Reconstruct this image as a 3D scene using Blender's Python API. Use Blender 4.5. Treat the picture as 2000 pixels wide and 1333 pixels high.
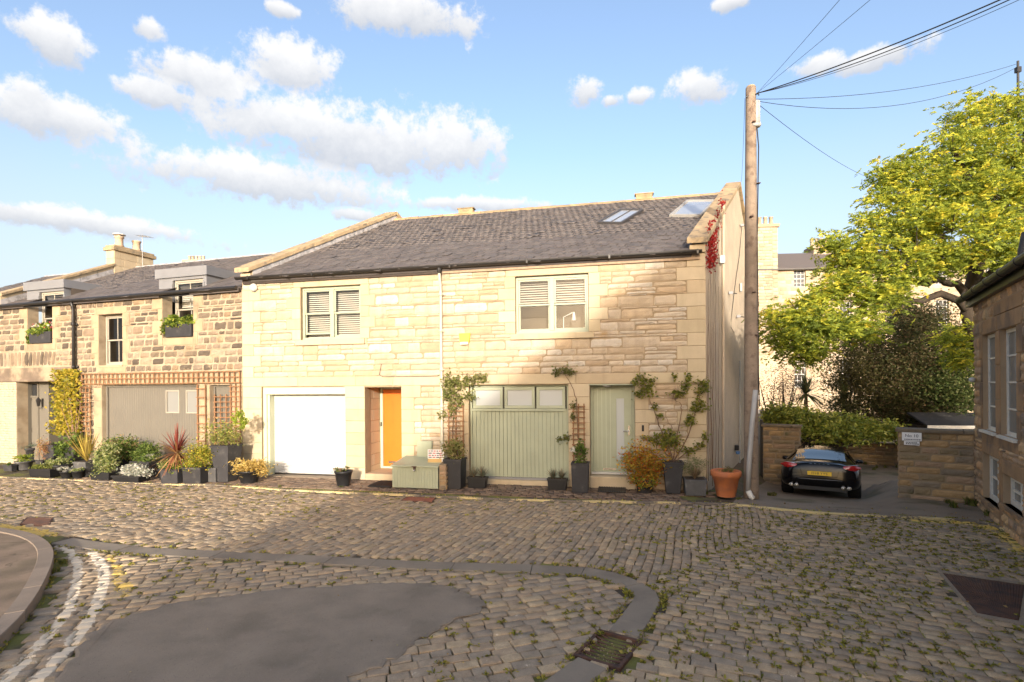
import bpy, math, random
import numpy as np
from mathutils import Vector, Matrix
rad = math.radians
scene = bpy.context.scene
for _o in list(bpy.data.objects):
    bpy.data.objects.remove(_o)

# ---------------------------------------------------------------- camera
F_PX, HY, ROLL, CAM_H = 1020.0, 752.0, .0077, 2.4
cam_d = bpy.data.cameras.new('camera'); cam = bpy.data.objects.new('camera', cam_d)
scene.collection.objects.link(cam)
cam_d.sensor_width = 36; cam_d.lens = F_PX/2000*36; cam_d.shift_y = (HY-666.5)/2000
cam_d.clip_start = .1; cam_d.clip_end = 2000
_c, _s = math.cos(ROLL), math.sin(ROLL)
cam.matrix_world = Matrix(((_c, _s, 0, 0), (0, 0, -1, 0), (-_s, _c, 0, CAM_H), (0, 0, 0, 1)))
scene.camera = cam

# ---------------------------------------------------------------- light
SUN_EL, SUN_LAT = rad(11.5), rad(-12)
FAC_A = rad(12.26)                                  # turn of the mews front to the picture plane
_n = Vector((math.sin(FAC_A), math.cos(FAC_A), 0)); _d = Vector((math.cos(FAC_A), -math.sin(FAC_A), 0))
SUN_H = (-_n*math.cos(SUN_LAT) - _d*math.sin(SUN_LAT))
SUN = (SUN_H*math.cos(SUN_EL) + Vector((0, 0, math.sin(SUN_EL)))).normalized()
sl = bpy.data.lights.new('sun', 'SUN'); sl.energy = 2.0; sl.angle = rad(1.4); sl.color = (1, .90, .78)
so = bpy.data.objects.new('sun', sl); scene.collection.objects.link(so)
so.rotation_euler = SUN.to_track_quat('Z', 'Y').to_euler(); so.location = (-20, -50, 40)
scene.view_settings.view_transform = 'Standard'; scene.view_settings.look = 'None'
scene.view_settings.exposure = 1.72; scene.view_settings.gamma = 1
scene.view_settings.use_curve_mapping = False

def ray(u, v):                                       # photograph pixel (2000 x 1333) to a direction
    du, dv = u-1000, v-HY
    return Vector(((du-ROLL*dv)/F_PX, 1, -(dv+ROLL*du)/F_PX))
CAM = Vector((0, 0, CAM_H))

def make_world():
    w = bpy.data.worlds.new('World'); scene.world = w; w.use_nodes = True
    N, L = w.node_tree.nodes, w.node_tree.links
    N.clear()
    out = N.new('ShaderNodeOutputWorld'); bg = N.new('ShaderNodeBackground'); bg.inputs[1].default_value = .15
    L.new(bg.outputs[0], out.inputs[0])
    sky = N.new('ShaderNodeTexSky'); sky.sky_type = 'NISHITA'; sky.sun_disc = False
    sky.sun_elevation = SUN_EL; sky.sun_rotation = math.atan2(SUN_H.x, SUN_H.y)
    sky.altitude = 0; sky.air_density = 1.0; sky.dust_density = 4.0; sky.ozone_density = 1.6
    tc = N.new('ShaderNodeTexCoord'); D = tc.outputs['Generated']
    def math_(op, a, b=None, c=None, clamp=False):
        m = N.new('ShaderNodeMath'); m.operation = op; m.use_clamp = clamp
        for i, x in enumerate((a, b, c)):
            if x is None: continue
            if isinstance(x, (int, float)): m.inputs[i].default_value = x
            else: L.new(x, m.inputs[i])
        return m.outputs[0]
    def dot(v):
        m = N.new('ShaderNodeVectorMath'); m.operation = 'DOT_PRODUCT'; L.new(D, m.inputs[0]); m.inputs[1].default_value = v
        return m.outputs['Value']
    clouds = [(100, 75, 62, 46), (295, 60, 36, 24), (790, 22, 145, 44), (400, 152, 120, 52), (570, 130, 95, 55), (310, 185, 75, 30),
              (105, 230, 150, 50), (60, 180, 38, 34), (560, 240, 170, 50), (700, 275, 240, 72), (885, 280, 115, 62), (520, 352, 280, 44),
              (1146, 180, 38, 34), (1195, 198, 26, 13), (1362, 174, 60, 34), (1600, 128, 55, 24), (1715, 112, 110, 26),
              (150, 432, 260, 26), (930, 400, 150, 16), (690, 420, 46, 13), (550, 18, 32, 15), (1430, 4, 48, 16), (1247, 190, 28, 15)]
    def tex(scale, detail, rough=.6, vec=D):
        q = N.new('ShaderNodeTexNoise'); q.inputs['Scale'].default_value = scale; q.inputs['Detail'].default_value = detail
        q.inputs['Roughness'].default_value = rough; L.new(vec, q.inputs['Vector']); return q.outputs['Fac']
    nA, nB, n2 = tex(11, 4), tex(36, 10, .66), tex(2.6, 5)
    nz_ = math_('ADD', math_('MULTIPLY', math_('SUBTRACT', nA, .5), 1.7), math_('MULTIPLY', math_('SUBTRACT', nB, .5), 2.3))
    best, S, W = None, None, None
    for (u, v, ru, rv) in clouds:
        k = ray(u, v).normalized(); right = Vector((0, 0, 1)).cross(k).normalized()*-1; up = right.cross(k)
        q = 1/ray(u, v).length
        A = math_('MULTIPLY', dot(right), F_PX/ru/q/1.0); B = math_('MULTIPLY', dot(up), F_PX/rv/q)
        rr = math_('SQRT', math_('ADD', math_('MULTIPLY', A, A), math_('MULTIPLY', B, B)))
        val = math_('SUBTRACT', 1.0, rr)
        val = math_('MINIMUM', val, math_('MULTIPLY', dot(k), 4))     # front half only
        wv = math_('MAXIMUM', math_('ADD', val, .25), 0)
        best = val if best is None else math_('MAXIMUM', best, val)
        sb = math_('MULTIPLY', wv, B); S = sb if S is None else math_('ADD', S, sb); W = wv if W is None else math_('ADD', W, wv)
    best = math_('MAXIMUM', best, -.75)
    # scattered cloud over the rest of the sky, thinner high up
    gen = math_('MULTIPLY', math_('SUBTRACT', n2, .56), 3.0)
    fr = math_('SUBTRACT', math_('MULTIPLY', dot((0, 1, 0)), 3.0), .9, clamp=True)
    gen = math_('SUBTRACT', gen, math_('MULTIPLY', fr, 1.5))
    dens = math_('ADD', math_('MAXIMUM', math_('MULTIPLY', best, 1.15), gen), nz_)
    al = N.new('ShaderNodeMapRange'); al.interpolation_type = 'SMOOTHSTEP'
    al.inputs[1].default_value = -.12; al.inputs[2].default_value = .52; L.new(dens, al.inputs[0])
    al.inputs[4].default_value = .93
    shade = math_('DIVIDE', S, math_('ADD', W, .02))
    sh = N.new('ShaderNodeMapRange'); sh.inputs[1].default_value = -.62; sh.inputs[2].default_value = .42; L.new(math_('ADD', shade, math_('MULTIPLY', nz_, .45)), sh.inputs[0])
    cc = N.new('ShaderNodeMix'); cc.data_type = 'RGBA'; L.new(sh.outputs[0], cc.inputs['Factor'])
    cc.inputs[6].default_value = (1.38, 1.43, 1.54, 1); cc.inputs[7].default_value = (2.12, 2.10, 2.08, 1)
    # pale haze towards the horizon
    el = dot((0, 0, 1))
    hz = N.new('ShaderNodeMapRange'); hz.inputs[1].default_value = .0; hz.inputs[2].default_value = .40; hz.inputs[3].default_value = .80; hz.inputs[4].default_value = .0; L.new(el, hz.inputs[0])
    mh = N.new('ShaderNodeMix'); mh.data_type = 'RGBA'; bw0 = N.new('ShaderNodeRGBToBW'); L.new(sky.outputs[0], bw0.inputs[0])
    L.new(math_('MULTIPLY', hz.outputs[0], math_('SUBTRACT', 1.0, math_('MULTIPLY', math_('SUBTRACT', bw0.outputs[0], 2.8), .5), clamp=True)), mh.inputs['Factor'])     # no grey veil over the glow round the sun
    tn = N.new('ShaderNodeMix'); tn.data_type = 'RGBA'; tn.blend_type = 'MULTIPLY'; tn.inputs[0].default_value = 1; L.new(sky.outputs[0], tn.inputs[6]); tn.inputs[7].default_value = (.90, .85, .86, 1); L.new(tn.outputs[2], mh.inputs[6]); mh.inputs[7].default_value = (1.66, 1.68, 1.78, 1)
    mx = N.new('ShaderNodeMix'); mx.data_type = 'RGBA'
    L.new(al.outputs[0], mx.inputs['Factor']); L.new(mh.outputs[2], mx.inputs[6])
    bw = N.new('ShaderNodeRGBToBW'); L.new(mh.outputs[2], bw.inputs[0]); br = math_('MAXIMUM', math_('MULTIPLY', bw.outputs[0], .50), 1.0)     # clouds near the sun are brighter
    cl = N.new('ShaderNodeMix'); cl.data_type = 'RGBA'; cl.blend_type = 'MULTIPLY'; cl.inputs[0].default_value = 1; L.new(cc.outputs[2], cl.inputs[6]); L.new(br, cl.inputs[7]); L.new(cl.outputs[2], mx.inputs[7])
    L.new(mx.outputs[2], bg.inputs[0])
make_world()

# ---------------------------------------------------------------- helpers
RG = random.Random(11); NR = np.random.default_rng(5)
def link(o, parent=None):
    scene.collection.objects.link(o); o.parent = parent; return o
def thing(name, label, cat, loc=(0, 0, 0), rz=0, group=None, parent=None):
    o = bpy.data.objects.new(name, None); o.empty_display_size = .2; link(o, parent)
    o.location = loc; o.rotation_euler = (0, 0, rz); tag(o, label, cat, group); return o
def tag(o, label, cat, group=None):
    o['label'] = label; o['category'] = cat
    if group: o['group'] = group
    return o
def struct(o):
    o['kind'] = 'structure'; return o
def stuff(o):
    o['kind'] = 'stuff'; return o

class MB:
    def __init__(s): s.v = []; s.f = []
    def add(s, vs, fs):
        n = len(s.v); s.v += [tuple(x) for x in vs]; s.f += [[i+n for i in f] for f in fs]; return s
    def hexa(s, p):                                   # 8 corners: bottom 4 (ccw), top 4
        return s.add(p, [(3, 2, 1, 0), (4, 5, 6, 7), (0, 1, 5, 4), (1, 2, 6, 5), (2, 3, 7, 6), (3, 0, 4, 7)])
    def box(s, x0, x1, y0, y1, z0, z1):
        return s.hexa([(x0, y0, z0), (x1, y0, z0), (x1, y1, z0), (x0, y1, z0), (x0, y0, z1), (x1, y0, z1), (x1, y1, z1), (x0, y1, z1)])
    def taper(s, w0, d0, w1, d1, z0, z1, c=(0, 0)):
        x, y = c
        return s.hexa([(x-w0/2, y-d0/2, z0), (x+w0/2, y-d0/2, z0), (x+w0/2, y+d0/2, z0), (x-w0/2, y+d0/2, z0),
                       (x-w1/2, y-d1/2, z1), (x+w1/2, y-d1/2, z1), (x+w1/2, y+d1/2, z1), (x-w1/2, y+d1/2, z1)])
    def tube(s, path, r, n=8, cap=True):
        P = [Vector(p) for p in path]; m = len(P)
        rs = r if isinstance(r, (list, tuple)) else [r]*m
        base = len(s.v); ref = Vector((.3, .2, 1)).normalized()
        for i, p in enumerate(P):
            t = (P[min(i+1, m-1)]-P[max(i-1, 0)]).normalized()
            a = t.cross(ref)
            if a.length < 1e-3: a = t.cross(Vector((1, 0, 0)))
            a.normalize(); b = t.cross(a)
            for k in range(n):
                q = 2*math.pi*k/n; s.v.append(tuple(p+(a*math.cos(q)+b*math.sin(q))*rs[i]))
        for i in range(m-1):
            for k in range(n):
                a0 = base+i*n+k; a1 = base+i*n+(k+1) % n
                s.f.append([a0, a1, a1+n, a0+n])
        if cap:
            s.f.append([base+k for k in range(n)][::-1]); s.f.append([base+(m-1)*n+k for k in range(n)])
        return s
    def lathe(s, prof, n=20, c=(0, 0, 0), cap=True):
        base = len(s.v)
        for r, z in prof:
            for k in range(n):
                q = 2*math.pi*k/n; s.v.append((c[0]+r*math.cos(q), c[1]+r*math.sin(q), c[2]+z))
        for i in range(len(prof)-1):
            for k in range(n):
                a = base+i*n+k; b = base+i*n+(k+1) % n; s.f.append([a, b, b+n, a+n])
        if cap:
            s.f.append([base+k for k in range(n)][::-1]); s.f.append([base+(len(prof)-1)*n+k for k in range(n)])
        return s
    def mesh(s, name):
        me = bpy.data.meshes.new(name); me.from_pydata(s.v, [], s.f); me.update(); return me
    def build(s, name, mat, parent=None, smooth=False, loc=(0, 0, 0), bevel=0, rz=0):
        me = s.mesh(name); me.materials.append(mat)
        if smooth: me.shade_smooth()
        o = bpy.data.objects.new(name, me); link(o, parent); o.location = loc; o.rotation_euler = (0, 0, rz)
        if bevel:
            b = o.modifiers.new('bevel', 'BEVEL'); b.width = bevel; b.segments = 2; b.limit_method = 'ANGLE'
        return o

def np_mesh(name, V, Q, mat, parent=None, smooth=False, col=None, paint=None):
    V = np.asarray(V, np.float32); Q = np.asarray(Q, np.int32)
    me = bpy.data.meshes.new(name); nq, k = Q.shape
    me.vertices.add(len(V)); me.vertices.foreach_set('co', V.ravel())
    me.loops.add(nq*k); me.loops.foreach_set('vertex_index', Q.ravel())
    me.polygons.add(nq); me.polygons.foreach_set('loop_start', np.arange(0, nq*k, k, dtype=np.int32))
    try: me.polygons.foreach_set('loop_total', np.full(nq, k, np.int32))
    except Exception: pass
    if col is not None:
        at = me.color_attributes.new('Col', 'FLOAT_COLOR', 'POINT')
        c4 = np.ones((len(V), 4), np.float32); c4[:, :3] = col; at.data.foreach_set('color', c4.ravel())
    if paint is not None:
        at = me.attributes.new('paint', 'FLOAT', 'POINT'); at.data.foreach_set('value', np.asarray(paint, np.float32))
    me.update(calc_edges=True); me.validate()
    if smooth: me.shade_smooth()
    me.materials.append(mat)
    return link(bpy.data.objects.new(name, me), parent)

# ---------------------------------------------------------------- materials
def new_mat(name):
    m = bpy.data.materials.new(name); m.use_nodes = True
    N, L = m.node_tree.nodes, m.node_tree.links
    return m, N, L, N['Principled BSDF']
def lk(L, a, b): L.new(a, b)
def nmath(N, L, op, a, b=None, clamp=False):
    m = N.new('ShaderNodeMath'); m.operation = op; m.use_clamp = clamp
    for i, x in enumerate((a, b)):
        if x is None: continue
        if isinstance(x, (int, float)): m.inputs[i].default_value = x
        else: L.new(x, m.inputs[i])
    return m.outputs[0]
def noise(N, L, scale, detail=4, vec=None, rough=.55):
    n = N.new('ShaderNodeTexNoise'); n.inputs['Scale'].default_value = scale; n.inputs['Detail'].default_value = detail
    n.inputs['Roughness'].default_value = rough
    if vec is None:
        g = N.new('ShaderNodeNewGeometry'); vec = g.outputs['Position']
    L.new(vec, n.inputs['Vector']); return n.outputs['Fac']
def mixc(N, L, fac, a, b, mode='MIX'):
    m = N.new('ShaderNodeMix'); m.data_type = 'RGBA'; m.blend_type = mode
    for i, x in ((0, fac), (6, a), (7, b)):
        if isinstance(x, (int, float)): m.inputs[i].default_value = x
        elif isinstance(x, tuple): m.inputs[i].default_value = (*x[:3], 1)
        else: L.new(x, m.inputs[i])
    return m.outputs[2]
def rng_(N, L, x, a, b, c=0, d=1, smooth=True):
    r = N.new('ShaderNodeMapRange'); r.interpolation_type = 'SMOOTHSTEP' if smooth else 'LINEAR'
    for i, q in enumerate((a, b, c, d)): r.inputs[i+1].default_value = q
    L.new(x, r.inputs[0]); return r.outputs[0]
def piece_random(N, L):
    oi = N.new('ShaderNodeObjectInfo'); g = N.new('ShaderNodeNewGeometry')
    return nmath(N, L, 'FRACT', nmath(N, L, 'ADD', oi.outputs['Random'], g.outputs['Random Per Island']))
def M(name, col, rough=.75, var=.12, vs=3, bump=0, bs=40, metal=0, rnd=0, spec=.35, col2=None, cs=2.5, lo=.45, hi=.62, pal=None, grain=0, bdist=.01, coat=0, streak=0):
    m, N, L, b = new_mat(name)
    base = (*col, 1)
    R = piece_random(N, L) if (rnd or pal) else None
    c = None
    if pal:
        cr = N.new('ShaderNodeValToRGB'); cr.color_ramp.interpolation = 'CONSTANT'; e = cr.color_ramp.elements
        while len(e) < len(pal): e.new(.5)
        for i, p in enumerate(pal): e[i].position = i/len(pal); e[i].color = (*p, 1)
        L.new(R, cr.inputs[0]); c = cr.outputs[0]
    else:
        rgb = N.new('ShaderNodeRGB'); rgb.outputs[0].default_value = base; c = rgb.outputs[0]
    if col2: c = mixc(N, L, rng_(N, L, noise(N, L, cs, 6), lo, hi), c, col2)
    f = rng_(N, L, noise(N, L, vs, 5), .25, .75, 1-var, 1+var, False)
    if rnd: f = nmath(N, L, 'MULTIPLY', f, rng_(N, L, nmath(N, L, 'FRACT', nmath(N, L, 'MULTIPLY', R, 7.31)), 0, 1, 1-rnd, 1+rnd, False))
    if grain: f = nmath(N, L, 'MULTIPLY', f, rng_(N, L, noise(N, L, bs*2.2, 3), .3, .7, 1-grain, 1+grain, False))
    if streak:                                            # dirt washed down the face
        g_ = N.new('ShaderNodeNewGeometry'); mp = N.new('ShaderNodeMapping'); mp.inputs['Scale'].default_value = (2.6, 2.6, .28); L.new(g_.outputs['Position'], mp.inputs['Vector'])
        f = nmath(N, L, 'MULTIPLY', f, rng_(N, L, noise(N, L, 1.6, 7, mp.outputs[0], .62), .50, .78, 1, 1-streak))
    c = mixc(N, L, 1.0, c, f, 'MULTIPLY'); L.new(c, b.inputs['Base Color'])
    b.inputs['Roughness'].default_value = rough; b.inputs['Metallic'].default_value = metal
    b.inputs['Specular IOR Level'].default_value = spec
    if coat: b.inputs['Coat Weight'].default_value = coat; b.inputs['Coat Roughness'].default_value = .05
    if bump:
        bp = N.new('ShaderNodeBump'); bp.inputs['Strength'].default_value = bump; bp.inputs['Distance'].default_value = bdist
        L.new(noise(N, L, bs, 6, rough=.65), bp.inputs['Height']); L.new(bp.outputs[0], b.inputs['Normal'])
    return m
MAT = {}
def leaf_mat(name, transl=.45, rough=.6):
    m, N, L, b = new_mat(name)
    a = N.new('ShaderNodeAttribute'); a.attribute_name = 'Col'
    L.new(a.outputs['Color'], b.inputs['Base Color']); b.inputs['Roughness'].default_value = rough; b.inputs['Specular IOR Level'].default_value = .25
    t = N.new('ShaderNodeBsdfTranslucent'); L.new(a.outputs['Color'], t.inputs[0])
    mx = N.new('ShaderNodeMixShader'); mx.inputs[0].default_value = transl
    L.new(b.outputs[0], mx.inputs[1]); L.new(t.outputs[0], mx.inputs[2]); L.new(mx.outputs[0], N['Material Output'].inputs[0])
    return m
def glass_mat(name, tint=(1, 1, 1), refl=1.0, rough=.02, transp=True, dark=(.02, .02, .02)):
    m, N, L, b = new_mat(name); N.remove(b)
    fr = N.new('ShaderNodeFresnel'); fr.inputs[0].default_value = 1.5
    fac = nmath(N, L, 'MULTIPLY', fr.outputs[0], 1.25*refl, True)
    g = N.new('ShaderNodeBsdfGlossy'); g.inputs['Roughness'].default_value = rough
    if transp:
        t = N.new('ShaderNodeBsdfTransparent'); t.inputs[0].default_value = (*tint, 1)
    else:
        t = N.new('ShaderNodeBsdfDiffuse'); t.inputs[0].default_value = (*dark, 1)
    mx = N.new('ShaderNodeMixShader'); L.new(fac, mx.inputs[0]); L.new(t.outputs[0], mx.inputs[1]); L.new(g.outputs[0], mx.inputs[2])
    L.new(mx.outputs[0], N['Material Output'].inputs[0]); return m

CREAM = [(0.444, 0.358, 0.253), (0.468, 0.395, 0.299), (0.434, 0.334, 0.219), (0.491, 0.432, 0.35), (0.45, 0.365, 0.263), (0.415, 0.311, 0.199), (0.468, 0.383, 0.278), (0.468, 0.395, 0.299), (0.444, 0.353, 0.242), (0.434, 0.341, 0.235)]
MAT['rubble'] = M('cream_rubble', (.5, .4, .25), .9, .12, 5, .55, 34, pal=CREAM, rnd=.08, grain=.10, col2=(.42, .29, .15), cs=2.2, lo=.60, hi=.78, streak=.22)
MAT['ashlar'] = M('cream_ashlar', (.56, .44, .275), .88, .07, 3, .25, 60, rnd=.06, grain=.06, pal=[(.485, .395, .26), (.465, .378, .243), (.505, .415, .28), (.455, .36, .232)], streak=.18)
MAT['mortar'] = M('mortar', (.30, .225, .135), .95, .12, 4, .5, 90)
OLD = [(0.188, 0.144, 0.099), (0.26, 0.204, 0.14), (0.149, 0.116, 0.083), (0.226, 0.168, 0.115), (0.114, 0.091, 0.067), (0.275, 0.222, 0.158), (0.169, 0.133, 0.097), (0.251, 0.181, 0.112), (0.098, 0.078, 0.059), (0.209, 0.164, 0.119)]
MAT['old_stone'] = M('old_sandstone', (.3, .2, .1), .92, .2, 6, .6, 30, pal=OLD, rnd=.12, grain=.15, col2=(.36, .28, .18), cs=4, lo=.6, hi=.8, streak=.3)
MAT['old_ashlar'] = M('old_dressed_stone', (.37, .285, .18), .9, .14, 3, .35, 50, rnd=.08, col2=(.24, .18, .12), cs=1.8, lo=.5, hi=.72, grain=.08, streak=.3)
MAT['old_mortar'] = M('pale_lime_mortar', (.36, .29, .20), .95, .16, 4, .5, 80, streak=.25, col2=(.30, .23, .15), cs=2.2)
MAT['beam'] = M('sooty_stone_beam', (.17, .13, .095), .9, .25, 3, .4, 40, col2=(.30, .23, .155), cs=1.5, grain=.1)
BRN = [(0.291, 0.194, 0.102), (0.364, 0.236, 0.114), (0.24, 0.179, 0.102), (0.32, 0.216, 0.135), (0.211, 0.165, 0.114), (0.379, 0.258, 0.135)]
MAT['wall_stone'] = M('brown_wall_stone', (.2, .15, .1), .92, .2, 6, .6, 32, pal=BRN, rnd=.1, grain=.14, col2=(.13, .115, .06), cs=2.5, lo=.58, hi=.75)
RB = [(0.434, 0.284, 0.163), (0.51, 0.346, 0.192), (0.346, 0.233, 0.14), (0.54, 0.33, 0.17), (0.39, 0.27, 0.177), (0.24, 0.18, 0.132), (0.48, 0.353, 0.222)]
MAT['right_stone'] = M('brown_rubble_stone', (.3, .2, .1), .92, .2, 6, .6, 32, pal=RB, rnd=.1, grain=.14)
MAT['right_ashlar'] = M('brown_dressed_stone', (.33, .21, .115), .9, .16, 3, .35, 45, rnd=.1, col2=(.20, .14, .095), cs=1.7, grain=.08)
MAT['right_mortar'] = M('brown_mortar', (.36, .26, .165), .95, .1, 4, .5, 80)
MAT['wall_mortar'] = M('wall_mortar', (.27, .20, .125), .95, .14, 4, .5, 80)
MAT['cope'] = M('lichen_coping_stone', (.36, .27, .16), .92, .2, 4, .55, 40, rnd=.08, col2=(.22, .175, .12), cs=5, lo=.5, hi=.65, grain=.12)
MAT['slate'] = M('slate', (.12, .1, .09), .72, .1, 8, .35, 60, pal=[(0.108, 0.095, 0.088), (0.119, 0.103, 0.095), (0.097, 0.086, 0.081), (0.126, 0.11, 0.1), (0.113, 0.097, 0.09)], rnd=.10, spec=.3, col2=(.165, .135, .105), cs=1.2, lo=.62, hi=.85)
MAT['ridge'] = M('ridge_tile', (.36, .24, .135), .9, .2, 5, .4, 40, rnd=.12, col2=(.25, .2, .12), cs=4)
MAT['lead'] = M('lead_flashing', (.42, .40, .39), .6, .2, 6, .3, 30, metal=.2, col2=(.28, .27, .26), cs=7)
MAT['harl'] = M('roughcast_harling', (.58, .475, .35), .97, .12, 2, 1.0, 120, grain=.2, bdist=.02, streak=.08)
MAT['gutter'] = M('black_gutter', (.018, .016, .015), .4, .2, 8, .1, 60, spec=.5)
MAT['fascia'] = M('dark_brown_board', (.045, .033, .026), .6, .25, 9, .2, 60)
MAT['fascia_pale'] = M('weathered_pale_board', (.34, .25, .17), .8, .25, 12, .2, 60)
MAT['sage'] = M('sage_green_paint', (.335, .36, .255), .5, .07, 3, .12, 60, spec=.4, streak=.10)
MAT['sagepale'] = M('pale_sage_paint', (.50, .52, .37), .5, .04, 3, .05, 90, spec=.4)
MAT['frame'] = M('cream_green_window_paint', (.335, .36, .26), .45, .04, 3, .05, 90, spec=.45)
MAT['white'] = M('white_enamel', (.52, .515, .49), .45, .04, 2, .05, 60, spec=.4, streak=.08)
MAT['offwhite'] = M('old_white_paint', (.66, .63, .56), .6, .12, 12, .15, 60)
MAT['orange'] = M('orange_door_paint', (.63, .155, .012), .4, .08, 3, .08, 50, spec=.45, streak=.12)
MAT['taupe'] = M('taupe_paint', (.150, .136, .110), .55, .06, 2, .1, 80)
MAT['cream_paint'] = M('cream_painted_brick', (.44, .36, .255), .85, .06, 3, .3, 60, rnd=.03)
MAT['zinc'] = M('grey_zinc_sheet', (.24, .24, .245), .5, .08, 3, .05, 50, metal=.3)
MAT['cream_pipe'] = M('cream_painted_pipe', (.50, .46, .35), .5, .08, 5, .05, 60)
MAT['grey_pipe'] = M('grey_plastic_conduit', (.36, .35, .33), .55, .1, 6, .05, 60)
MAT['black'] = M('black_plastic', (.016, .016, .017), .5, .15, 5, .05, 60)
MAT['slate_pot'] = M('dark_grey_planter', (.035, .034, .036), .65, .2, 5, .2, 60, rnd=.2, col2=(.07, .065, .06), cs=5, lo=.55, hi=.75)
MAT['grey_pot'] = M('weathered_grey_planter', (.085, .083, .082), .8, .2, 6, .35, 50, rnd=.15, col2=(.15, .145, .14), cs=6, lo=.55, hi=.7)
MAT['terracotta'] = M('terracotta', (.50, .165, .06), .8, .1, 5, .2, 60, col2=(.42, .15, .07), cs=4)
MAT['soil'] = M('potting_soil', (.05, .035, .025), .97, .3, 20, .8, 50)
MAT['trellis'] = M('brown_trellis_wood', (.25, .13, .062), .8, .2, 12, .2, 80, rnd=.12)
MAT['pole'] = M('weathered_pole_timber', (.235, .18, .132), .9, .2, 5, .4, 30, col2=(.16, .115, .085), cs=6, lo=.52, hi=.66, grain=.12)
MAT['bark'] = M('dark_bark', (.055, .042, .03), .95, .25, 6, .6, 30)
MAT['stem'] = M('woody_stem', (.20, .125, .075), .9, .2, 12, .3, 60)
MAT['birch'] = M('pale_birch_bark', (.40, .33, .26), .9, .3, 10, .3, 40, col2=(.1, .08, .06), cs=9, lo=.55, hi=.6)
MAT['asphalt'] = M('asphalt', (.240, .196, .148), .93, .16, 2.2, .8, 160, grain=.30, bdist=.008, col2=(.20, .163, .122), cs=1.6, lo=.48, hi=.68)
MAT['footway'] = M('old_brown_footway', (.225, .165, .115), .95, .25, 2.5, .9, 70, grain=.25, col2=(.15, .115, .075), cs=1.3, lo=.42, hi=.64)
def add_specks(m, scale, thr, col):
    N, L = m.node_tree.nodes, m.node_tree.links; b = N['Principled BSDF']; src = b.inputs['Base Color'].links[0].from_socket
    v = N.new('ShaderNodeTexVoronoi'); v.inputs['Scale'].default_value = scale; g = N.new('ShaderNodeNewGeometry'); L.new(g.outputs['Position'], v.inputs['Vector'])
    sel = nmath(N, L, 'MULTIPLY', nmath(N, L, 'LESS_THAN', v.outputs['Distance'], .22), nmath(N, L, 'GREATER_THAN', v.outputs['Color'], thr))
    c = mixc(N, L, sel, src, col); L.new(c, b.inputs['Base Color'])
def add_cracks(m, scale, w, col):
    N, L = m.node_tree.nodes, m.node_tree.links; b = N['Principled BSDF']; src = b.inputs['Base Color'].links[0].from_socket
    g = N.new('ShaderNodeNewGeometry'); n = N.new('ShaderNodeTexNoise'); n.inputs['Scale'].default_value = 5; n.inputs['Detail'].default_value = 5; L.new(g.outputs['Position'], n.inputs['Vector'])
    vm = N.new('ShaderNodeVectorMath'); vm.operation = 'MULTIPLY_ADD'; L.new(n.outputs['Color'], vm.inputs[0]); vm.inputs[1].default_value = (.35, .35, .35); L.new(g.outputs['Position'], vm.inputs[2])
    v = N.new('ShaderNodeTexVoronoi'); v.feature = 'DISTANCE_TO_EDGE'; v.inputs['Scale'].default_value = scale; L.new(vm.outputs[0], v.inputs['Vector'])
    f = nmath(N, L, 'MULTIPLY', rng_(N, L, v.outputs['Distance'], w*.3, w, 1, 0), rng_(N, L, noise(N, L, 1.1, 3), .50, .60, 0, .8))
    L.new(mixc(N, L, f, src, col), b.inputs['Base Color'])
add_cracks(MAT['footway'], 1.3, .02, (.07, .055, .035))
add_specks(MAT['asphalt'], 60, .80, (.32, .27, .23)); add_specks(MAT['asphalt'], 11, .90, (.42, .36, .30)); add_specks(MAT['asphalt'], 70, .78, (.07, .055, .05))
MAT['drive'] = M('driveway_asphalt', (.225, .178, .132), .93, .2, 1.2, .6, 160, grain=.25, bdist=.006, col2=(.12, .108, .062), cs=1.1, lo=.5, hi=.7)
MAT['earth'] = M('earth', (.12, .088, .058), .97, .3, 3, .9, 60, col2=(.09, .09, .035), cs=1.4, lo=.48, hi=.66, grain=.2)
MAT['bed'] = M('sett_joint_bed', (.085, .066, .047), .97, .3, 4, .9, 90, col2=(.16, .155, .04), cs=1.1, lo=.40, hi=.56, grain=.25)
MAT['iron'] = M('rusty_cast_iron', (.105, .055, .038), .75, .25, 8, .4, 60, metal=.25, col2=(.07, .045, .038), cs=6)
MAT['concrete'] = M('old_concrete', (.25, .20, .145), .95, .2, 6, .6, 60, grain=.25)
MAT['kerb'] = M('kerb_stone', (.24, .19, .145), .92, .15, 3, .5, 60, rnd=.1, grain=.15)
MAT['channel'] = M('smooth_channel_stone', (.240, .200, .152), .85, .1, 2, .3, 90, rnd=.07, grain=.10, col2=(.20, .166, .128), cs=1.7)
MAT['paver'] = M('paving_block', (.2, .15, .1), .92, .2, 6, .5, 50, pal=[(.17, .115, .08), (.20, .145, .10), (.145, .105, .08), (.22, .155, .105)], rnd=.1, grain=.15)
MAT['dark_room'] = M('dark_interior', (.10, .08, .062), .9, .3, 2)
MAT['blind'] = M('blind_slats', (.52, .48, .41), .6, .05, 3)
MAT['frost'] = glass_mat('frosted_glass', refl=.5, rough=.25, transp=False, dark=(.42, .44, .43))
MAT['glass'] = glass_mat('window_glass', (.92, .94, .93))
MAT['far_glass'] = glass_mat('far_window_glass', refl=1.4, transp=False, dark=(.03, .032, .035))
MAT['leaf'] = leaf_mat('leaves', .52); MAT['leaf_thick'] = leaf_mat('thick_leaves', .2, .4)
MAT['wire'] = M('black_cable', (.02, .02, .02), .6, .1)
MAT['sign_white'] = M('white_sign_board', (.78, .77, .75), .5, .03)
MAT['ink'] = M('dark_print', (.03, .03, .05), .6, .02)
MAT['red_ink'] = M('red_print', (.45, .05, .06), .6, .02)
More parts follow.
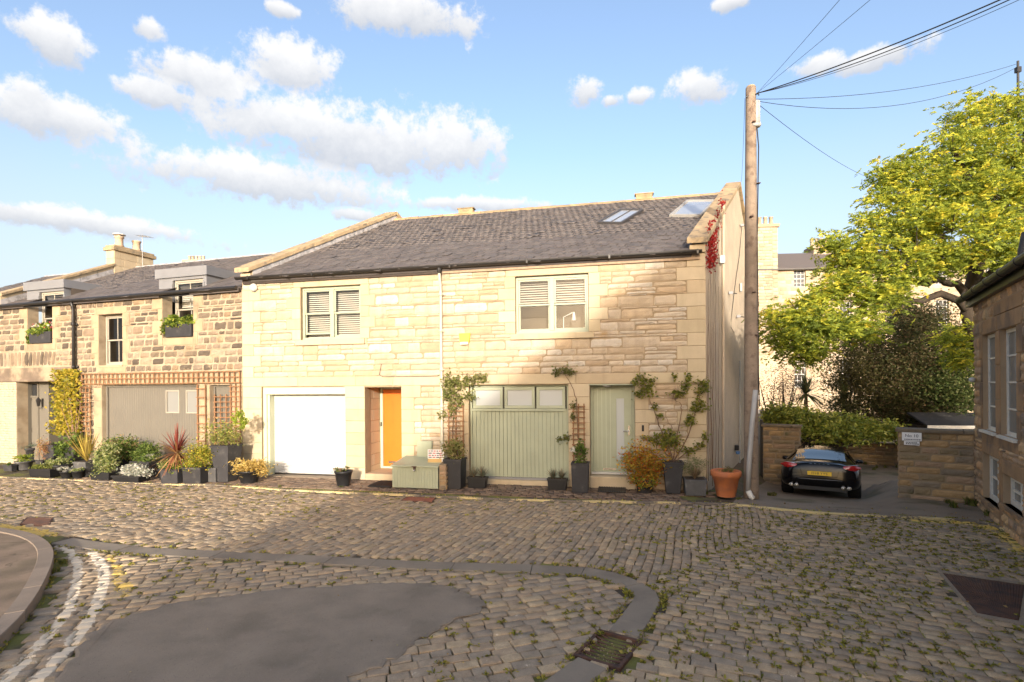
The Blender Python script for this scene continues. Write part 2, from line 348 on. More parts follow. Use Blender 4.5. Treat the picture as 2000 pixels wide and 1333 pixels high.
MAT['yellow_box'] = M('yellow_plastic', (.75, .58, .06), .45, .04)
MAT['chrome'] = M('polished_metal', (.6, .6, .58), .25, .03, metal=1)
MAT['tenement'] = M('pale_tenement_stone', (.50, .41, .29), .9, .2, .6, .3, 6, rnd=.08, pal=[(0.41, 0.328, 0.232), (0.377, 0.296, 0.2), (0.443, 0.36, 0.264), (0.328, 0.256, 0.176), (0.426, 0.344, 0.24)], grain=.05)
MAT['tenement_mortar'] = M('tenement_mortar', (.45, .36, .25), .95, .1, 2)

def sett_mat():
    m, N, L, b = new_mat('setts')
    R = piece_random(N, L)
    cr = N.new('ShaderNodeValToRGB'); cr.color_ramp.interpolation = 'CONSTANT'; e = cr.color_ramp.elements
    pal = [(0.328, 0.245, 0.162), (0.293, 0.229, 0.16), (0.35, 0.261, 0.168), (0.278, 0.223, 0.16), (0.339, 0.254, 0.163), (0.409, 0.31, 0.194), (0.298, 0.237, 0.168), (0.313, 0.233, 0.153), (0.382, 0.285, 0.178), (0.267, 0.214, 0.155)]
    while len(e) < len(pal): e.new(.5)
    for i, p in enumerate(pal): e[i].position = i/len(pal); e[i].color = (*p, 1)
    L.new(R, cr.inputs[0])
    c = mixc(N, L, 1.0, cr.outputs[0], rng_(N, L, noise(N, L, 9, 6), .25, .75, .74, 1.26, False), 'MULTIPLY')
    c = mixc(N, L, 1.0, c, rng_(N, L, noise(N, L, 120, 3), .3, .7, .82, 1.18, False), 'MULTIPLY')
    # thin film of moss and dirt
    c = mixc(N, L, rng_(N, L, noise(N, L, 1.7, 8, rough=.7), .56, .74, 0, .38), c, (.17, .15, .068))
    a = N.new('ShaderNodeAttribute'); a.attribute_name = 'paint'
    ap = nmath(N, L, 'ABSOLUTE', a.outputs['Fac'])
    pm = rng_(N, L, nmath(N, L, 'ADD', ap, nmath(N, L, 'MULTIPLY', nmath(N, L, 'SUBTRACT', nmath(N, L, 'ADD', noise(N, L, 24, 6, rough=.75), nmath(N, L, 'MULTIPLY', noise(N, L, 4.5, 3), .8)), .9), 2.3)), .50, .60)
    yel = nmath(N, L, 'LESS_THAN', a.outputs['Fac'], 0)
    pc = mixc(N, L, yel, (.62, .53, .40), (.60, .42, .11))
    c = mixc(N, L, pm, c, pc); L.new(c, b.inputs['Base Color'])
    b.inputs['Roughness'].default_value = .82; b.inputs['Specular IOR Level'].default_value = .35
    bp = N.new('ShaderNodeBump'); bp.inputs['Strength'].default_value = .55; bp.inputs['Distance'].default_value = .008
    L.new(noise(N, L, 55, 6, rough=.65), bp.inputs['Height']); L.new(bp.outputs[0], b.inputs['Normal'])
    return m
MAT['sett'] = sett_mat()
def painted_kerb_mat():
    m, N, L, b = new_mat('kerb_line')
    c = mixc(N, L, 1.0, (.165, .135, .105), rng_(N, L, noise(N, L, 40, 5), .25, .75, .75, 1.25, False), 'MULTIPLY')
    pm = rng_(N, L, nmath(N, L, 'ADD', noise(N, L, 1.3, 2), nmath(N, L, 'MULTIPLY', noise(N, L, 30, 5), .6)), .74, .84)
    c = mixc(N, L, pm, c, (.60, .47, .22)); L.new(c, b.inputs['Base Color']); b.inputs['Roughness'].default_value = .85
    return m
MAT['kerb_line'] = painted_kerb_mat()

# ---------------------------------------------------------------- small pieces (stones, setts, slates)
def grid_quads(nx, nz):
    return [[j*nx+i, j*nx+i+1, (j+1)*nx+i+1, (j+1)*nx+i] for j in range(nz-1) for i in range(nx-1)]
def ring_ids(nx, nz):
    return [i for i in range(nx)] + [j*nx+nx-1 for j in range(1, nz)] + [(nz-1)*nx+i for i in range(nx-2, -1, -1)] + [j*nx for j in range(nz-2, 0, -1)]
def stone_variant(seed, xs, zs, relief, edge, depth, jit):
    g = random.Random(seed); V = []; nx, nz = len(xs), len(zs)
    for j, z in enumerate(zs):
        for i, x in enumerate(xs):
            b = i in (0, nx-1) or j in (0, nz-1)
            V.append((x+g.uniform(-jit, jit)*(.5 if b else 1.2), edge if b else -g.uniform(.15, 1)*relief, z+g.uniform(-jit, jit)*(.9 if b else 1.2)))
    Q = grid_quads(nx, nz); R = ring_ids(nx, nz); n0 = len(V)
    for r in R: V.append((V[r][0], depth, V[r][2]))
    m = len(R)
    for k in range(m): Q.append([R[k], n0+k, n0+(k+1) % m, R[(k+1) % m]])
    return np.array(V, np.float32), np.array(Q, np.int32)
def sett_variant(seed):
    g = random.Random(seed); xs = [-.5, -.44, .44, .5]; V = []
    for j, y in enumerate(xs):
        for i, x in enumerate(xs):
            c = (i in (0, 3)) + (j in (0, 3))
            V.append((x*(.97 if c == 2 else 1)+g.uniform(-.035, .035), y*(.96 if c == 2 else 1)+g.uniform(-.035, .035), (0 if c == 0 else -.006 if c == 1 else -.012)+g.uniform(-.0018, .0018)))
    Q = grid_quads(4, 4); R = ring_ids(4, 4); n0 = len(V)
    for r in R: V.append((V[r][0]*1.02, V[r][1]*1.02, -.07))
    m = len(R)
    for k in range(m): Q.append([R[k], n0+k, n0+(k+1) % m, R[(k+1) % m]])
    return np.array(V, np.float32), np.array(Q, np.int32)
def slate_variant(seed):
    g = random.Random(seed); j = lambda: g.uniform(-.03, .03)
    b = [(-.5+j(), 0+j()*1.5), (.5+j(), 0+j()*1.5), (.49, 1), (-.49, 1)]
    V = [(x, y, 0) for x, y in b]+[(x, y, 1) for x, y in b]
    Q = [[3, 2, 1, 0], [4, 5, 6, 7], [0, 1, 5, 4], [1, 2, 6, 5], [2, 3, 7, 6], [3, 0, 4, 7]]
    return np.array(V, np.float32), np.array(Q, np.int32)
VAR = {
    'rubble': [stone_variant(s, [-.5, -.36, -.1, .14, .38, .5], [-.5, -.22, .2, .5], .030, .006, .05, .045) for s in range(20)],
    'split': [stone_variant(40+s, [-.5, -.4, -.12, .16, .4, .5], [-.5, -.25, .22, .5], .020, .006, .05, .022) for s in range(14)],
    'ashlar': [stone_variant(80+s, [-.5, -.485, .485, .5], [-.5, -.46, .46, .5], .004, .004, .05, .002) for s in range(4)],
    'sett': [sett_variant(s) for s in range(18)],
    'slate': [slate_variant(s) for s in range(8)],
}
_mesh_cache = {}
def variant_mesh(kind, i, mat, smooth):
    key = (kind, i, mat.name)
    if key not in _mesh_cache:
        V, Q = VAR[kind][i]
        me = bpy.data.meshes.new(kind); me.from_pydata(V.tolist(), [], Q.tolist()); me.materials.append(mat)
        if smooth: me.shade_smooth()
        me.update(); _mesh_cache[key] = me
    return _mesh_cache[key]
def pieces(name, items, kind, mat, parent, cap=300, smooth=False, rest=None):
    """items: (matrix, size key). The largest become parts of their own, the rest one joined part."""
    items = sorted(items, key=lambda t: -t[1]); nv = len(VAR[kind])
    for k, (m, _) in enumerate(items[:cap]):
        o = bpy.data.objects.new(name, variant_mesh(kind, k*7 % nv if nv > 1 else 0, mat, smooth))
        link(o, parent); o.matrix_basis = m
    if len(items) > cap:
        Vs, Qs, n = [], [], 0
        for k, (m, _) in enumerate(items[cap:]):
            V, Q = VAR[kind][k*5 % nv]; A = np.array(m)
            Vs.append(V@A[:3, :3].T+A[:3, 3]); Qs.append(Q+n); n += len(V)
        stuff(np_mesh(rest or name+'s', np.concatenate(Vs), np.concatenate(Qs), mat, parent, smooth))

def layout(rect, voids, ch, ln, g, split=0):
    s0, s1, h0, h1 = rect; out = []
    cuts = sorted({h0, h1} | {min(max(x, h0), h1) for v in voids if v[1] > s0 and v[0] < s1 for x in v[2:4]})
    for a, b in zip(cuts, cuts[1:]):
        if b-a < .02: continue
        n = max(1, round((b-a)/((ch[0]+ch[1])/2))); w = [g.uniform(*ch) for _ in range(n)]; k = (b-a)/sum(w); z = a
        for q in w:
            zt = z+q*k; free = [(s0, s1)]
            for v in voids:
                if v[3] > z+1e-3 and v[2] < zt-1e-3:
                    free = [p for f in free for p in ((f[0], min(f[1], v[0])), (max(f[0], v[1]), f[1])) if p[1]-p[0] > .03]
            for f in free:
                x = f[0]; first = True
                while x < f[1]-1e-4:
                    l = g.uniform(*ln)*(g.uniform(.5, 1) if first else 1); first = False
                    if f[1]-x-l < ln[0]*.6: l = f[1]-x
                    if split and g.random() < split and q*k > .15:
                        t = g.uniform(.4, .6); c = x+l*g.uniform(.4, .6)
                        out.append((x, x+l, z, z+q*k*t))
                        if l > .5: out += [(x, c, z+q*k*t, zt), (c, x+l, z+q*k*t, zt)]
                        else: out.append((x, x+l, z+q*k*t, zt))
                    else: out.append((x, x+l, z, zt))
                    x += l
            z = zt
    return out
def stone_items(cells, joint, y=0, g=RG, frame=None, out=.0, tilt=.004):
    it = []
    for a, b, c, d in cells:
        w, h = b-a-joint, d-c-joint
        if w < .015 or h < .015: continue
        m = Matrix.Translation(((a+b)/2, y-g.uniform(0, out), (c+d)/2)) @ Matrix.Rotation(g.gauss(0, tilt), 4, 'Y') @ Matrix.Diagonal((w, 1, h, 1))
        it.append((frame @ m if frame else m, w*h))
    return it
def wall_back(rect, voids, y0, y1, mb=None):
    """a wall slab with openings cut through, as one mesh"""
    mb = mb or MB(); s0, s1, h0, h1 = rect
    X = sorted({s0, s1} | {x for v in voids for x in v[:2] if s0 < x < s1}); Z = sorted({h0, h1} | {x for v in voids for x in v[2:4] if h0 < x < h1})
    solid = lambda i, j: 0 <= i < len(X)-1 and 0 <= j < len(Z)-1 and not any(v[0] < (X[i]+X[i+1])/2 < v[1] and v[2] < (Z[j]+Z[j+1])/2 < v[3] for v in voids)
    for i in range(len(X)-1):
        for j in range(len(Z)-1):
            if not solid(i, j): continue
            a, b, c, d = X[i], X[i+1], Z[j], Z[j+1]
            P = [(a, y0, c), (b, y0, c), (b, y0, d), (a, y0, d), (a, y1, c), (b, y1, c), (b, y1, d), (a, y1, d)]
            fs = [(0, 1, 2, 3), (5, 4, 7, 6)]
            if not solid(i-1, j): fs.append((4, 0, 3, 7))
            if not solid(i+1, j): fs.append((1, 5, 6, 2))
            if not solid(i, j-1): fs.append((4, 5, 1, 0))
            if not solid(i, j+1): fs.append((3, 2, 6, 7))
            mb.add(P, fs)
    return mb
def alt_blocks(s, side, h0, h1, ch, short, long, g):
    """alternating long and short dressed blocks up the side of an opening or corner"""
    n = max(1, round((h1-h0)/ch)); out = []
    for k in range(n):
        w = long if k % 2 else short; a, b = h0+(h1-h0)*k/n, h0+(h1-h0)*(k+1)/n
        out.append((s-w, s, a, b) if side < 0 else (s, s+w, a, b))
    return out

# ---------------------------------------------------------------- frames of the setting
def G(u, v, h=0):
    k = ray(u, v); return CAM+k*((h-CAM_H)/k.z)
def sm01(x): x = min(max(x, 0), 1); return x*x*(3-2*x)
def drive_h(x, y):                                   # the driveway falls away from the lane to a lower yard
    q = (x-5.6)*.5255+(y-9.6)*.851; p = (x-5.6)*.851-(y-9.6)*.5255
    m = max(sm01((p+2.1)/.8)*sm01((1.6-p)/.8), sm01((q-4.5)/2.5)*sm01((p+2.1)/.8))
    return -.107*min(max(q-.4, 0), 7.0)*m
def GD(u, v):
    k = ray(u, v); y = 6.0; lo = 6.0
    while y < 60:
        p = CAM+k*y
        if p.z <= drive_h(p.x, p.y): break
        lo = y; y += .02
    return CAM+k*lo
class Frame:
    def __init__(s, org, ang):
        s.o = Vector(org); s.ang = ang; s.d = Vector((math.cos(ang), math.sin(ang), 0)); s.n = Vector((-math.sin(ang), math.cos(ang), 0))
    def px(s, u, v, y=0):                             # pixel on the vertical plane at depth y of the frame
        k = ray(u, v); t = ((s.o-CAM).dot(s.n)+y)/k.dot(s.n); X = CAM+k*t-s.o
        return X.dot(s.d), X.z
    def w(s, x, y, z=0): return s.o+s.d*x+s.n*y+Vector((0, 0, z))
    def loc(s, p): p = Vector(p)-s.o; return p.dot(s.d), p.dot(s.n), p.z
_p0 = G(1200, 954); _t = Frame(_p0, -FAC_A); _s = _t.px(1380, 800)[0]
FM = Frame(_p0+_t.d*_s, -FAC_A); FM.o.z = 0           # new mews pair, origin at its right corner
S_L, S_M = -11.86, -6.19
FL = Frame(FM.w(S_L, 0), -rad(17.3))                  # old terrace, origin where it meets the pair
_rc = GD(1905.6, 984.6)
FR = Frame((_rc.x, _rc.y, 0), math.atan2(-.851, -.5255))   # brown building on the right, origin at its far corner
SK = math.tan(rad(18.29))                             # the gables run askew

# ---------------------------------------------------------------- ground
def poly_in(poly, x, y):
    c = False; n = len(poly); j = n-1
    for i in range(n):
        a, b = poly[i], poly[j]
        if (a[1] > y) != (b[1] > y) and x < (b[0]-a[0])*(y-a[1])/(b[1]-a[1])+a[0]: c = not c
        j = i
    return c
def seg_dist(p, pts):
    best = 1e9
    for a, b in zip(pts, pts[1:]):
        dx, dy = b[0]-a[0], b[1]-a[1]; L2 = dx*dx+dy*dy
        t = max(0, min(1, ((p[0]-a[0])*dx+(p[1]-a[1])*dy)/L2)); best = min(best, math.hypot(p[0]-a[0]-t*dx, p[1]-a[1]-t*dy))
    return best
def g2(*px): return [tuple(G(*p)[:2]) for p in px]
def smooth_line(pts, n=6):
    P = [Vector((*p, 0)) for p in pts]; P = [P[0]*2-P[1]]+P+[P[-1]*2-P[-2]]; out = []
    for i in range(1, len(P)-2):
        for k in range(n):
            t = k/n; a, b, c, d = P[i-1:i+3]
            q = .5*((2*b)+(c-a)*t+(2*a-5*b+4*c-d)*t*t+(3*b-a-3*c+d)*t**3); out.append((q.x, q.y))
    out.append((P[-2].x, P[-2].y)); return out
def offset_line(pts, d):
    out = []
    for i, p in enumerate(pts):
        a, b = pts[max(i-1, 0)], pts[min(i+1, len(pts)-1)]; l = math.hypot(b[0]-a[0], b[1]-a[1])
        out.append((p[0]-(b[1]-a[1])/l*d, p[1]+(b[0]-a[0])/l*d))
    return out
KERB = smooth_line([(-26, 17.4), (-18, 15.25)]+g2((0, 932), (150, 938), (300, 945), (420, 948), (560, 957), (690, 963), (800, 967), (950, 974), (1200, 980), (1400, 984), (1500, 992), (1600, 1002), (1750, 1009), (1900, 1018), (1950, 1030), (2000, 1050))+[(7.05, 6.75), (5.6, 4.4), (4.4, 2.4)], 4)
CHAN = smooth_line([(-7.6, 8.42)]+g2((190, 1066), (330, 1079), (560, 1090), (800, 1103), (1050, 1111), (1150, 1117), (1215, 1133), (1262, 1162), (1245, 1200), (1196, 1262), (1090, 1345))+[(-.35, 3.3), (-.9, 2.2)], 5)
CH_IN = CHAN+[(-6, 2.2), (-12, 2.2), (-12, 9.5)]
PATCH0 = g2((95, 1335), (140, 1280), (210, 1215), (330, 1183), (560, 1150), (640, 1147), (740, 1142), (800, 1140), (880, 1145), (915, 1160), (948, 1180), (925, 1200), (885, 1215), (850, 1238), (800, 1258), (770, 1285), (730, 1305), (680, 1335))+[(-1.6, 3.6), (-2.2, 2.5), (-3.2, 2.4)]
LKERB = smooth_line([(-3.6, 2.3), (-4.25, 3.6)]+g2((0, 1262), (60, 1195), (95, 1130), (103, 1090), (85, 1066), (50, 1052), (0, 1043))+[(-10.2, 9.3), (-16, 10.6)], 5)
FOOT = LKERB+[(-30, 13.5), (-30, 2.3)]
ROAD = KERB+[(-1, 2.2), (-14, 2.2), (-26, 9)]
GUL = [G(1113.8, 1276.5), G(1171.5, 1229), G(1257, 1252), G(1215, 1311)]
MAN = [G(1828, 1113), G(2012, 1140), G(2000, 1222), G(1905, 1204)]
MAN2 = [G(782, 978), G(795, 970.5), G(852, 972.5), G(845, 981)]
MAN3 = [G(38, 1024), G(52, 1011), G(104, 1011), G(98, 1026)]

def ground():
    xs = np.concatenate([np.linspace(-300, -20, 8), np.linspace(-18, 3, 8), np.linspace(4, 14, 41), np.linspace(16, 30, 8), np.linspace(40, 300, 7)])
    ys = np.concatenate([np.linspace(-200, 0, 6), np.linspace(2, 8, 4), np.linspace(8.5, 24, 63), np.linspace(26, 40, 8), np.linspace(60, 400, 7)])
    V = [(x, y, -.045+drive_h(x, y)) for y in ys for x in xs]
    struct(np_mesh('ground', V, grid_quads(len(xs), len(ys)), MAT['earth'], smooth=True))
ground()
def sheet(name, poly, z, mat, hfun=None, parent=None):
    me = bpy.data.meshes.new(name); me.from_pydata([(x, y, z+(hfun(x, y) if hfun else 0)) for x, y in poly], [], [list(range(len(poly)))]); me.materials.append(mat); me.update()
    return link(bpy.data.objects.new(name, me), parent)
road = struct(sheet('road', ROAD, -.027, MAT['bed']))

MAT['mossbed'] = M('mossy_joints', (.085, .07, .045), .97, .3, 5, .9, 90, col2=(.27, .26, .055), cs=3.0, lo=.42, hi=.56, grain=.3)
struct(sheet('mossy_ground', [(.95, 2.3), (1.2, 4.6), (1.75, 5.6), (2.0, 6.6), (3.4, 8.0), (4.6, 9.6), (5.6, 9.3), (6.9, 9.1), (7.7, 8.8), (7.6, 7.9), (5.5, 4.4), (4.3, 2.4)], -.013, MAT['mossbed']))
# paint worn thin on the setts
WH1 = smooth_line([tuple(G(*p)[:2]) for p in ((-60, 1400), (15, 1325), (60, 1275), (100, 1235), (128, 1200), (142, 1165), (152, 1120), (148, 1092), (130, 1072), (112, 1066))], 4)
WH2 = smooth_line([tuple(G(*p)[:2]) for p in ((20, 1395), (70, 1330), (125, 1275), (160, 1230), (185, 1190), (200, 1145), (203, 1115), (190, 1090), (172, 1072), (150, 1062))], 4)
YE1 = smooth_line([tuple(G(*p)[:2]) for p in ((172, 1066), (150, 1056), (112, 1048), (70, 1038), (20, 1029), (-60, 1022))], 4)
YE3 = smooth_line([tuple(G(*p)[:2]) for p in ((240, 1160), (228, 1120), (215, 1095), (190, 1075))], 4)
def paint_at(x, y):
    for ln, w in ((WH1, .058), (WH2, .062)):
        d = seg_dist((x, y), ln)
        if d < w*1.3: return max(0, min(1, 1.25-(d/w)**2*.75))*(.95 if ln is WH2 else .85)
    d = seg_dist((x, y), YE1)
    if d < .13: return -.95*max(0, 1-(d/.16)**2)
    d = seg_dist((x, y), YE3)
    if d < .12: return -.62*max(0, 1-(d/.15)**2)
    p = seg_dist((x, y), KERB)
    if x > 6.9 and 6.9 < y < 9.4 and p < .38: return -1.15*(1-p/.55)
    return 0
GC = sum(GUL, Vector())/4
def build_setts():
    g = random.Random(21); items = []; painted = []; corners = []
    def zone(x, y):
        if not poly_in(ROAD, x, y) or poly_in(FOOT, x, y): return None
        if seg_dist((x, y), KERB) < .13 or (seg_dist((x, y), CHAN) < .20 and math.hypot(x-GC.x, y-GC.y) > .48): return None
        if seg_dist((x, y), LKERB) < .10: return None
        for q in (GUL, MAN, MAN2, MAN3):
            if poly_in([(p.x, p.y) for p in q], x, y): return None
        if poly_in(PATCH0, x, y) and seg_dist((x, y), PATCH0+PATCH0[:1]) > .07: return None
        if poly_in(CH_IN, x, y): return 'B'
        # right part of the junction is laid across the side street
        bx = 2.05+(y-6.6)*1.05
        return 'C' if x > bx or (x > 1.0 and y < 6.2) else 'A'
    for zn, ang, pitch, ln in (('A', rad(69), .116, (.15, .26)), ('B', rad(19), .128, (.16, .25)), ('C', rad(-24), .118, (.13, .21))):
        ca, sa = math.cos(ang), math.sin(ang)
        ext = 34; rows = int(ext/pitch)
        for r in range(-rows, rows):
            a = -26+g.uniform(0, .2); rb = r*pitch
            while a < 24:
                l = g.uniform(*ln); am = a+l/2
                b = rb+.035*math.sin(am*.9+r*.05)+.02*math.sin(am*2.3)+g.gauss(0, .004)
                x, y = am*ca-b*sa, am*sa+b*ca; a += l
                if x < -19 or x > 9.5 or y < 2.3 or y > 16.5: continue
                if zone(x, y) != zn: continue
                jw = g.uniform(.006, .015); sc = (l-jw*.9, pitch-jw, 1)
                z = g.gauss(0, .0045)
                m = Matrix.Translation((x, y, z)) @ Matrix.Rotation(ang+g.gauss(0, .028), 4, 'Z') @ Matrix.Rotation(g.gauss(0, .012), 4, 'X') @ Matrix.Rotation(g.gauss(0, .009), 4, 'Y') @ Matrix.Diagonal((*sc, 1))
                d = math.hypot(x, y)
                if any(paint_at(x+ox, y+oy) for ox, oy in ((0, 0), (.08, 0), (-.08, 0), (0, .08), (0, -.08))): painted.append((m, x, y, l, pitch))
                else: items.append((m, 1/d + (-1 if abs(x/y) > 1.02 or y < 4.1 else 0)))
                corners.append((x-ca*l/2-sa*g.choice((-1, 1))*pitch/2*.9, y-sa*l/2+ca*g.choice((-1, 1))*pitch/2*.9, zn))
    near = len(painted)
    for m, x, y, l, pt in painted:                    # painted setts carry a finer top
        k = 7; V = []; pv = []; A = np.array(m)
        for j in range(k):
            for i in range(k):
                fx, fy = -.5+i/(k-1), -.5+j/(k-1); e = max(abs(fx), abs(fy))
                q = A@np.array((fx, fy, 0 if e < .4 else -.012, 1)); V.append(q[:3]+np.array((0, 0, g.gauss(0, .0012)))); pv.append(paint_at(q[0], q[1]))
        Q = grid_quads(k, k); R = ring_ids(k, k); n0 = len(V)
        for r_ in R: V.append(V[r_]-np.array((0, 0, .06))); pv.append(0)
        for i in range(len(R)): Q.append([R[i], n0+i, n0+(i+1) % len(R), R[(i+1) % len(R)]])
        np_mesh('sett', V, Q, MAT['sett'], road, False, paint=pv)
    pieces('sett', items, 'sett', MAT['sett'], road, max(60, 300-near), False, 'setts')
    return corners
CORN = build_setts()

LEAF_Q = np.array([[0, 1, 2, 3]])
def leaf_cloud(name, P, size, pal, mat, parent=None, aspect=.5, up=.25, seed=0, jit=.25, dirs=None, weights=None):
    """one mesh of many small leaf faces at points P"""
    r = np.random.default_rng(seed); P = np.asarray(P, float); n = len(P)
    if dirs is None:
        D = r.normal(size=(n, 3)); D[:, 2] = D[:, 2]*.6+up
    else: D = np.asarray(dirs, float)+r.normal(size=(n, 3))*.15
    D /= np.linalg.norm(D, axis=1)[:, None]+1e-9
    A = np.cross(D, r.normal(size=(n, 3))); A /= np.linalg.norm(A, axis=1)[:, None]+1e-9
    s = (size*r.uniform(1-jit, 1+jit, n))[:, None] if np.isscalar(size) else (size*r.uniform(1-jit, 1+jit, n))[:, None]
    base = P-D*s*.5; tip = P+D*s*.5; bend = np.cross(A, D)*s*.10
    V = np.empty((n, 4, 3)); V[:, 0] = base; V[:, 1] = P+A*s*aspect*.5+bend; V[:, 2] = tip; V[:, 3] = P-A*s*aspect*.5+bend
    pal = np.asarray(pal, float); idx = r.choice(len(pal), n, p=weights) if not isinstance(weights, np.ndarray) or weights.ndim == 1 else weights
    C = pal[idx]*r.uniform(.78, 1.22, n)[:, None]
    o = np_mesh(name, V.reshape(-1, 3), np.arange(n*4).reshape(n, 4), mat, parent, col=np.repeat(C, 4, 0))
    return o
def blob(c, r, n, seed, shell=.55):
    q = np.random.default_rng(seed); d = q.normal(size=(n, 3)); d /= np.linalg.norm(d, axis=1)[:, None]
    k = q.uniform(0, 1, n)**(1/3)*(1-shell)+shell*q.uniform(.75, 1.05, n)
    return np.asarray(c)+d*k[:, None]*np.asarray(r)

def build_moss():
    g = random.Random(33); P = []; D = []; S = []
    for x, y, zn in CORN:
        u = x/y
        if y > 13 or abs(u) > 1.25: continue
        pr = {'A': .04 + .55*max(0, min(1, (x-.6)/2.5)), 'B': .22, 'C': .85}[zn]
        if zn == 'A' and y > 9.6: pr = max(pr, .30)
        if zn == 'B' and x > .2: pr = .38
        if zn == 'C' and y > 6.5: pr *= 1.35
        pr *= .4+1.0*(.5+.5*math.sin(x*2.3+math.sin(y*1.7)*1.5))
        if g.random() > pr: continue
        n = g.randint(10, 22); sp = g.uniform(.02, .055)
        for k in range(n):
            a = g.uniform(0, 6.28); rr = sp*math.sqrt(g.random())
            P.append((x+math.cos(a)*rr*1.3, y+math.sin(a)*rr, g.uniform(-.008, .012))); D.append((math.cos(a), math.sin(a), g.uniform(.15, .7))); S.append(g.uniform(.024, .05))
    for ln, off, num in ((CHAN, .19, 90), (CHAN, -.19, 110), (LKERB, -.02, 60), (KERB, .1, 160)):
        l2 = offset_line(ln, off)
        for _ in range(num):
            i = g.randrange(len(l2)-1); t = g.random(); x = l2[i][0]+(l2[i+1][0]-l2[i][0])*t; y = l2[i][1]+(l2[i+1][1]-l2[i][1])*t
            if y < 3 or x < -9 and y > 13.4: continue
            for k in range(10):
                a = g.uniform(0, 6.28); rr = .05*math.sqrt(g.random())
                P.append((x+math.cos(a)*rr, y+math.sin(a)*rr, g.uniform(-.005, .015)+drive_h(x, y))); D.append((math.cos(a), math.sin(a), g.uniform(.3, 1))); S.append(g.uniform(.02, .05))
    pal = [(.27, .275, .04), (.36, .33, .06), (.19, .20, .04), (.42, .36, .09), (.24, .19, .07)]
    stuff(leaf_cloud('moss', P, np.array(S), pal, MAT['leaf'], None, .55, .3, 3, .2, D))
    bpy.data.objects['moss']['label'] = 'yellow green moss growing in the joints of the setts'
build_moss()

# channel of long smooth stones, kerbs, patch
def ribbon_stones(name, line, w, z0, z1, lmin, lmax, mat, parent, g, gap=.008, hf=None, skip=None):
    """cut a line into stones that follow its curve"""
    acc = [0]
    for a, b in zip(line, line[1:]): acc.append(acc[-1]+math.hypot(b[0]-a[0], b[1]-a[1]))
    L_, R_ = offset_line(line, w/2), offset_line(line, -w/2)
    def at(ln, s):
        for i in range(len(acc)-1):
            if acc[i+1] >= s: t = (s-acc[i])/(acc[i+1]-acc[i]); return (ln[i][0]+(ln[i+1][0]-ln[i][0])*t, ln[i][1]+(ln[i+1][1]-ln[i][1])*t)
        return ln[-1]
    s = 0
    while s < acc[-1]-.05:
        l = min(g.uniform(lmin, lmax), acc[-1]-s)
        if skip:
            a_, b_ = skip
            if a_-1e-3 <= s < b_: s = b_; continue
            if s < a_ < s+l: l = a_-s
        n = max(1, int(l/.18)); mb = MB(); dz = g.gauss(0, .003); ks = [s+gap/2+(l-gap)*i/n for i in range(n+1)]
        for i in range(n+1):
            a, b = at(L_, ks[i]), at(R_, ks[i]); h = hf(*a) if hf else 0
            e = .012
            for (q, z) in ((a, z0+h), ((a[0], a[1]), z1-e+dz+h), ((a[0]+(b[0]-a[0])*.035, a[1]+(b[1]-a[1])*.035), z1+dz+h), ((b[0]+(a[0]-b[0])*.035, b[1]+(a[1]-b[1])*.035), z1+dz+h), (b, z1-e+dz+h), (b, z0+h)):
                mb.v.append((q[0], q[1], z))
        for i in range(n):
            for k in range(5): mb.f.append([i*6+k, i*6+k+1, i*6+k+7, i*6+k+6])
        mb.f.append([5, 4, 3, 2, 1, 0]); mb.f.append([n*6+k for k in range(6)])
        mb.build(name, mat, parent); s += l
_g = random.Random(4)
def line_span(line, poly, w):
    acc, hit = 0, []
    for a, b in zip(line, line[1:]):
        l = math.hypot(b[0]-a[0], b[1]-a[1])
        for k in range(20):
            t = k/20; x, y = a[0]+(b[0]-a[0])*t, a[1]+(b[1]-a[1])*t
            if poly_in(poly, x, y): hit.append(acc+l*t)
        acc += l
    return (min(hit)-w, max(hit)+w)
_gl = [(p.x, p.y) for p in GUL]
ribbon_stones('channel_stone', CHAN[2:], .30, -.06, .002, .55, 1.15, MAT['channel'], road, _g, skip=line_span(CHAN[2:], _gl, .03))
kerb = struct(sheet('kerb', [(-26, 17.2), (-18, 15.1), (-18, 15.2), (-26, 17.3)], -.02, MAT['kerb']))
ribbon_stones('kerb_stone', KERB[4:-6], .085, -.06, .012, .5, 1.0, MAT['kerb_line'], kerb, _g)
foot = struct(sheet('footway', [(x-.0, y) for x, y in FOOT], .09, MAT['footway']))
_in = offset_line(LKERB, .075)
ribbon_stones('kerb_stone', _in, .17, -.06, .105, .7, 1.1, MAT['kerb'], foot, _g)
def patch():
    g = random.Random(8); P = []
    for a, b in zip(PATCH0, PATCH0[1:]+PATCH0[:1]):
        n = max(1, int(math.hypot(b[0]-a[0], b[1]-a[1])/.06))
        for i in range(n):
            t = i/n; P.append((a[0]+(b[0]-a[0])*t+g.gauss(0, .022)+.03*math.sin(len(P)*.37), a[1]+(b[1]-a[1])*t+g.gauss(0, .018)+.02*math.sin(len(P)*.23)))
    me = bpy.data.meshes.new('asphalt_patch'); m = len(P); c = (sum(p[0] for p in P)/m, sum(p[1] for p in P)/m)
    V = [(x, y, -.05) for x, y in P]+[(x, y, .010) for x, y in P]+[(x+(c[0]-x)*.025, y+(c[1]-y)*.04, .018) for x, y in P]
    Fs = [[i, (i+1) % m, m+(i+1) % m, m+i] for i in range(m)]+[[m+i, m+(i+1) % m, 2*m+(i+1) % m, 2*m+i] for i in range(m)]+[[2*m+i for i in range(m)]]
    me.from_pydata(V, [], Fs); me.materials.append(MAT['asphalt']); me.update()
    struct(link(bpy.data.objects.new('asphalt_patch', me)))
patch()
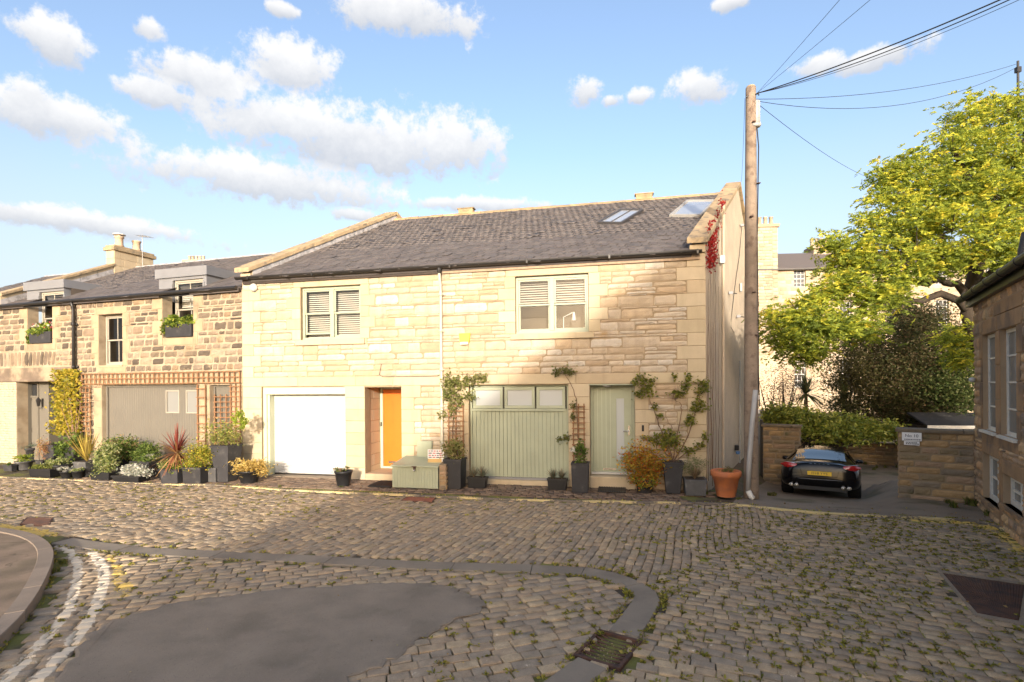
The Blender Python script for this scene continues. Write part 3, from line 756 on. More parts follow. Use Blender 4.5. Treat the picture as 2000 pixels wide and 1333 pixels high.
def driveway():
    V = []; n = 40
    kl = [p for p in KERB if 4.2 < p[0] and p[1] > 8.2][::1]
    far0, far1 = Vector((5.2, 12.6)), Vector((0, 0))
    line = [k for k in kl]
    for i, p in enumerate(line):
        for j in range(n+1):
            t = j/n*13.5; x, y = p[0]+.5255*t, p[1]+.06+.851*t; V.append((x, y, .002+drive_h(x, y)))
    Q = [[i*(n+1)+j, (i+1)*(n+1)+j, (i+1)*(n+1)+j+1, i*(n+1)+j+1] for i in range(len(line)-1) for j in range(n)]
    struct(np_mesh('driveway', V, Q, MAT['drive'], smooth=True))
driveway()
def pavement():
    line = [p for p in KERB if -17 < p[0] < 4.3]; g = random.Random(12)
    pv = struct(sheet('pavement', [(p[0], p[1]+.05) for p in line]+[tuple(FM.w(.3, .3)[:2]), tuple(FM.w(S_L, .3)[:2]), tuple(FL.w(-10, .4)[:2])], -.018, MAT['bed']))
    items = []
    for r in range(0, 9):
        s = S_L-4-g.uniform(0, .2)
        while s < .05:
            l = g.uniform(.15, .24); y = -.07-r*.135; sm = s+l/2; s += l
            p = FM.w(sm, y)
            if sm < S_L-.2 and FL.loc(p)[1] > -.05: continue
            if not poly_in([(a, b-.09) for a, b in KERB]+[(9, 20), (-26, 26)], p.x, p.y-.17): continue
            if sm > -.6 and r > 3: continue
            m = Matrix.Translation((p.x, p.y, .004+g.gauss(0, .003))) @ Matrix.Rotation(-FAC_A+g.gauss(0, .02), 4, 'Z') @ Matrix.Diagonal((l-.012, .122, 1, 1))
            items.append((m, 1/p.length))
    pieces('paving_block', items, 'sett', MAT['paver'], pv, 300, True, 'paving_blocks')
pavement()
def gully():
    c = sum(GUL, Vector())/4; ex = (GUL[2]-GUL[1]).normalized(); ang = math.atan2(ex.y, ex.x)
    t = thing('drain_gully', 'dished cast iron drain grate beside the curved channel stones', 'drain', (c.x, c.y, 0), ang)
    w, d = (GUL[2]-GUL[1]).length, (GUL[1]-GUL[0]).length
    f = MB()
    for a in ((-w/2, w/2, -d/2, -d/2+.035), (-w/2, w/2, d/2-.035, d/2), (-w/2, -w/2+.035, -d/2+.035, d/2-.035), (w/2-.035, w/2, -d/2+.035, d/2-.035)): f.box(*a[:4], -.06, .006)
    f.build('frame', MAT['iron'], t, bevel=.004)
    for k in range(8):
        y = -d/2+.07+(d-.14)*k/7; P = []
        for i in range(9):
            x = -w/2+.03+(w-.06)*i/8; P.append((x, y, -.008-.030*(1-(2*i/8-1)**2)))
        MB().tube(P, .013, 6).build('grate_bar', MAT['iron'], t, True)
    MB().box(-w/2+.03, w/2-.03, -d/2+.03, d/2-.03, -.10, -.075).build('sump', MAT['soil'], t)
    q = np.random.default_rng(3); P = np.c_[q.uniform(-w/2+.05, w/2-.05, 380), q.uniform(-d/2+.05, d/2*.5, 380), q.uniform(-.04, -.02, 380)]
    leaf_cloud('debris', P, .02, [(.30, .22, .13), (.22, .15, .09), (.42, .34, .22)], MAT['leaf'], t, .6, .1, 4)
gully()
def cover(name, C, label, frame_mat, inset, plate_mat, bars=0):
    c = sum(C, Vector())/4; t = thing(name, label, 'manhole cover', (c.x, c.y, 0))
    p = [q-c for q in C]; i_ = [q*(1-inset) for q in p]
    fm = MB()
    for k in range(4):
        a, b, e, f = p[k], p[(k+1) % 4], i_[(k+1) % 4], i_[k]
        fm.hexa([(q.x, q.y, -.05) for q in (a, b, e, f)]+[(q.x, q.y, .004) for q in (a, b, e, f)])
    fm.build('frame', frame_mat, t)
    MB().hexa([(q.x*.985, q.y*.985, -.04) for q in i_]+[(q.x*.985, q.y*.985, 0) for q in i_]).build('plate', plate_mat, t)
    if bars:
        rb = MB()
        for k in range(bars):
            s = (k+.5)/bars
            a, b = i_[0].lerp(i_[1], s)*.96, i_[3].lerp(i_[2], s)*.96; d = (i_[1]-i_[0]).normalized()*.009
            rb.hexa([((a-d).x, (a-d).y, 0), ((b-d).x, (b-d).y, 0), ((b+d).x, (b+d).y, 0), ((a+d).x, (a+d).y, 0)]+[((a-d*.6).x, (a-d*.6).y, .006), ((b-d*.6).x, (b-d*.6).y, .006), ((b+d*.6).x, (b+d*.6).y, .006), ((a+d*.6).x, (a+d*.6).y, .006)])
        rb.build('tread', plate_mat, t)
    return t
cover('manhole_cover', MAN, 'large rusty manhole cover set in concrete at the right edge', MAT['concrete'], .13, MAT['iron'], 26)
cover('manhole_cover', MAN2, 'small reddish iron cover in the setts in front of the storage chest', MAT['iron'], .06, M('red_iron', (.20, .075, .045), .8, .2, 9), 9)
cover('manhole_cover', MAN3, 'brown iron cover near the yellow painted stones at the left corner', MAT['iron'], .08, MAT['iron'], 10)

# ---------------------------------------------------------------- windows and doors (drawn in the frame of a front: x along, y into the house)
def sash_window(parent, rect, y, mat, name='window', cols=2, astragal=0, blind=None, raised=0, fw=.07, sill=None, sill_mat=None, frame=None, room=.9, gm=None):
    s0, s1, h0, h1 = rect; W = (s1-s0)/cols
    fr = MB()
    fr.box(s0, s1, y, y+.09, h1-fw, h1); fr.box(s0, s1, y, y+.09, h0, h0+fw*.9)
    fr.box(s0, s0+fw*.8, y, y+.09, h0+fw*.9, h1-fw); fr.box(s1-fw*.8, s1, y, y+.09, h0+fw*.9, h1-fw)
    for c in range(1, cols): fr.box(s0+W*c-fw*.75, s0+W*c+fw*.75, y-.012, y+.09, h0+fw*.9, h1-fw)
    wn = fr.build(name, mat, parent, bevel=.006)
    hm = (h0+h1)/2
    for c in range(cols):
        a = s0+W*c+(fw*.8 if c == 0 else fw*.75); b = s0+W*(c+1)-(fw*.8 if c == cols-1 else fw*.75)
        for (z0, z1, yy, nm) in ((hm-.02, h1-fw, y+.02, 'top'), (h0+fw*.9+(raised if c == 0 else 0), hm+.02+(raised if c == 0 else 0)*.2, y+.052, 'low')):
            sm = MB(); t = .042
            sm.box(a, b, yy, yy+.03, z1-t, z1); sm.box(a, b, yy, yy+.03, z0, z0+t*(1.3 if nm == 'low' else 1)); sm.box(a, a+t, yy, yy+.03, z0+t*1.3, z1-t); sm.box(b-t, b, yy, yy+.03, z0+t*1.3, z1-t)
            for k in range(astragal):
                x = a+(b-a)*(k+1)/(astragal+1); sm.box(x-.011, x+.011, yy+.004, yy+.026, z0+t*1.3, z1-t)
            sm.build('sash', mat, wn, bevel=.004)
            MB().add([(a+t, yy+.016, z0+t), (b-t, yy+.016, z0+t), (b-t, yy+.016, z1-t), (a+t, yy+.016, z1-t)], [(0, 1, 2, 3)]).build('pane', gm or MAT['glass'], wn)
    if blind:
        bm = MB()
        n = int((h1-h0)/.055)
        for k in range(n):
            z = h0+(h1-h0)*(k+.5)/n
            if z < h0+(h1-h0)*blind[1]: continue
            dy, dz = .022*math.cos(blind[0]), .022*math.sin(blind[0])
            bm.add([(s0+.03, y+.20-dy, z-dz), (s1-.03, y+.20-dy, z-dz), (s1-.03, y+.20+dy, z+dz), (s0+.03, y+.20+dy, z+dz)], [(0, 1, 2, 3)])
        bm.build('blind', MAT['blind'], wn)
    rm = MB(); e = .1
    rm.add([(s0-e, y+.10, h0-e), (s1+e, y+.10, h0-e), (s1+e, y+room, h0-e), (s0-e, y+room, h0-e), (s0-e, y+.10, h1+e), (s1+e, y+.10, h1+e), (s1+e, y+room, h1+e), (s0-e, y+room, h1+e)],
           [(0, 1, 2, 3), (7, 6, 5, 4), (3, 2, 6, 7), (0, 3, 7, 4), (2, 1, 5, 6)])
    rm.build('interior', MAT['dark_room'], wn)
    if sill:
        MB().box(*sill).build('sill', sill_mat, wn, bevel=.008)
    return wn

def front(parent, off, rect, voids, dressed, rub_kind, rub_mat, ash_mat, mortar, ch, ln, joint, seed, split=.12, extra=(), thick=.30, out=.01, ash_joint=.007, cap=300):
    """the front wall of a house: a mortar slab with openings, rubble stones and dressed stones set in it"""
    g = random.Random(seed)
    w = wall_back(rect, voids, 0, thick).build('wall', mortar, parent, loc=(-off, 0, 0))
    cells = layout(rect, list(voids)+list(dressed)+list(extra), ch, ln, g, split)
    it = stone_items(cells, joint, .0, g, out=out)
    pieces('stone', it, rub_kind, rub_mat, w, cap, rest='stones')
    if dressed: pieces('dressed_stone', stone_items(dressed, ash_joint, -.012, g, out=.002, tilt=.0005), 'ashlar', ash_mat, w, 300)
    return w

# ---------------------------------------------------------------- the new mews pair
EAVE_Y, EAVE_H, RIDGE_Y, RIDGE_H = -.12, 5.32, 5.25, 8.36
PITCH = math.atan2(RIDGE_H-EAVE_H, RIDGE_Y-EAVE_Y); SLOPE = math.hypot(RIDGE_H-EAVE_H, RIDGE_Y-EAVE_Y)
RF = Matrix(((1, 0, 0, 0), (0, math.cos(PITCH), -math.sin(PITCH), EAVE_Y), (0, math.sin(PITCH), math.cos(PITCH), EAVE_H), (0, 0, 0, 1)))   # roof plane: x along, y up the slope, z out
def roof_px(u, v, lift=.0):
    k = ray(u, v); k2 = Vector((k.dot(FM.d), k.dot(FM.n), k.z)); c2 = Vector(FM.loc(CAM))
    Ri = RF.inverted(); a = Ri @ c2; b = Ri.to_3x3() @ k2; t = (lift-a.z)/b.z; p = a+b*t; return p.x, p.y
ROT = rad(-17.6)
def slated(parent, off, s_left, s_right, name, seed, w=.205, ex=.20, rot=ROT, frame=RF, slope=SLOPE, skew=SK, voids=(), eave_y=EAVE_Y, cosp=None, mat='slate', cap=300):
    g = random.Random(seed); items = []; e1 = (math.cos(rot), math.sin(rot)); e2 = (-math.sin(rot), math.cos(rot)); cosp = cosp or math.cos(PITCH)
    edge = lambda s, t: s+skew*(t*cosp+eave_y)
    for r in range(-26, 60):
        for c in range(-80, 80):
            a = (c+.5*(r % 2))*w*1.0+g.gauss(0, .006); b = r*ex+g.gauss(0, .006); wd = w*g.uniform(.86, 1.0)
            x = s_left+a*e1[0]+b*e2[0]; t = a*e1[1]+b*e2[1]
            cx, ct = x+e2[0]*ex*.5, t+e2[1]*ex*.5
            if not (-.05 < ct < slope+.02 and edge(s_left, ct)-.03 < cx < edge(s_right, ct)+.03): continue
            if any(poly_in(q, cx, ct) for q in voids): continue
            tilt = g.gauss(.030, .006)
            m = frame @ Matrix.Translation((x, t, .014+(g.uniform(.006, .014) if g.random() < .05 else g.uniform(0, .004)))) @ Matrix.Rotation(rot+g.gauss(0, .012), 4, 'Z') @ Matrix.Rotation(-tilt, 4, 'X') @ Matrix.Diagonal((wd, ex*1.35, g.uniform(.006, .011), 1))
            items.append((Matrix.Translation((-off, 0, 0)) @ m, -t))
    sp = lambda s, t, z: tuple(frame @ Vector((edge(s, t), t, z)))
    d = MB().hexa([sp(s_left, -.02, -.12), sp(s_right, -.02, -.12), sp(s_right, slope, -.12), sp(s_left, slope, -.12), sp(s_left, -.02, 0), sp(s_right, -.02, 0), sp(s_right, slope, 0), sp(s_left, slope, 0)])
    b1 = frame @ Vector((edge(s_left, slope), slope, 0)); b2 = frame @ Vector((edge(s_right, slope), slope, 0))
    yb = 2*b1.y-eave_y; zb = (frame @ Vector((0, 0, 0))).z; dx = skew*(yb-b1.y)
    d.add([(b1.x, b1.y, b1.z), (b2.x, b2.y, b2.z), (b2.x+dx, yb, zb), (b1.x+dx, yb, zb)], [(0, 1, 2, 3)])     # the slope at the back
    rf = d.build('roof', MAT[mat], parent, loc=(-off, 0, 0))
    # pieces are laid in the house frame; the roof part itself already carries the offset
    pieces('slate', [(Matrix.Translation((off, 0, 0)) @ m, k) for m, k in items], 'slate', MAT[mat], rf, cap, rest='slates')
    return rf
def skylight(parent, off, corners, bars, mat_frame):
    P = [roof_px(*c, .05) for c in corners]; c = (sum(p[0] for p in P)/4, sum(p[1] for p in P)/4)
    a = math.atan2(P[1][1]-P[0][1], P[1][0]-P[0][0]); w = (math.hypot(P[1][0]-P[0][0], P[1][1]-P[0][1])+math.hypot(P[2][0]-P[3][0], P[2][1]-P[3][1]))/2; h = (math.hypot(P[3][0]-P[0][0], P[3][1]-P[0][1])+math.hypot(P[2][0]-P[1][0], P[2][1]-P[1][1]))/2
    m = MB(); t = .07
    for q in ((-w/2, w/2, -h/2, -h/2+t), (-w/2, w/2, h/2-t, h/2), (-w/2, -w/2+t, -h/2+t, h/2-t), (w/2-t, w/2, -h/2+t, h/2-t)): m.box(*q, -.02, .085)
    for k in range(bars): x = -w/2+w*(k+1)/(bars+1); m.box(x-.014, x+.014, -h/2+t, h/2-t, .05, .075)
    o = m.build('skylight', mat_frame, parent, bevel=.006)
    o.matrix_basis = Matrix.Translation((-off, 0, 0)) @ RF @ Matrix.Translation((c[0], c[1], .0)) @ Matrix.Rotation(a, 4, 'Z')
    MB().add([(-w/2+t, -h/2+t, .055), (w/2-t, -h/2+t, .055), (w/2-t, h/2-t, .055), (-w/2+t, h/2-t, .055)], [(0, 1, 2, 3)]).build('pane', MAT['sky_glass'], o)
    return [(c[0]+x*math.cos(a)-y*math.sin(a), c[1]+x*math.sin(a)+y*math.cos(a)) for x, y in ((-w/2, -h/2), (w/2, -h/2), (w/2, h/2), (-w/2, h/2))]
MAT['sky_glass'] = glass_mat('skylight_glass', refl=1.5, transp=False, dark=(.46, .48, .49), rough=.15)
MAT['grey_frame'] = M('grey_skylight_frame', (.055, .052, .052), .5, .1)
MAT['pale_frame'] = M('pale_grey_skylight_frame', (.30, .29, .27), .5, .1)

HL = thing('mews_house', 'cream sandstone mews house with white roller garage door and orange front door', 'house', FM.w(S_M, 0), FM.ang)
HR = thing('mews_house', 'cream sandstone mews house with sage green garage doors and green front door', 'house', FM.w(0, 0), FM.ang)
G1, D1, W1 = (-11.28, -8.82, -.1, 2.39), (-8.27, -7.27, -.1, 2.365), (-10.09, -8.37, 3.62, 5.0)
G2, D2, W2 = (-5.5, -3.07, -.1, 2.40), (-2.57, -1.55, -.1, 2.39), (-4.32, -2.58, 3.62, 4.99)
_g = random.Random(2)
def band(s0, s1, h0, h1, lo, hi):
    out = []; x = s0
    while x < s1-1e-3:
        l = _g.uniform(lo, hi)
        if s1-x-l < lo*.5: l = s1-x
        out.append((x, x+l, h0, h1)); x += l
    return out
def pier(s0, s1, h0, h1, ch=.295): n = round((h1-h0)/ch); return [(s0, s1, h0+(h1-h0)*k/n, h0+(h1-h0)*(k+1)/n) for k in range(n)]
drL = band(S_L, S_M, 2.40, 2.645, 1.0, 1.7) + pier(S_L, -11.28, 0, 2.40) + pier(-8.82, -8.27, 0, 2.40) + alt_blocks(-7.27, 1, 0, 2.40, .295, .34, .52, _g)
drL += alt_blocks(-10.09, -1, 3.62, 5.0, .28, .26, .42, _g)+alt_blocks(-8.37, 1, 3.62, 5.0, .28, .24, .40, _g)+[(-10.3, -8.15, 5.0, 5.16)]
drL += [(S_L, S_L+(.56 if k % 2 else .34), 2.645+.294*k, 2.645+.294*(k+1)) for k in range(8)]
drL += [(-8.37-1.9, -8.20, 3.47, 3.62)]
drR = band(S_M, 0, 2.41, 2.65, 1.1, 1.8) + pier(-5.72, -5.5, 0, 2.41) + pier(-3.07, -2.57, 0, 2.41) + alt_blocks(-1.55, 1, 0, 2.41, .295, .30, .46, _g)
drR += alt_blocks(-4.32, -1, 3.62, 4.99, .28, .26, .42, _g)+alt_blocks(-2.58, 1, 3.62, 4.99, .28, .26, .44, _g)+[(-4.55, -2.35, 4.99, 5.16)]
drR += [(-(.62 if k % 2 else .40), 0, .296*k, .296*(k+1)) for k in range(8)]+[(-(.62 if k % 2 else .40), 0, 2.65+.2935*k, 2.65+.2935*(k+1)) for k in range(9)]
drR += [(-4.42, -2.48, 3.47, 3.62)]
front(HL, S_M, (S_L, S_M, -.1, 5.30), [G1, D1, W1], drL, 'split', MAT['rubble'], MAT['ashlar'], MAT['mortar'], (.13, .21), (.32, .85), .010, 5, .16)
front(HR, 0, (S_M, 0, -.1, 5.30), [G2, D2, W2], drR, 'split', MAT['rubble'], MAT['ashlar'], MAT['mortar'], (.13, .21), (.32, .85), .010, 6, .16)

def roofs():
    c1 = [(1312.5, 421.9), (1376, 421.9), (1394.2, 392.2), (1336.5, 392.2)]; c2 = [(1176.5, 436), (1222.6, 437), (1249, 411), (1203, 410)]
    v1 = skylight(HR, 0, c1, 0, MAT['pale_frame']); v2 = skylight(HR, 0, c2, 1, MAT['grey_frame'])
    rl = slated(HL, S_M, S_L+.33, S_M, 'roof', 31); rr = slated(HR, 0, S_M, -.26, 'roof', 32, voids=[v1, v2])
    g = random.Random(3)
    for root, rf, off, a, b in ((HL, rl, S_M, S_L+.3, S_M), (HR, rr, 0, S_M, -.28)):      # ridge tiles
        x = a+SK*RIDGE_Y; e = b+SK*RIDGE_Y
        while x < e-.05:
            l = min(.46, e-x); m = MB(); P = [(-.13, -.075), (-.10, .0), (-.04, .055), (.04, .055), (.10, .0), (.13, -.075)]; dz = g.gauss(0, .006)
            for xx in (x+.004, x+l-.004):
                for y, z in P: m.v.append((xx, RIDGE_Y+y, RIDGE_H+z+dz))
            m.f += [[i, i+1, i+7, i+6] for i in range(5)]+[[5, 4, 3, 2, 1, 0], [6, 7, 8, 9, 10, 11]]
            m.build('ridge_tile', MAT['ridge'], rf); x += l
    for root, rf, off, u in ((HL, rl, S_M, 911), (HR, rr, 0, 1258)):               # ridge vents
        s = FM.px(u, 400, RIDGE_Y)[0]
        MB().box(s-.26, s+.26, RIDGE_Y-.12, RIDGE_Y+.12, RIDGE_H+.0, RIDGE_H+.17).box(s-.19, s+.19, RIDGE_Y-.125, RIDGE_Y-.10, RIDGE_H+.09, RIDGE_H+.14).box(s-.3, s+.3, RIDGE_Y-.14, RIDGE_Y+.14, RIDGE_H+.172, RIDGE_H+.20).build('ridge_vent', MAT['ridge'], rf)
    # gutters and boards
    for root, off, a, b, bm in ((HL, S_M, S_L+.05, S_M, 'fascia'), (HR, 0, S_M, -.10, 'fascia_pale')):
        P = [(.072*math.sin(q), -.072*math.cos(q)) for q in [math.pi*(-.5+i/8) for i in range(9)]]
        m = MB(); x1 = b+(.02 if off else .0)
        for xx in (a-(.10 if off else 0), b):
            for y, z in P: m.v.append((xx, EAVE_Y-.05+y, EAVE_H+.005+z))
            for y, z in P: m.v.append((xx, EAVE_Y-.05+y*.88, EAVE_H+.005+z*.88))
        for i in range(8):
            m.f.append([i, i+1, 18+i+1, 18+i]); m.f.append([9+i+1, 9+i, 27+i, 27+i+1])
        m.f += [[0, 18, 27, 9], [8, 17, 35, 26]]
        for k in range(2): m.f += [[18*k+i, 18*k+i+1, 18*k+9+i+1, 18*k+9+i] for i in range(8)]
        x = a+.3
        while x < b: m.box(x-.012, x+.012, EAVE_Y-.122, EAVE_Y+.02, EAVE_H-.075, EAVE_H-.062); m.box(x-.02, x+.02, EAVE_Y-.119, EAVE_Y-.113, EAVE_H-.07, EAVE_H+.02); x += 1.9
        m.build('gutter', MAT['gutter'], root, loc=(-off, 0, 0))
        MB().box(a+.02, b-.02, -.06, -.028, 5.15, 5.262).build('fascia_board', MAT[bm], root, loc=(-off, 0, 0))
    # skew copings over the two gables
    def cope(root, off, s, w, y0, y1, h0, h1, n, mat='cope'):
        for k in range(n):
            a, b = y0+(y1-y0)*k/n+.004, y0+(y1-y0)*(k+1)/n-.004; ha, hb = h0+(h1-h0)*(a-y0)/(y1-y0), h0+(h1-h0)*(b-y0)/(y1-y0); j = _g.gauss(0, .006)
            sa, sb = s+SK*a, s+SK*b
            MB().hexa([(sa, a, ha-.13+j), (sa+w, a, ha-.13+j), (sb+w, b, hb-.13+j), (sb, b, hb-.13+j), (sa, a, ha+j), (sa+w, a, ha+j), (sb+w, b, hb+j), (sb, b, hb+j)]).build('coping_stone', MAT[mat], root, loc=(-off, 0, 0), bevel=.015)
    cope(HR, 0, -.36, .44, -.16, RIDGE_Y+.08, 5.62, 8.74, 7); cope(HR, 0, -.36, .44, RIDGE_Y+.09, 10.5, 8.74, 5.6, 6)
    cope(HL, S_M, S_L-.07, .44, -.16, RIDGE_Y+.02, 5.58, 8.68, 8); cope(HL, S_M, S_L-.07, .44, RIDGE_Y+.03, 10.5, 8.68, 5.6, 6)
    # upstands below the copings
    def upstand(root, off, s, w, mat, name):
        P = []
        for x in (s, s+w):
            for y, h0, h1 in ((-.0, 5.16, 5.50), (RIDGE_Y, 8.2, 8.60), (10.4, 5.0, 5.45)): P.append((x+SK*y, y, h0)); P.append((x+SK*y, y, h1))
        m = MB().add(P, [(0, 2, 3, 1), (2, 4, 5, 3), (6, 7, 9, 8), (8, 9, 11, 10), (1, 3, 9, 7), (3, 5, 11, 9), (0, 1, 7, 6), (4, 10, 11, 5), (0, 6, 8, 2), (2, 8, 10, 4)])
        m.build(name, MAT[mat], root, loc=(-off, 0, 0))
    upstand(HL, S_M, S_L+.0, .32, 'ashlar', 'parapet'); upstand(HR, 0, -.28, .22, 'ashlar', 'parapet')
    for root, off, s in ((HL, S_M, S_L+.325), (HR, 0, -.305)):
        m = MB(); n = 14; e = .022
        for k in range(n):
            a, b = RIDGE_Y*k/n, RIDGE_Y*(k+1)/n+.03; h = lambda y: EAVE_H+(RIDGE_H-EAVE_H)*(y-EAVE_Y)/(RIDGE_Y-EAVE_Y)
            q = s if root is HL else s+.02; o_ = e if root is HL else -e; z = .01*(k % 2)
            m.hexa([(q+SK*a, a, h(a)-.02), (q+SK*b, b, h(b)-.02), (q+SK*b+o_, b, h(b)-.02), (q+SK*a+o_, a, h(a)-.02), (q+SK*a, a, h(a)+.22), (q+SK*b, b, h(b)+.22), (q+SK*b+o_*.3, b, h(b)+.22), (q+SK*a+o_*.3, a, h(a)+.22)])
        m.build('flashing', MAT['lead'], root, loc=(-off, 0, 0))
    # the roughcast gable on the driveway side
    prof = [(.02, -.6), (10.4, -1.2), (10.4, 5.42), (RIDGE_Y, 8.55), (.02, 5.45)]
    P = [(SK*y-.0, y, h) for y, h in prof]+[(SK*y-.27, y, h) for y, h in prof]
    MB().add(P, [(0, 1, 2, 3, 4), (9, 8, 7, 6, 5), (0, 5, 6, 1), (1, 6, 7, 2), (4, 9, 5, 0)]).build('gable_wall', MAT['harl'], HR)
    # back and party walls close the volume
    MB().add([(S_M+SK*10.4, 10.4, -1), (SK*10.4, 10.4, -1), (SK*10.4, 10.4, 5.3), (S_M+SK*10.4, 10.4, 5.3)], [(1, 0, 3, 2)]).build('back_wall', MAT['harl'], HR)
    MB().add([(S_L+SK*10.4, 10.4, 0), (S_M+SK*10.4, 10.4, 0), (S_M+SK*10.4, 10.4, 5.3), (S_L+SK*10.4, 10.4, 5.3), (S_L, 0, 0), (S_L, 0, 5.3), (S_L+SK*RIDGE_Y, RIDGE_Y, 8.4)], [(1, 0, 3, 2), (4, 5, 6, 3, 0)]).build('back_wall', MAT['harl'], HL, loc=(-S_M, 0, 0))
    # kneeler stones at the foot of the right coping
    MB().box(-.34, -.0, -.06, .3, 5.305, 5.49).build('kneeler', MAT['ashlar'], HR, bevel=.01); MB().box(S_L, S_L+.3, -.06, .3, 5.305, 5.45).build('kneeler', MAT['ashlar'], HL, loc=(-S_M, 0, 0), bevel=.01)
    # rainwater pipe between the pair
    x = FM.px(864, 700)[0]; m = MB()
    m.tube([(x, -.17, 5.16), (x, -.17, 5.02), (x, -.10, 4.86), (x, -.08, 4.7), (x, -.08, .25), (x, -.12, .05)], .036, 10)
    for z in (4.6, 3.7, 2.75, 1.85, .95): m.lathe([(.05, z), (.05, z+.07)], 10, (x, -.08, 0)); m.box(x-.075, x+.075, -.045, -.015, z+.015, z+.055)
    o = m.build('downpipe', MAT['cream_pipe'], HR, True)
    MB().lathe([(.04, 5.13), (.055, 5.2), (.055, 5.26)], 10, (x, -.17, 0)).build('outlet', MAT['gutter'], HR)
    cb = MB().tube([FM_l(645+100, 711), FM_l(741, 733), FM_l(748, 736.5), FM_l(800, 736), FM_l(855, 735), FM_l(862, 731)], .007, 5)
    cb.build('cable', MAT['wire'], HL, loc=(-S_M, 0, 0))
def FM_l(u, v, y=-.03): s, h = FM.px(u, v, y); return (s, y, h)
roofs()

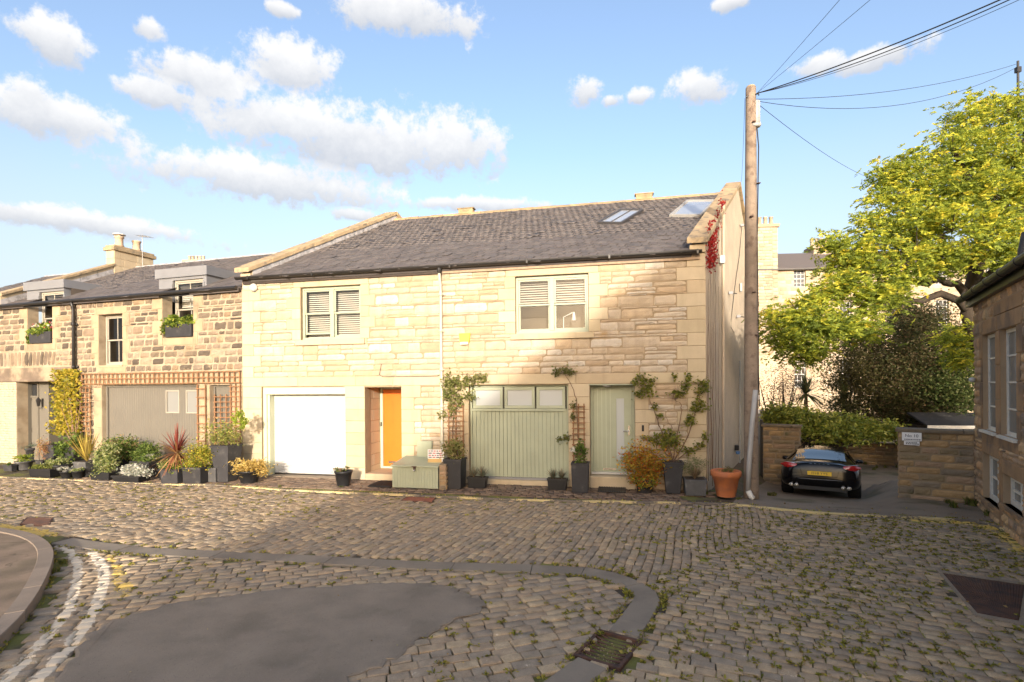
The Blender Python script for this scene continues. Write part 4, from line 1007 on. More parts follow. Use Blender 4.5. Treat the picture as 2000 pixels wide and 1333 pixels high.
def openings():
    # windows
    wl = sash_window(HL, W1, .085, MAT['frame'], blind=(.95, .0), raised=.085, sill=(W1[0]-.13, W1[1]+.13, -.07, .10, 3.475, 3.612), sill_mat=MAT['ashlar'])
    wl.location.x = -S_M
    wr = sash_window(HR, W2, .085, MAT['frame'], blind=(.8, .50), sill=(W2[0]-.11, W2[1]+.11, -.07, .10, 3.475, 3.612), sill_mat=MAT['ashlar'])
    lx = W2[1]-.62                                                       # desk lamp on the window board
    MB().tube([(lx, .30, 3.70), (lx, .30, 4.02), (lx+.22, .28, 4.12)], .011, 6).lathe([(.015, .06), (.03, .03), (.05, -.14)], 10, (lx+.25, .28, 4.07)).build('lamp', MAT['white'], wr)
    # white roller garage door
    a, b, h0, h1 = G1
    m = MB(); m.box(a, b, .05, .16, 2.19, h1); m.box(a, a+.10, .05, .34, 0, 2.19); m.box(a+.10, a+.16, .10, .34, 0, 2.19); m.box(b-.06, b, .10, .34, 0, 2.19)
    gd = m.build('garage_door', MAT['sagepale'], HL, loc=(-S_M, 0, 0), bevel=.006)
    n = 27
    sm = MB()
    for k in range(n):
        z0, z1 = .05+2.17*k/n, .05+2.17*(k+1)/n
        p = MB(); y = .30
        p.add([(a+.15, y+.012, z0), (b-.05, y+.012, z0), (b-.05, y, z0+.012), (a+.15, y, z0+.012), (b-.05, y, z1-.012), (a+.15, y, z1-.012), (b-.05, y+.012, z1), (a+.15, y+.012, z1)], [(0, 1, 2, 3), (3, 2, 4, 5), (5, 4, 6, 7)])
        p.build('slat', MAT['white'], gd)
    MB().box(a+.15, b-.05, .28, .33, .02, .05).build('bottom_bar', MAT['gutter'], gd)
    MB().box(a, b, -.02, .45, -.05, .022).build('threshold', MAT['concrete'], gd)
    # deep porch with the orange door
    a, b, h0, h1 = D1; dp = .95
    pm = MB(); pm.box(a-.2, a-.022, .30, dp+.1, -.1, h1+.1); pm.box(b+.0, b+.2, .30, dp+.1, -.1, h1+.1); pm.box(a-.2, b+.2, .302, dp+.1, h1, h1+.15)
    pc = pm.build('porch', MAT['mortar'], HL, loc=(-S_M, 0, 0))
    fr_ = Matrix.Translation((a-.022, 0, 0)) @ Matrix.Rotation(math.pi/2, 4, 'Z')
    cells = []
    for k in range(8):
        z0, z1 = .295*k, .295*(k+1)-(0 if k < 7 else .0); c = .5 if k % 2 else .30
        cells += [(0.006, c, z0, min(z1, h1)), (c, dp-.06, z0, min(z1, h1))]
    pieces('dressed_stone', stone_items(cells, .007, -.012, RG, fr_, tilt=0), 'ashlar', MAT['ashlar'], pc)
    MB().box(a, b, -.02, dp, -.06, .165).build('step', MAT['ashlar'], HL, loc=(-S_M, 0, 0), bevel=.012)
    dm = MB(); dm.box(a, a+.07, dp-.10, dp, .17, h1); dm.box(b-.05, b, dp-.10, dp, .17, h1); dm.box(a+.07, b-.05, dp-.10, dp, h1-.06, h1); dm.box(a+.07, b-.05, dp-.12, dp, .17, .22)
    dr = dm.build('front_door', MAT['sagepale'], HL, loc=(-S_M, 0, 0), bevel=.004)
    MB().box(a+.075, b-.14, dp-.07, dp-.02, .225, h1-.065).build('leaf', MAT['orange'], dr, bevel=.003)
    MB().box(b-.14, b-.05, dp-.06, dp-.03, .225, h1-.065).build('side_panel', MAT['grey_pipe'], dr)
    MB().box(a+.22, a+.50, dp-.085, dp-.07, .30, .36).build('letter_plate', MAT['chrome'], dr, bevel=.004)
    MB().box(a+.018, a+.05, dp-.125, dp-.10, 1.30, 1.42).build('doorbell', MAT['black'], dr, bevel=.006)
    MB().lathe([(.07, 0), (.06, -.03), (.0, -.035)], 14, ((a+b)/2+.05, .5, h1-.002), cap=False).build('porch_light', MAT['white'], HL, loc=(-S_M, 0, 0))
    # green boarded garage front with three small lights above
    a, b, h0, h1 = G2
    m = MB(); y = .12; hs = 1.79
    m.box(a, a+.05, y, y+.1, .13, h1); m.box(b-.05, b, y, y+.1, .13, h1); m.box(a+.05, b-.05, y, y+.1, h1-.05, h1); m.box(a+.05, b-.05, y-.015, y+.1, hs-.03, hs+.03)
    gm = m.build('garage_front', MAT['sage'], HR, bevel=.006)
    xs = [FM.px(u, 775)[0] for u in (921, 980, 983, 1043, 1046, 1103)]
    for k in range(3):
        x0, x1 = xs[2*k], xs[2*k+1]; q = MB(); t = .075
        q.box(x0, x1, y-.012, y+.05, h1-.055-t, h1-.055); q.box(x0, x1, y-.012, y+.05, hs+.035, hs+.035+t); q.box(x0, x0+t, y-.012, y+.05, hs+.035+t, h1-.055-t); q.box(x1-t, x1, y-.012, y+.05, hs+.035+t, h1-.055-t)
        wn = q.build('top_light', MAT['sage'], gm, bevel=.008)
        MB().box(x0+t, x1-t, y+.018, y+.028, hs+.035+t, h1-.055-t).build('pane', MAT['frost'], gm)
    n = 24
    for k in range(n):
        x0, x1 = a+.05+(b-a-.1)*k/n, a+.05+(b-a-.1)*(k+1)/n
        MB().hexa([(x0+.001, y+.028, .16), (x1-.001, y+.028, .16), (x1-.001, y+.06, .16), (x0+.001, y+.06, .16), (x0+.001, y+.028, hs-.03), (x1-.001, y+.028, hs-.03), (x1-.001, y+.06, hs-.03), (x0+.001, y+.06, hs-.03)]).build('board', MAT['sage'], gm, bevel=.007)
    MB().box(a+.05, b-.05, y-.03, y+.1, .115, .16).build('weather_bar', MAT['zinc'], gm)
    MB().box(a, b, .0, .5, -.08, .11).build('threshold', MAT['ashlar'], gm, bevel=.01)
    MB().box(a-.1, b+.1, y+.12, y+.2, 0, h1+.1).build('interior', MAT['dark_room'], gm)
    # green front door
    a, b, h0, h1 = D2; dp = .24
    m = MB(); m.box(a, a+.06, dp, dp+.1, .27, h1); m.box(b-.06, b, dp, dp+.1, .27, h1); m.box(a+.06, b-.06, dp, dp+.1, h1-.06, h1)
    dr = m.build('front_door', MAT['sage'], HR, bevel=.004)
    x0, x1 = a+.065, b-.065; nb = 5; gx0, gx1 = x0+(x1-x0)*.60, x0+(x1-x0)*.80
    lf = MB().box(x0, gx0-.04, dp+.03, dp+.075, .33, h1-.065).box(gx1+.04, x1, dp+.03, dp+.075, .33, h1-.065).box(gx0-.04, gx1+.04, dp+.03, dp+.075, .33, .62).box(gx0-.04, gx1+.04, dp+.03, dp+.075, h1-.33, h1-.065).build('leaf', MAT['sage'], dr)
    for k in range(1, 5):
        x = x0+(gx0-.04-x0)*k/5; MB().box(x-.004, x+.004, dp+.026, dp+.03, .42, h1-.09).build('groove', MAT['sagepale'], lf)
    MB().box(gx0-.04, gx0, dp+.02, dp+.06, .62, h1-.33).box(gx1, gx1+.04, dp+.02, dp+.06, .62, h1-.33).build('glazing_bead', MAT['sage'], lf)
    MB().box(gx0, gx1, dp+.045, dp+.055, .62, h1-.33).build('pane', MAT['frost'], lf)
    MB().tube([(x1-.07, dp+.03, 1.30), (x1-.07, dp-.03, 1.30), (x1-.20, dp-.03, 1.295)], .011, 8).box(x1-.095, x1-.045, dp+.018, dp+.03, 1.2, 1.42).build('handle', MAT['chrome'], lf)
    MB().box(x0+.22, x0+.52, dp+.015, dp+.03, .375, .425).build('letter_plate', MAT['chrome'], lf)
    MB().box(a+.02, b-.02, dp-.06, dp+.1, .285, .33).build('weather_bar', MAT['white'], dr)
    MB().box(a, b, -.05, .6, -.06, .268).build('step', MAT['ashlar'], HR, bevel=.015)
    MB().box(a-.02, b+.02, -.03, dp, h1-.012, h1+.012).build('canopy', MAT['sage'], HR)
    MB().lathe([(.10, 0), (.09, -.035), (.0, -.05)], 16, ((a+b)/2-.12, .12, h1-.012), cap=False).build('porch_light', MAT['white'], HR)
    MB().box(b+.15, b+.20, -.045, -.01, 1.32, 1.46).build('doorbell', MAT['black'], HR, bevel=.006)
    MB().box(a, b, dp+.12, dp+.2, 0, h1+.1).build('interior', MAT['dark_room'], HR)
    # alarm boxes, meter box, vents
    s, h = FM.px(909, 663); m = MB().add([(s-.14, -.10, h+.14), (s+.14, -.10, h+.14), (s+.12, -.10, h-.05), (s+.06, -.10, h-.14), (s-.06, -.10, h-.14), (s-.12, -.10, h-.05), (s-.14, -.02, h+.14), (s+.14, -.02, h+.14), (s+.12, -.02, h-.05), (s+.06, -.02, h-.14), (s-.06, -.02, h-.14), (s-.12, -.02, h-.05)], [(0, 5, 4, 3, 2, 1)]+[(i, (i+1) % 6, (i+1) % 6+6, i+6) for i in range(6)])
    al = m.build('alarm_box', MAT['yellow_box'], HR, bevel=.012)
    MB().box(s-.10, s+.10, -.104, -.100, h-.135, h-.075).build('strobe', MAT['white'], al)
    s, h = FM.px(498, 563); MB().lathe([(.0, 0), (.11, .01), (.11, .05), (.07, .10), (0, .11)], 14).build('alarm_box', MAT['white'], HL, True).matrix_basis = Matrix.Translation((s-S_M, -.02, h)) @ Matrix.Rotation(math.pi/2, 4, 'X')
    s0, h1 = FM.px(817, 861); s1, h0 = FM.px(846, 906)
    mb_ = MB().box(s0, s1, -.10, -.01, .46, h1).build('meter_box', MAT['sage'], HL, loc=(-S_M, 0, 0), bevel=.012)
    MB().box(s0+.03, s1-.03, -.115, -.10, .50, h1-.05).build('hatch', MAT['sage'], mb_, bevel=.006)
openings()

def gable_bits():
    def gp(u, v, o=.03):                                   # pixel on the gable plane -> house frame point, o metres proud
        k = ray(u, v); k2 = Vector((k.dot(FM.d), k.dot(FM.n), k.z)); c = Vector(FM.loc(CAM)); nrm = Vector((1, -SK, 0)).normalized()
        t = (o-c.dot(nrm))/k2.dot(nrm); return c+k2*t
    g = random.Random(6)
    for u, v0, v1 in ((1384, 545, 940), (1388, 520, 930), (1393, 530, 925), (1398, 515, 930), (1404, 560, 935), (1381.5, 600, 960), (1391, 640, 950)):      # bare stems of the creeper
        P = []
        for k in range(14):
            v = v0+(v1-v0)*k/13; P.append(gp(u+g.gauss(0, .7), v, .02))
        MB().tube(P, [.004+.004*k/13 for k in range(14)], 5).build('creeper_stem', MAT['stem'], CRP)
    P = []; D = []
    spine = [(1411, 402), (1404, 425), (1398, 445), (1391, 462), (1387, 480), (1386, 500), (1387, 515), (1394, 512), (1396, 495), (1394, 470), (1386, 450)]
    for u, v in spine:
        for k in range(70):
            p = gp(u+g.gauss(0, 3.2), v+g.gauss(0, 9), g.uniform(.01, .06)); P.append(p); D.append((g.gauss(0, .5), g.gauss(0, .5), -1))
    leaf_cloud('leaves', P, .055, [(.40, .025, .018), (.30, .015, .012), (.46, .05, .03), (.36, .03, .04)], MAT['leaf'], CRP, .8, 0, 9, .3, D)
    # grey downpipe, bulkhead light, hooks
    P = [gp(1413, v, .05) for v in (402, 700, 925)]; MB().tube(P, .03, 8).build('waste_pipe', MAT['harl'], HR)
    p = gp(1409, 508, .05); MB().box(p.x-.06, p.x+.08, p.y-.08, p.y+.08, p.z-.10, p.z+.10).build('flood_light', MAT['white'], HR, bevel=.02)
    for u, v in ((1449, 440), (1427, 572), (1442, 618)):
        p = gp(u, v, .06); MB().box(p.x-.05, p.x+.06, p.y-.03, p.y+.03, p.z-.04, p.z+.03).tube([p, p+Vector((.16, -.02, -.04))], .012, 5).build('bracket', MAT['gutter'], HR)
    P = [gp(*q, .02) for q in ((1449, 442), (1444, 500), (1438, 540), (1433, 580), (1428, 625), (1428, 640), (1434, 650))]; MB().tube(P, .008, 5).build('cable', MAT['wire'], HR)
    p = gp(1447, 562, .05); MB().box(p.x-.03, p.x+.03, p.y-.05, p.y+.05, p.z-.13, p.z+.13).build('vent', MAT['grey_pipe'], HR)
    P = [gp(1445, v, .04) for v in (705, 800, 925)]; MB().tube(P, .022, 8).build('conduit', MAT['grey_pipe'], HR)
    p = gp(1439, 876, .06); MB().box(p.x-.05, p.x+.05, p.y-.07, p.y+.07, p.z-.06, p.z+.09).build('socket_box', MAT['black'], HR, bevel=.01)
    q = gp(1441, 884, .11); MB().lathe([(0, 0), (.055, .01), (.06, .09), (0, .10)], 10, (q.x, q.y, q.z-.06)).build('charge_plug', M('blue_plastic', (.08, .16, .32), .4), HR, True)
CRP = thing('creeper', 'red leaved creeper with bare brown stems on the roughcast gable', 'creeper', FM.w(0, 0), FM.ang)
gable_bits()

# ---------------------------------------------------------------- the old terrace on the left
LY0, LH0, LY1 = -.14, 5.06, 4.4
LH1 = FL.px(450, 505, LY1)[1]
LP = math.atan2(LH1-LH0, LY1-LY0); LS = math.hypot(LH1-LH0, LY1-LY0)
RL = Matrix(((1, 0, 0, 0), (0, math.cos(LP), -math.sin(LP), LY0), (0, math.sin(LP), math.cos(LP), LH0), (0, 0, 0, 1)))
T1 = thing('terrace_house', 'old soot stained stone house with taupe boarded garage and trellis over it', 'house', FL.w(0, 0), FL.ang)
SM2 = FL.px(150, 700)[0]
T2 = thing('terrace_house', 'old stone house at the left edge with stone beam over a taupe door', 'house', FL.w(SM2, 0), FL.ang)
SE = -15.0
OW2, OW3, OG, OD3 = (-5.39, -4.42, 3.05, 4.60), (-2.85, -1.71, 3.81, 5.10), (-5.28, -1.58, -.1, 2.48), (-1.14, -.39, -.1, 2.46)
OW1, OD = (-8.54, -7.40, 3.81, 5.10), (-9.08, -6.62, -.1, 2.61)
def old_terrace():
    g = random.Random(9)
    d1 = alt_blocks(-5.39, -1, 3.05, 4.60, .36, .18, .30, g)+alt_blocks(-4.42, 1, 3.05, 4.60, .36, .18, .30, g)+[(-5.55, -4.25, 4.60, 4.80), (-5.5, -4.3, 2.86, 3.05)]
    d1 += alt_blocks(-2.85, -1, 3.6, 5.0, .35, .16, .38, g)+alt_blocks(-1.71, 1, 3.6, 5.0, .35, .16, .34, g)+[(-2.85, -1.71, 3.6, 3.81)]
    d1 += [(-5.62, -5.28, .4*k, .4*(k+1)) for k in range(6)]+[(-1.58, -1.14, .41*k, .41*(k+1)) for k in range(6)]+[(-.39, 0, .41*k, .41*(k+1)) for k in range(6)]+[(-6.0, -3.4, 2.48, 2.80), (-3.4, 0, 2.48, 2.80)]
    w1 = front(T1, 0, (SM2, 0, -.1, 5.03), [OW2, OW3, OG, OD3], d1, 'rubble', MAT['old_stone'], MAT['old_ashlar'], MAT['old_mortar'], (.12, .25), (.16, .50), .026, 14, .0, out=.004, ash_joint=.012)
    d2 = alt_blocks(-8.54, -1, 3.6, 5.0, .35, .16, .38, g)+alt_blocks(-7.40, 1, 3.6, 5.0, .35, .16, .34, g)+[(-8.54, -7.40, 3.6, 3.81)]
    sold = [(-10.6+.175*k, -10.6+.175*(k+1), 3.10, 3.58) for k in range(19)]
    beam = (SE, SM2+.05, 2.61, 3.06)
    lower = (SE, -9.08, -.1, 2.61)
    w2 = front(T2, SM2, (SE, SM2, -.1, 5.03), [OW1, OD], d2, 'rubble', MAT['old_stone'], MAT['old_ashlar'], MAT['old_mortar'], (.12, .25), (.16, .50), .026, 15, .0, extra=sold+[beam, lower], out=.004, ash_joint=.012)
    fan = []
    for k, (a, b, c, d_) in enumerate(sold):
        t = (k-9)*.018; m = Matrix.Translation(((a+b)/2, -.004, (c+d_)/2)) @ Matrix.Rotation(t, 4, 'Y') @ Matrix.Diagonal((b-a-.035, 1, d_-c-.03, 1)); fan.append((m, 1))
    pieces('arch_stone', fan, 'rubble', MAT['old_stone'], w2)
    MB().box(SE, SM2, -.06, .2, 2.612, 3.055).build('beam', MAT['beam'], T2, loc=(-SM2, 0, 0), bevel=.02)
    cells = layout(lower, [], (.075, .085), (.21, .24), g)
    pieces('brick', stone_items(cells, .008, -.02, g, out=.002, tilt=.001), 'ashlar', MAT['cream_paint'], w2, 300)
    # roofs
    dorm = []
    for (root, off, ul, vl, ur, vr) in ((T1, 0, 304, 528, 405, 521), (T2, SM2, 47, 553, 126, 548)):
        y = .30; s0, h1 = FL.px(ul, vl, y); s1, _h = FL.px(ur, vr, y); h1 = (h1+_h)/2+.02; hb = h1-.26
        win = OW3 if root is T1 else OW1
        dorm.append((root, off, s0, s1, h1, hb, win))
    for root, off, a, b, sd in ((T1, 0, SM2, -.02, 51), (T2, SM2, SE, SM2, 52)):
        gp = [d_[6] for d_ in dorm if d_[0] is root][0]
        vo = [[(gp[0]-.02, -.2), (gp[1]+.02, -.2), (gp[1]+.02, .62), (gp[0]-.02, .62)]]
        rf = slated(root, off, a, b, 'roof', sd, w=.21, ex=.20, rot=rad(-8), frame=RL, slope=LS, skew=0, voids=vo, eave_y=LY0, cosp=math.cos(LP), cap=300)
        # deck is cut open behind the window
        me = rf.data; me.clear_geometry(); m = MB(); sp = lambda s, t, z: tuple(RL @ Vector((s, t, z)))
        for x0, x1, t0 in ((a, gp[0], -.02), (gp[0], gp[1], .7), (gp[1], b, -.02)):
            m.hexa([sp(x0, t0, -.1), sp(x1, t0, -.1), sp(x1, LS, -.1), sp(x0, LS, -.1), sp(x0, t0, 0), sp(x1, t0, 0), sp(x1, LS, 0), sp(x0, LS, 0)])
        m.add([(a, LY1, LH1), (b, LY1, LH1), (b, 2*LY1, LH0), (a, 2*LY1, LH0)], [(0, 1, 2, 3)])
        me.from_pydata(m.v, [], m.f); me.update()
        x = a
        while x < b-.05:
            l = min(.46, b-x); q = MB()
            for xx in (x+.004, x+l-.004):
                for yy, z in [(-.12, -.07), (-.05, .04), (.05, .04), (.12, -.07)]: q.v.append((xx, LY1+yy, LH1+z))
            q.f += [[i, i+1, i+5, i+4] for i in range(3)]+[[3, 2, 1, 0], [4, 5, 6, 7]]; q.build('ridge_tile', MAT['lead'], rf); x += l
        q = MB().tube([(a, LY0-.05, LH0-.005), (b, LY0-.05, LH0-.005)], .052, 10).box(a, b, -.10, -.03, LH0-.09, LH0+.0)
        q.build('gutter', MAT['gutter'], root, loc=(-off, 0, 0))
        MB().add([(a, 2*LY1, 0), (b, 2*LY1, 0), (b, 2*LY1, LH0), (a, 2*LY1, LH0)], [(1, 0, 3, 2)]).build('back_wall', MAT['old_mortar'], root, loc=(-off, 0, 0))
    for root, off, s0, s1, h1, hb, win in dorm:
        dp = (h1-LH0)/math.tan(LP)+LY0+.25
        m = MB(); a, b = s0+.10, s1-.06; wx0, wx1 = win[0], win[1]
        m.box(s0, s1, .27, dp, hb, h1)                                       # cap
        m.box(a, wx0, .32, .44, LH0+.05, hb); m.box(wx1, b, .32, .44, LH0+.05, hb); m.box(wx0, wx1, .32, .44, hb-.09, hb)
        m.box(b-.03, b, .44, dp-.1, LH0, hb); m.box(a, a+.03, .44, dp-.1, LH0, hb)
        m.box(s0+.004, s1-.004, .268, .272, hb-.012, hb)
        do = m.build('dormer', MAT['zinc'], root, loc=(-off, 0, 0), bevel=.008)
        sash_window(do, (wx0+.02, wx1-.02, win[2], hb-.092), .38, MAT['taupe_pale'], cols=1, astragal=1, fw=.06, room=1.0, blind=((1.45, .55) if root is T1 else None))
        MB().box(wx0, wx1, .02, .38, win[2]-.02, win[2]+.012).build('sill', MAT['old_ashlar'], do)
        MB().box(wx0-.06, wx0-.001, .30, .5, 4.9, hb-.2).box(wx1+.001, wx1+.06, .30, .5, 4.9, hb-.2).build('lining', MAT['zinc'], do)
    wn = sash_window(T1, (OW2[0]+.02, OW2[1]-.02, OW2[2]+.03, OW2[3]), .18, MAT['taupe_pale'], cols=1, astragal=1, fw=.06, sill=(OW2[0]-.0, OW2[1], -.03, .18, OW2[2]-.04, OW2[2]+.028), sill_mat=MAT['old_ashlar'])
    # party wall, coping and chimney
    s_r = FL.px(223, 500, 3.5)[0]; y0, y1 = 3.5, 5.1; hc = FL.px(223, 489, 3.5)[1]
    cw = .42
    q = MB().box(s_r-cw, s_r, y0, y1, LH1-1.2, hc)
    ch = q.build('chimney', MAT['ashlar'], T2, loc=(-SM2, 0, 0))
    cells = layout((0, y1-y0, LH1-1.0, hc), [], (.28, .32), (.4, .7), g)
    pieces('dressed_stone', stone_items(cells, .008, -.012, g, Matrix.Translation((s_r, y0, 0)) @ Matrix.Rotation(math.pi/2, 4, 'Z'), tilt=0), 'ashlar', MAT['ashlar'], ch)
    cells = layout((s_r-cw, s_r, LH1-1.0, hc), [], (.28, .32), (.4, .5), g)
    pieces('dressed_stone', stone_items(cells, .008, y0-.012, g, tilt=0), 'ashlar', MAT['ashlar'], ch)
    MB().box(s_r-cw-.08, s_r+.09, y0-.08, y1+.08, hc, hc+.14).box(s_r-cw-.03, s_r+.04, y0-.03, y1+.03, hc+.14, hc+.22).build('chimney_cap', MAT['cope'], ch, bevel=.02)
    for k, (yy, cap) in enumerate(((y0+.35, 1), (y0+1.05, 0))):
        MB().lathe([(.15, 0), (.17, .06), (.14, .1), (.135, .34), (.165, .36), (.165, .42), (.12, .42)], 16, (s_r-cw/2, yy, hc+.22)).build('chimney_pot', M('buff_clay_pot', (.50, .36, .24), .85, .1), ch, True)
        if cap: MB().lathe([(.02, .0), (.22, .0), (.21, .03), (.05, .07)], 16, (s_r-cw/2, yy, hc+.70)).tube([(s_r-cw/2, yy, hc+.60), (s_r-cw/2, yy, hc+.72)], .07, 8).build('cowl', MAT['offwhite'], ch, True)
    nseg = 6
    for k in range(nseg):
        a, b = -.1+3.6*k/nseg, -.1+3.6*(k+1)/nseg-.008; hh = lambda y: LH0+(LH1-LH0)*(y-LY0)/(LY1-LY0)+.42
        MB().hexa([(s_r-.40, a, hh(a)-.10), (s_r+.04, a, hh(a)-.10), (s_r+.04, b, hh(b)-.10), (s_r-.40, b, hh(b)-.10), (s_r-.40, a, hh(a)), (s_r+.04, a, hh(a)), (s_r+.04, b, hh(b)), (s_r-.40, b, hh(b))]).build('coping_stone', MAT['cope'], T2, loc=(-SM2, 0, 0), bevel=.01)
        MB().hexa([(s_r-.34, a, hh(a)-.5), (s_r-.02, a, hh(a)-.5), (s_r-.02, b, hh(b)-.5), (s_r-.34, b, hh(b)-.5), (s_r-.34, a, hh(a)-.10), (s_r-.02, a, hh(a)-.10), (s_r-.02, b, hh(b)-.10), (s_r-.34, b, hh(b)-.10)]).build('parapet', MAT['ashlar'], T2, loc=(-SM2, 0, 0))
        MB().hexa([(s_r-.02, a, hh(a)-.48), (s_r+.0, a, hh(a)-.48), (s_r+.0, b, hh(b)-.48), (s_r-.02, b, hh(b)-.48), (s_r-.02, a, hh(a)-.22), (s_r-.012, a, hh(a)-.22), (s_r-.012, b, hh(b)-.22), (s_r-.02, b, hh(b)-.22)]).build('flashing', MAT['lead'], T2, loc=(-SM2, 0, 0))
    # tv aerial by the chimney
    ax = FL.px(278, 462, 4.2); m = MB().tube([(ax[0], 4.2, LH1-.2), (ax[0], 4.2, ax[1]+.05)], .012, 5).tube([(ax[0]-.2, 4.2, ax[1]+.02), (ax[0]+.45, 4.15, ax[1]-.06)], .009, 5)
    for k in range(7): m.tube([(ax[0]-.15+.09*k, 4.0, ax[1]+.02-.012*k), (ax[0]-.15+.09*k, 4.4, ax[1]+.02-.012*k)], .005, 4)
    m.build('aerial', MAT['grey_pipe'], T1)
    # downpipe between the two old houses
    x = SM2+.02; m = MB().tube([(x, -.17, LH0), (x, -.12, LH0-.18), (x, -.10, LH0-.3), (x, -.10, .1)], .045, 10)
    for z in (4.3, 3.0, 1.7, .5): m.lathe([(.06, z), (.06, z+.09)], 10, (x, -.10, 0)); m.box(x-.09, x+.09, -.06, -.01, z+.02, z+.07)
    m.build('downpipe', MAT['gutter'], T1, True)
    # garage boards
    a, b, _, h1 = OG; y = .14; n = 40
    gf = MB().box(a, a+.06, y-.03, y+.08, 0, h1).box(b-.04, b, y-.03, y+.08, 0, h1).box(a+.06, b-.04, y-.03, y+.08, h1-.06, h1).build('garage_door', MAT['taupe'], T1, bevel=.005)
    wl = [(FL.px(u0, 785, y)[0], FL.px(u1, 785, y)[0]) for u0, u1 in ((325, 348.5), (364.5, 388))]; z0, z1 = FL.px(335, 805, y)[1], FL.px(335, 765, y)[1]
    for k in range(n):
        x0, x1 = a+.06+(b-a-.10)*k/n, a+.06+(b-a-.10)*(k+1)/n
        for lo, hi in (((.05, h1-.06),) if not any(p < (x0+x1)/2 < q for p, q in wl) else ((.05, z0), (z1, h1-.06))):
            MB().box(x0+.001, x1-.001, y+.02, y+.05, lo, hi).build('board', MAT['taupe'], gf, bevel=.006)
    for p, q in wl:
        MB().box(p-.03, q+.03, y+.0, y+.055, z1, z1+.035).box(p-.03, q+.03, y+.0, y+.055, z0-.035, z0).box(p-.03, p, y+.0, y+.055, z0, z1).box(q, q+.03, y+.0, y+.055, z0, z1).build('window_frame', MAT['taupe_pale'], gf)
        MB().box(p, q, y+.03, y+.04, z0, z1).build('pane', MAT['grey_glass'], gf)
    MB().box(a-.05, b+.05, y+.10, y+.2, 0, h1+.1).build('interior', MAT['dark_room'], gf)
    a, b, _, h1 = OD3; dr = MB().box(a, a+.05, .12, .22, 0, h1).box(b-.05, b, .12, .22, 0, h1).box(a+.05, b-.05, .12, .22, h1-.05, h1).build('side_door', MAT['taupe'], T1)
    MB().box(a+.05, b-.05, .16, .20, .05, h1-.05).build('leaf', MAT['taupe'], dr)
    # recessed entrance
    a, b, _, h1 = OD; y = .40; sd = [FL.px(u, 800, y)[0] for u in (42, 75, 93, 104)]
    ent = MB().box(a-.1, a, .3, y+.2, 0, h1).box(b, b+.1, .3, y+.2, 0, h1).box(a, b, .3, y+.2, h1, h1+.1).box(sd[1]+.04, sd[2], y, y+.06, 0, h1).box(a, sd[0]-.05, y, y+.06, 0, h1).box(sd[2], sd[2]+.06, y, y+.6, 0, h1).build('entrance', MAT['taupe'], T2, loc=(-SM2, 0, 0))
    dr = MB().box(sd[0]-.05, sd[0], y-.03, y+.07, 0, h1).box(sd[1], sd[1]+.05, y-.03, y+.07, 0, h1).box(sd[0], sd[1], y-.03, y+.07, 2.10, 2.16).box(sd[0], sd[1], y-.03, y+.07, h1-.05, h1).build('front_door', MAT['taupe'], T2, loc=(-SM2, 0, 0))
    MB().box(sd[0], sd[1], y+.01, y+.05, .05, 2.10).box(sd[0]+.06, sd[1]-.06, y-.002, y+.01, .2, .95).box(sd[0]+.06, sd[1]-.06, y-.002, y+.01, 1.1, 2.0).build('leaf', MAT['taupe'], dr, bevel=.006)
    MB().box(sd[0], sd[1], y+.02, y+.03, 2.16, h1-.05).build('pane', MAT['far_glass'], dr)
    yy = .95; MB().box(sd[2]+.06, b, yy, yy+.05, 0, h1).box(sd[2]+.10, sd[2]+.12, yy-.02, yy, 0, 2.1).box(sd[2]+.06, b, yy-.02, yy, 2.1, 2.16).build('inner_door', MAT['taupe'], T2, loc=(-SM2, 0, 0))
    # lantern by the door
    s, h = FL.px(84, 786, y); m = MB(); c = (s, y-.13, h)
    m.lathe([(.02, -.13), (.038, -.11), (.060, .06)], 6, c, False); m.lathe([(.072, .06), (.03, .13), (.008, .17)], 6, c); m.tube([(s, y, h-.02), (s, y-.05, h-.20), (s, y-.12, h-.18)], .012, 6); m.box(s-.035, s+.035, y-.012, y, h-.16, h+.12)
    m.build('lantern', MAT['gutter'], T2, loc=(-SM2, 0, 0))
MAT['grey_glass'] = glass_mat('obscured_glass', refl=.7, rough=.12, transp=False, dark=(.23, .23, .215))
MAT['taupe_pale'] = M('pale_taupe_window_paint', (.34, .31, .25), .5, .04, 3)
old_terrace()

def trellis(name, label, frame, y, cols, rows, sx0, sx1, h0, h1, w=.026, mat='trellis'):
    c = frame.w((sx0+sx1)/2, y, 0); t = thing(name, label, 'trellis', (c.x, c.y, 0), frame.ang, 'trellis panels'); W = (sx1-sx0)/2
    for k in range(cols): x = -W+2*W*k/(cols-1); MB().box(x-w/2, x+w/2, -.012, .012, h0, h1).build('slat', MAT[mat], t)
    for k in range(rows): z = h0+(h1-h0)*(k+.5)/rows if rows > 3 else h0+.02+(h1-h0-.04)*k/(rows-1); MB().box(-W-.03, W+.03, -.034, -.013, z-w/2, z+w/2).build('slat', MAT[mat], t)
    return t
trellis('trellis', 'long brown trellis strip running over the taupe garage doors', FL, -.07, 34, 3, -6.02, -.04, 2.50, 2.84)
trellis('trellis', 'brown trellis column on the left of the taupe garage doors', FL, -.06, 3, 14, -6.05, -5.70, .45, 2.48)
trellis('trellis', 'brown trellis column between taupe garage and narrow side door', FL, -.06, 2, 8, -1.52, -1.24, .55, 2.48)
trellis('trellis', 'brown trellis column against the cream house corner above tall planters', FL, -.06, 3, 14, -.36, -.04, .6, 2.48)
trellis('trellis', 'narrow trellis leaning in the recess of the side door', FL, .08, 4, 12, -1.06, -.46, .5, 2.2)
_s = FM.px(878, 800)[0], FM.px(906, 800)[0]
trellis('trellis', 'narrow trellis above the tall dark planter beside the drainpipe', FM, -.07, 3, 12, _s[0], _s[1], .5, 1.95)
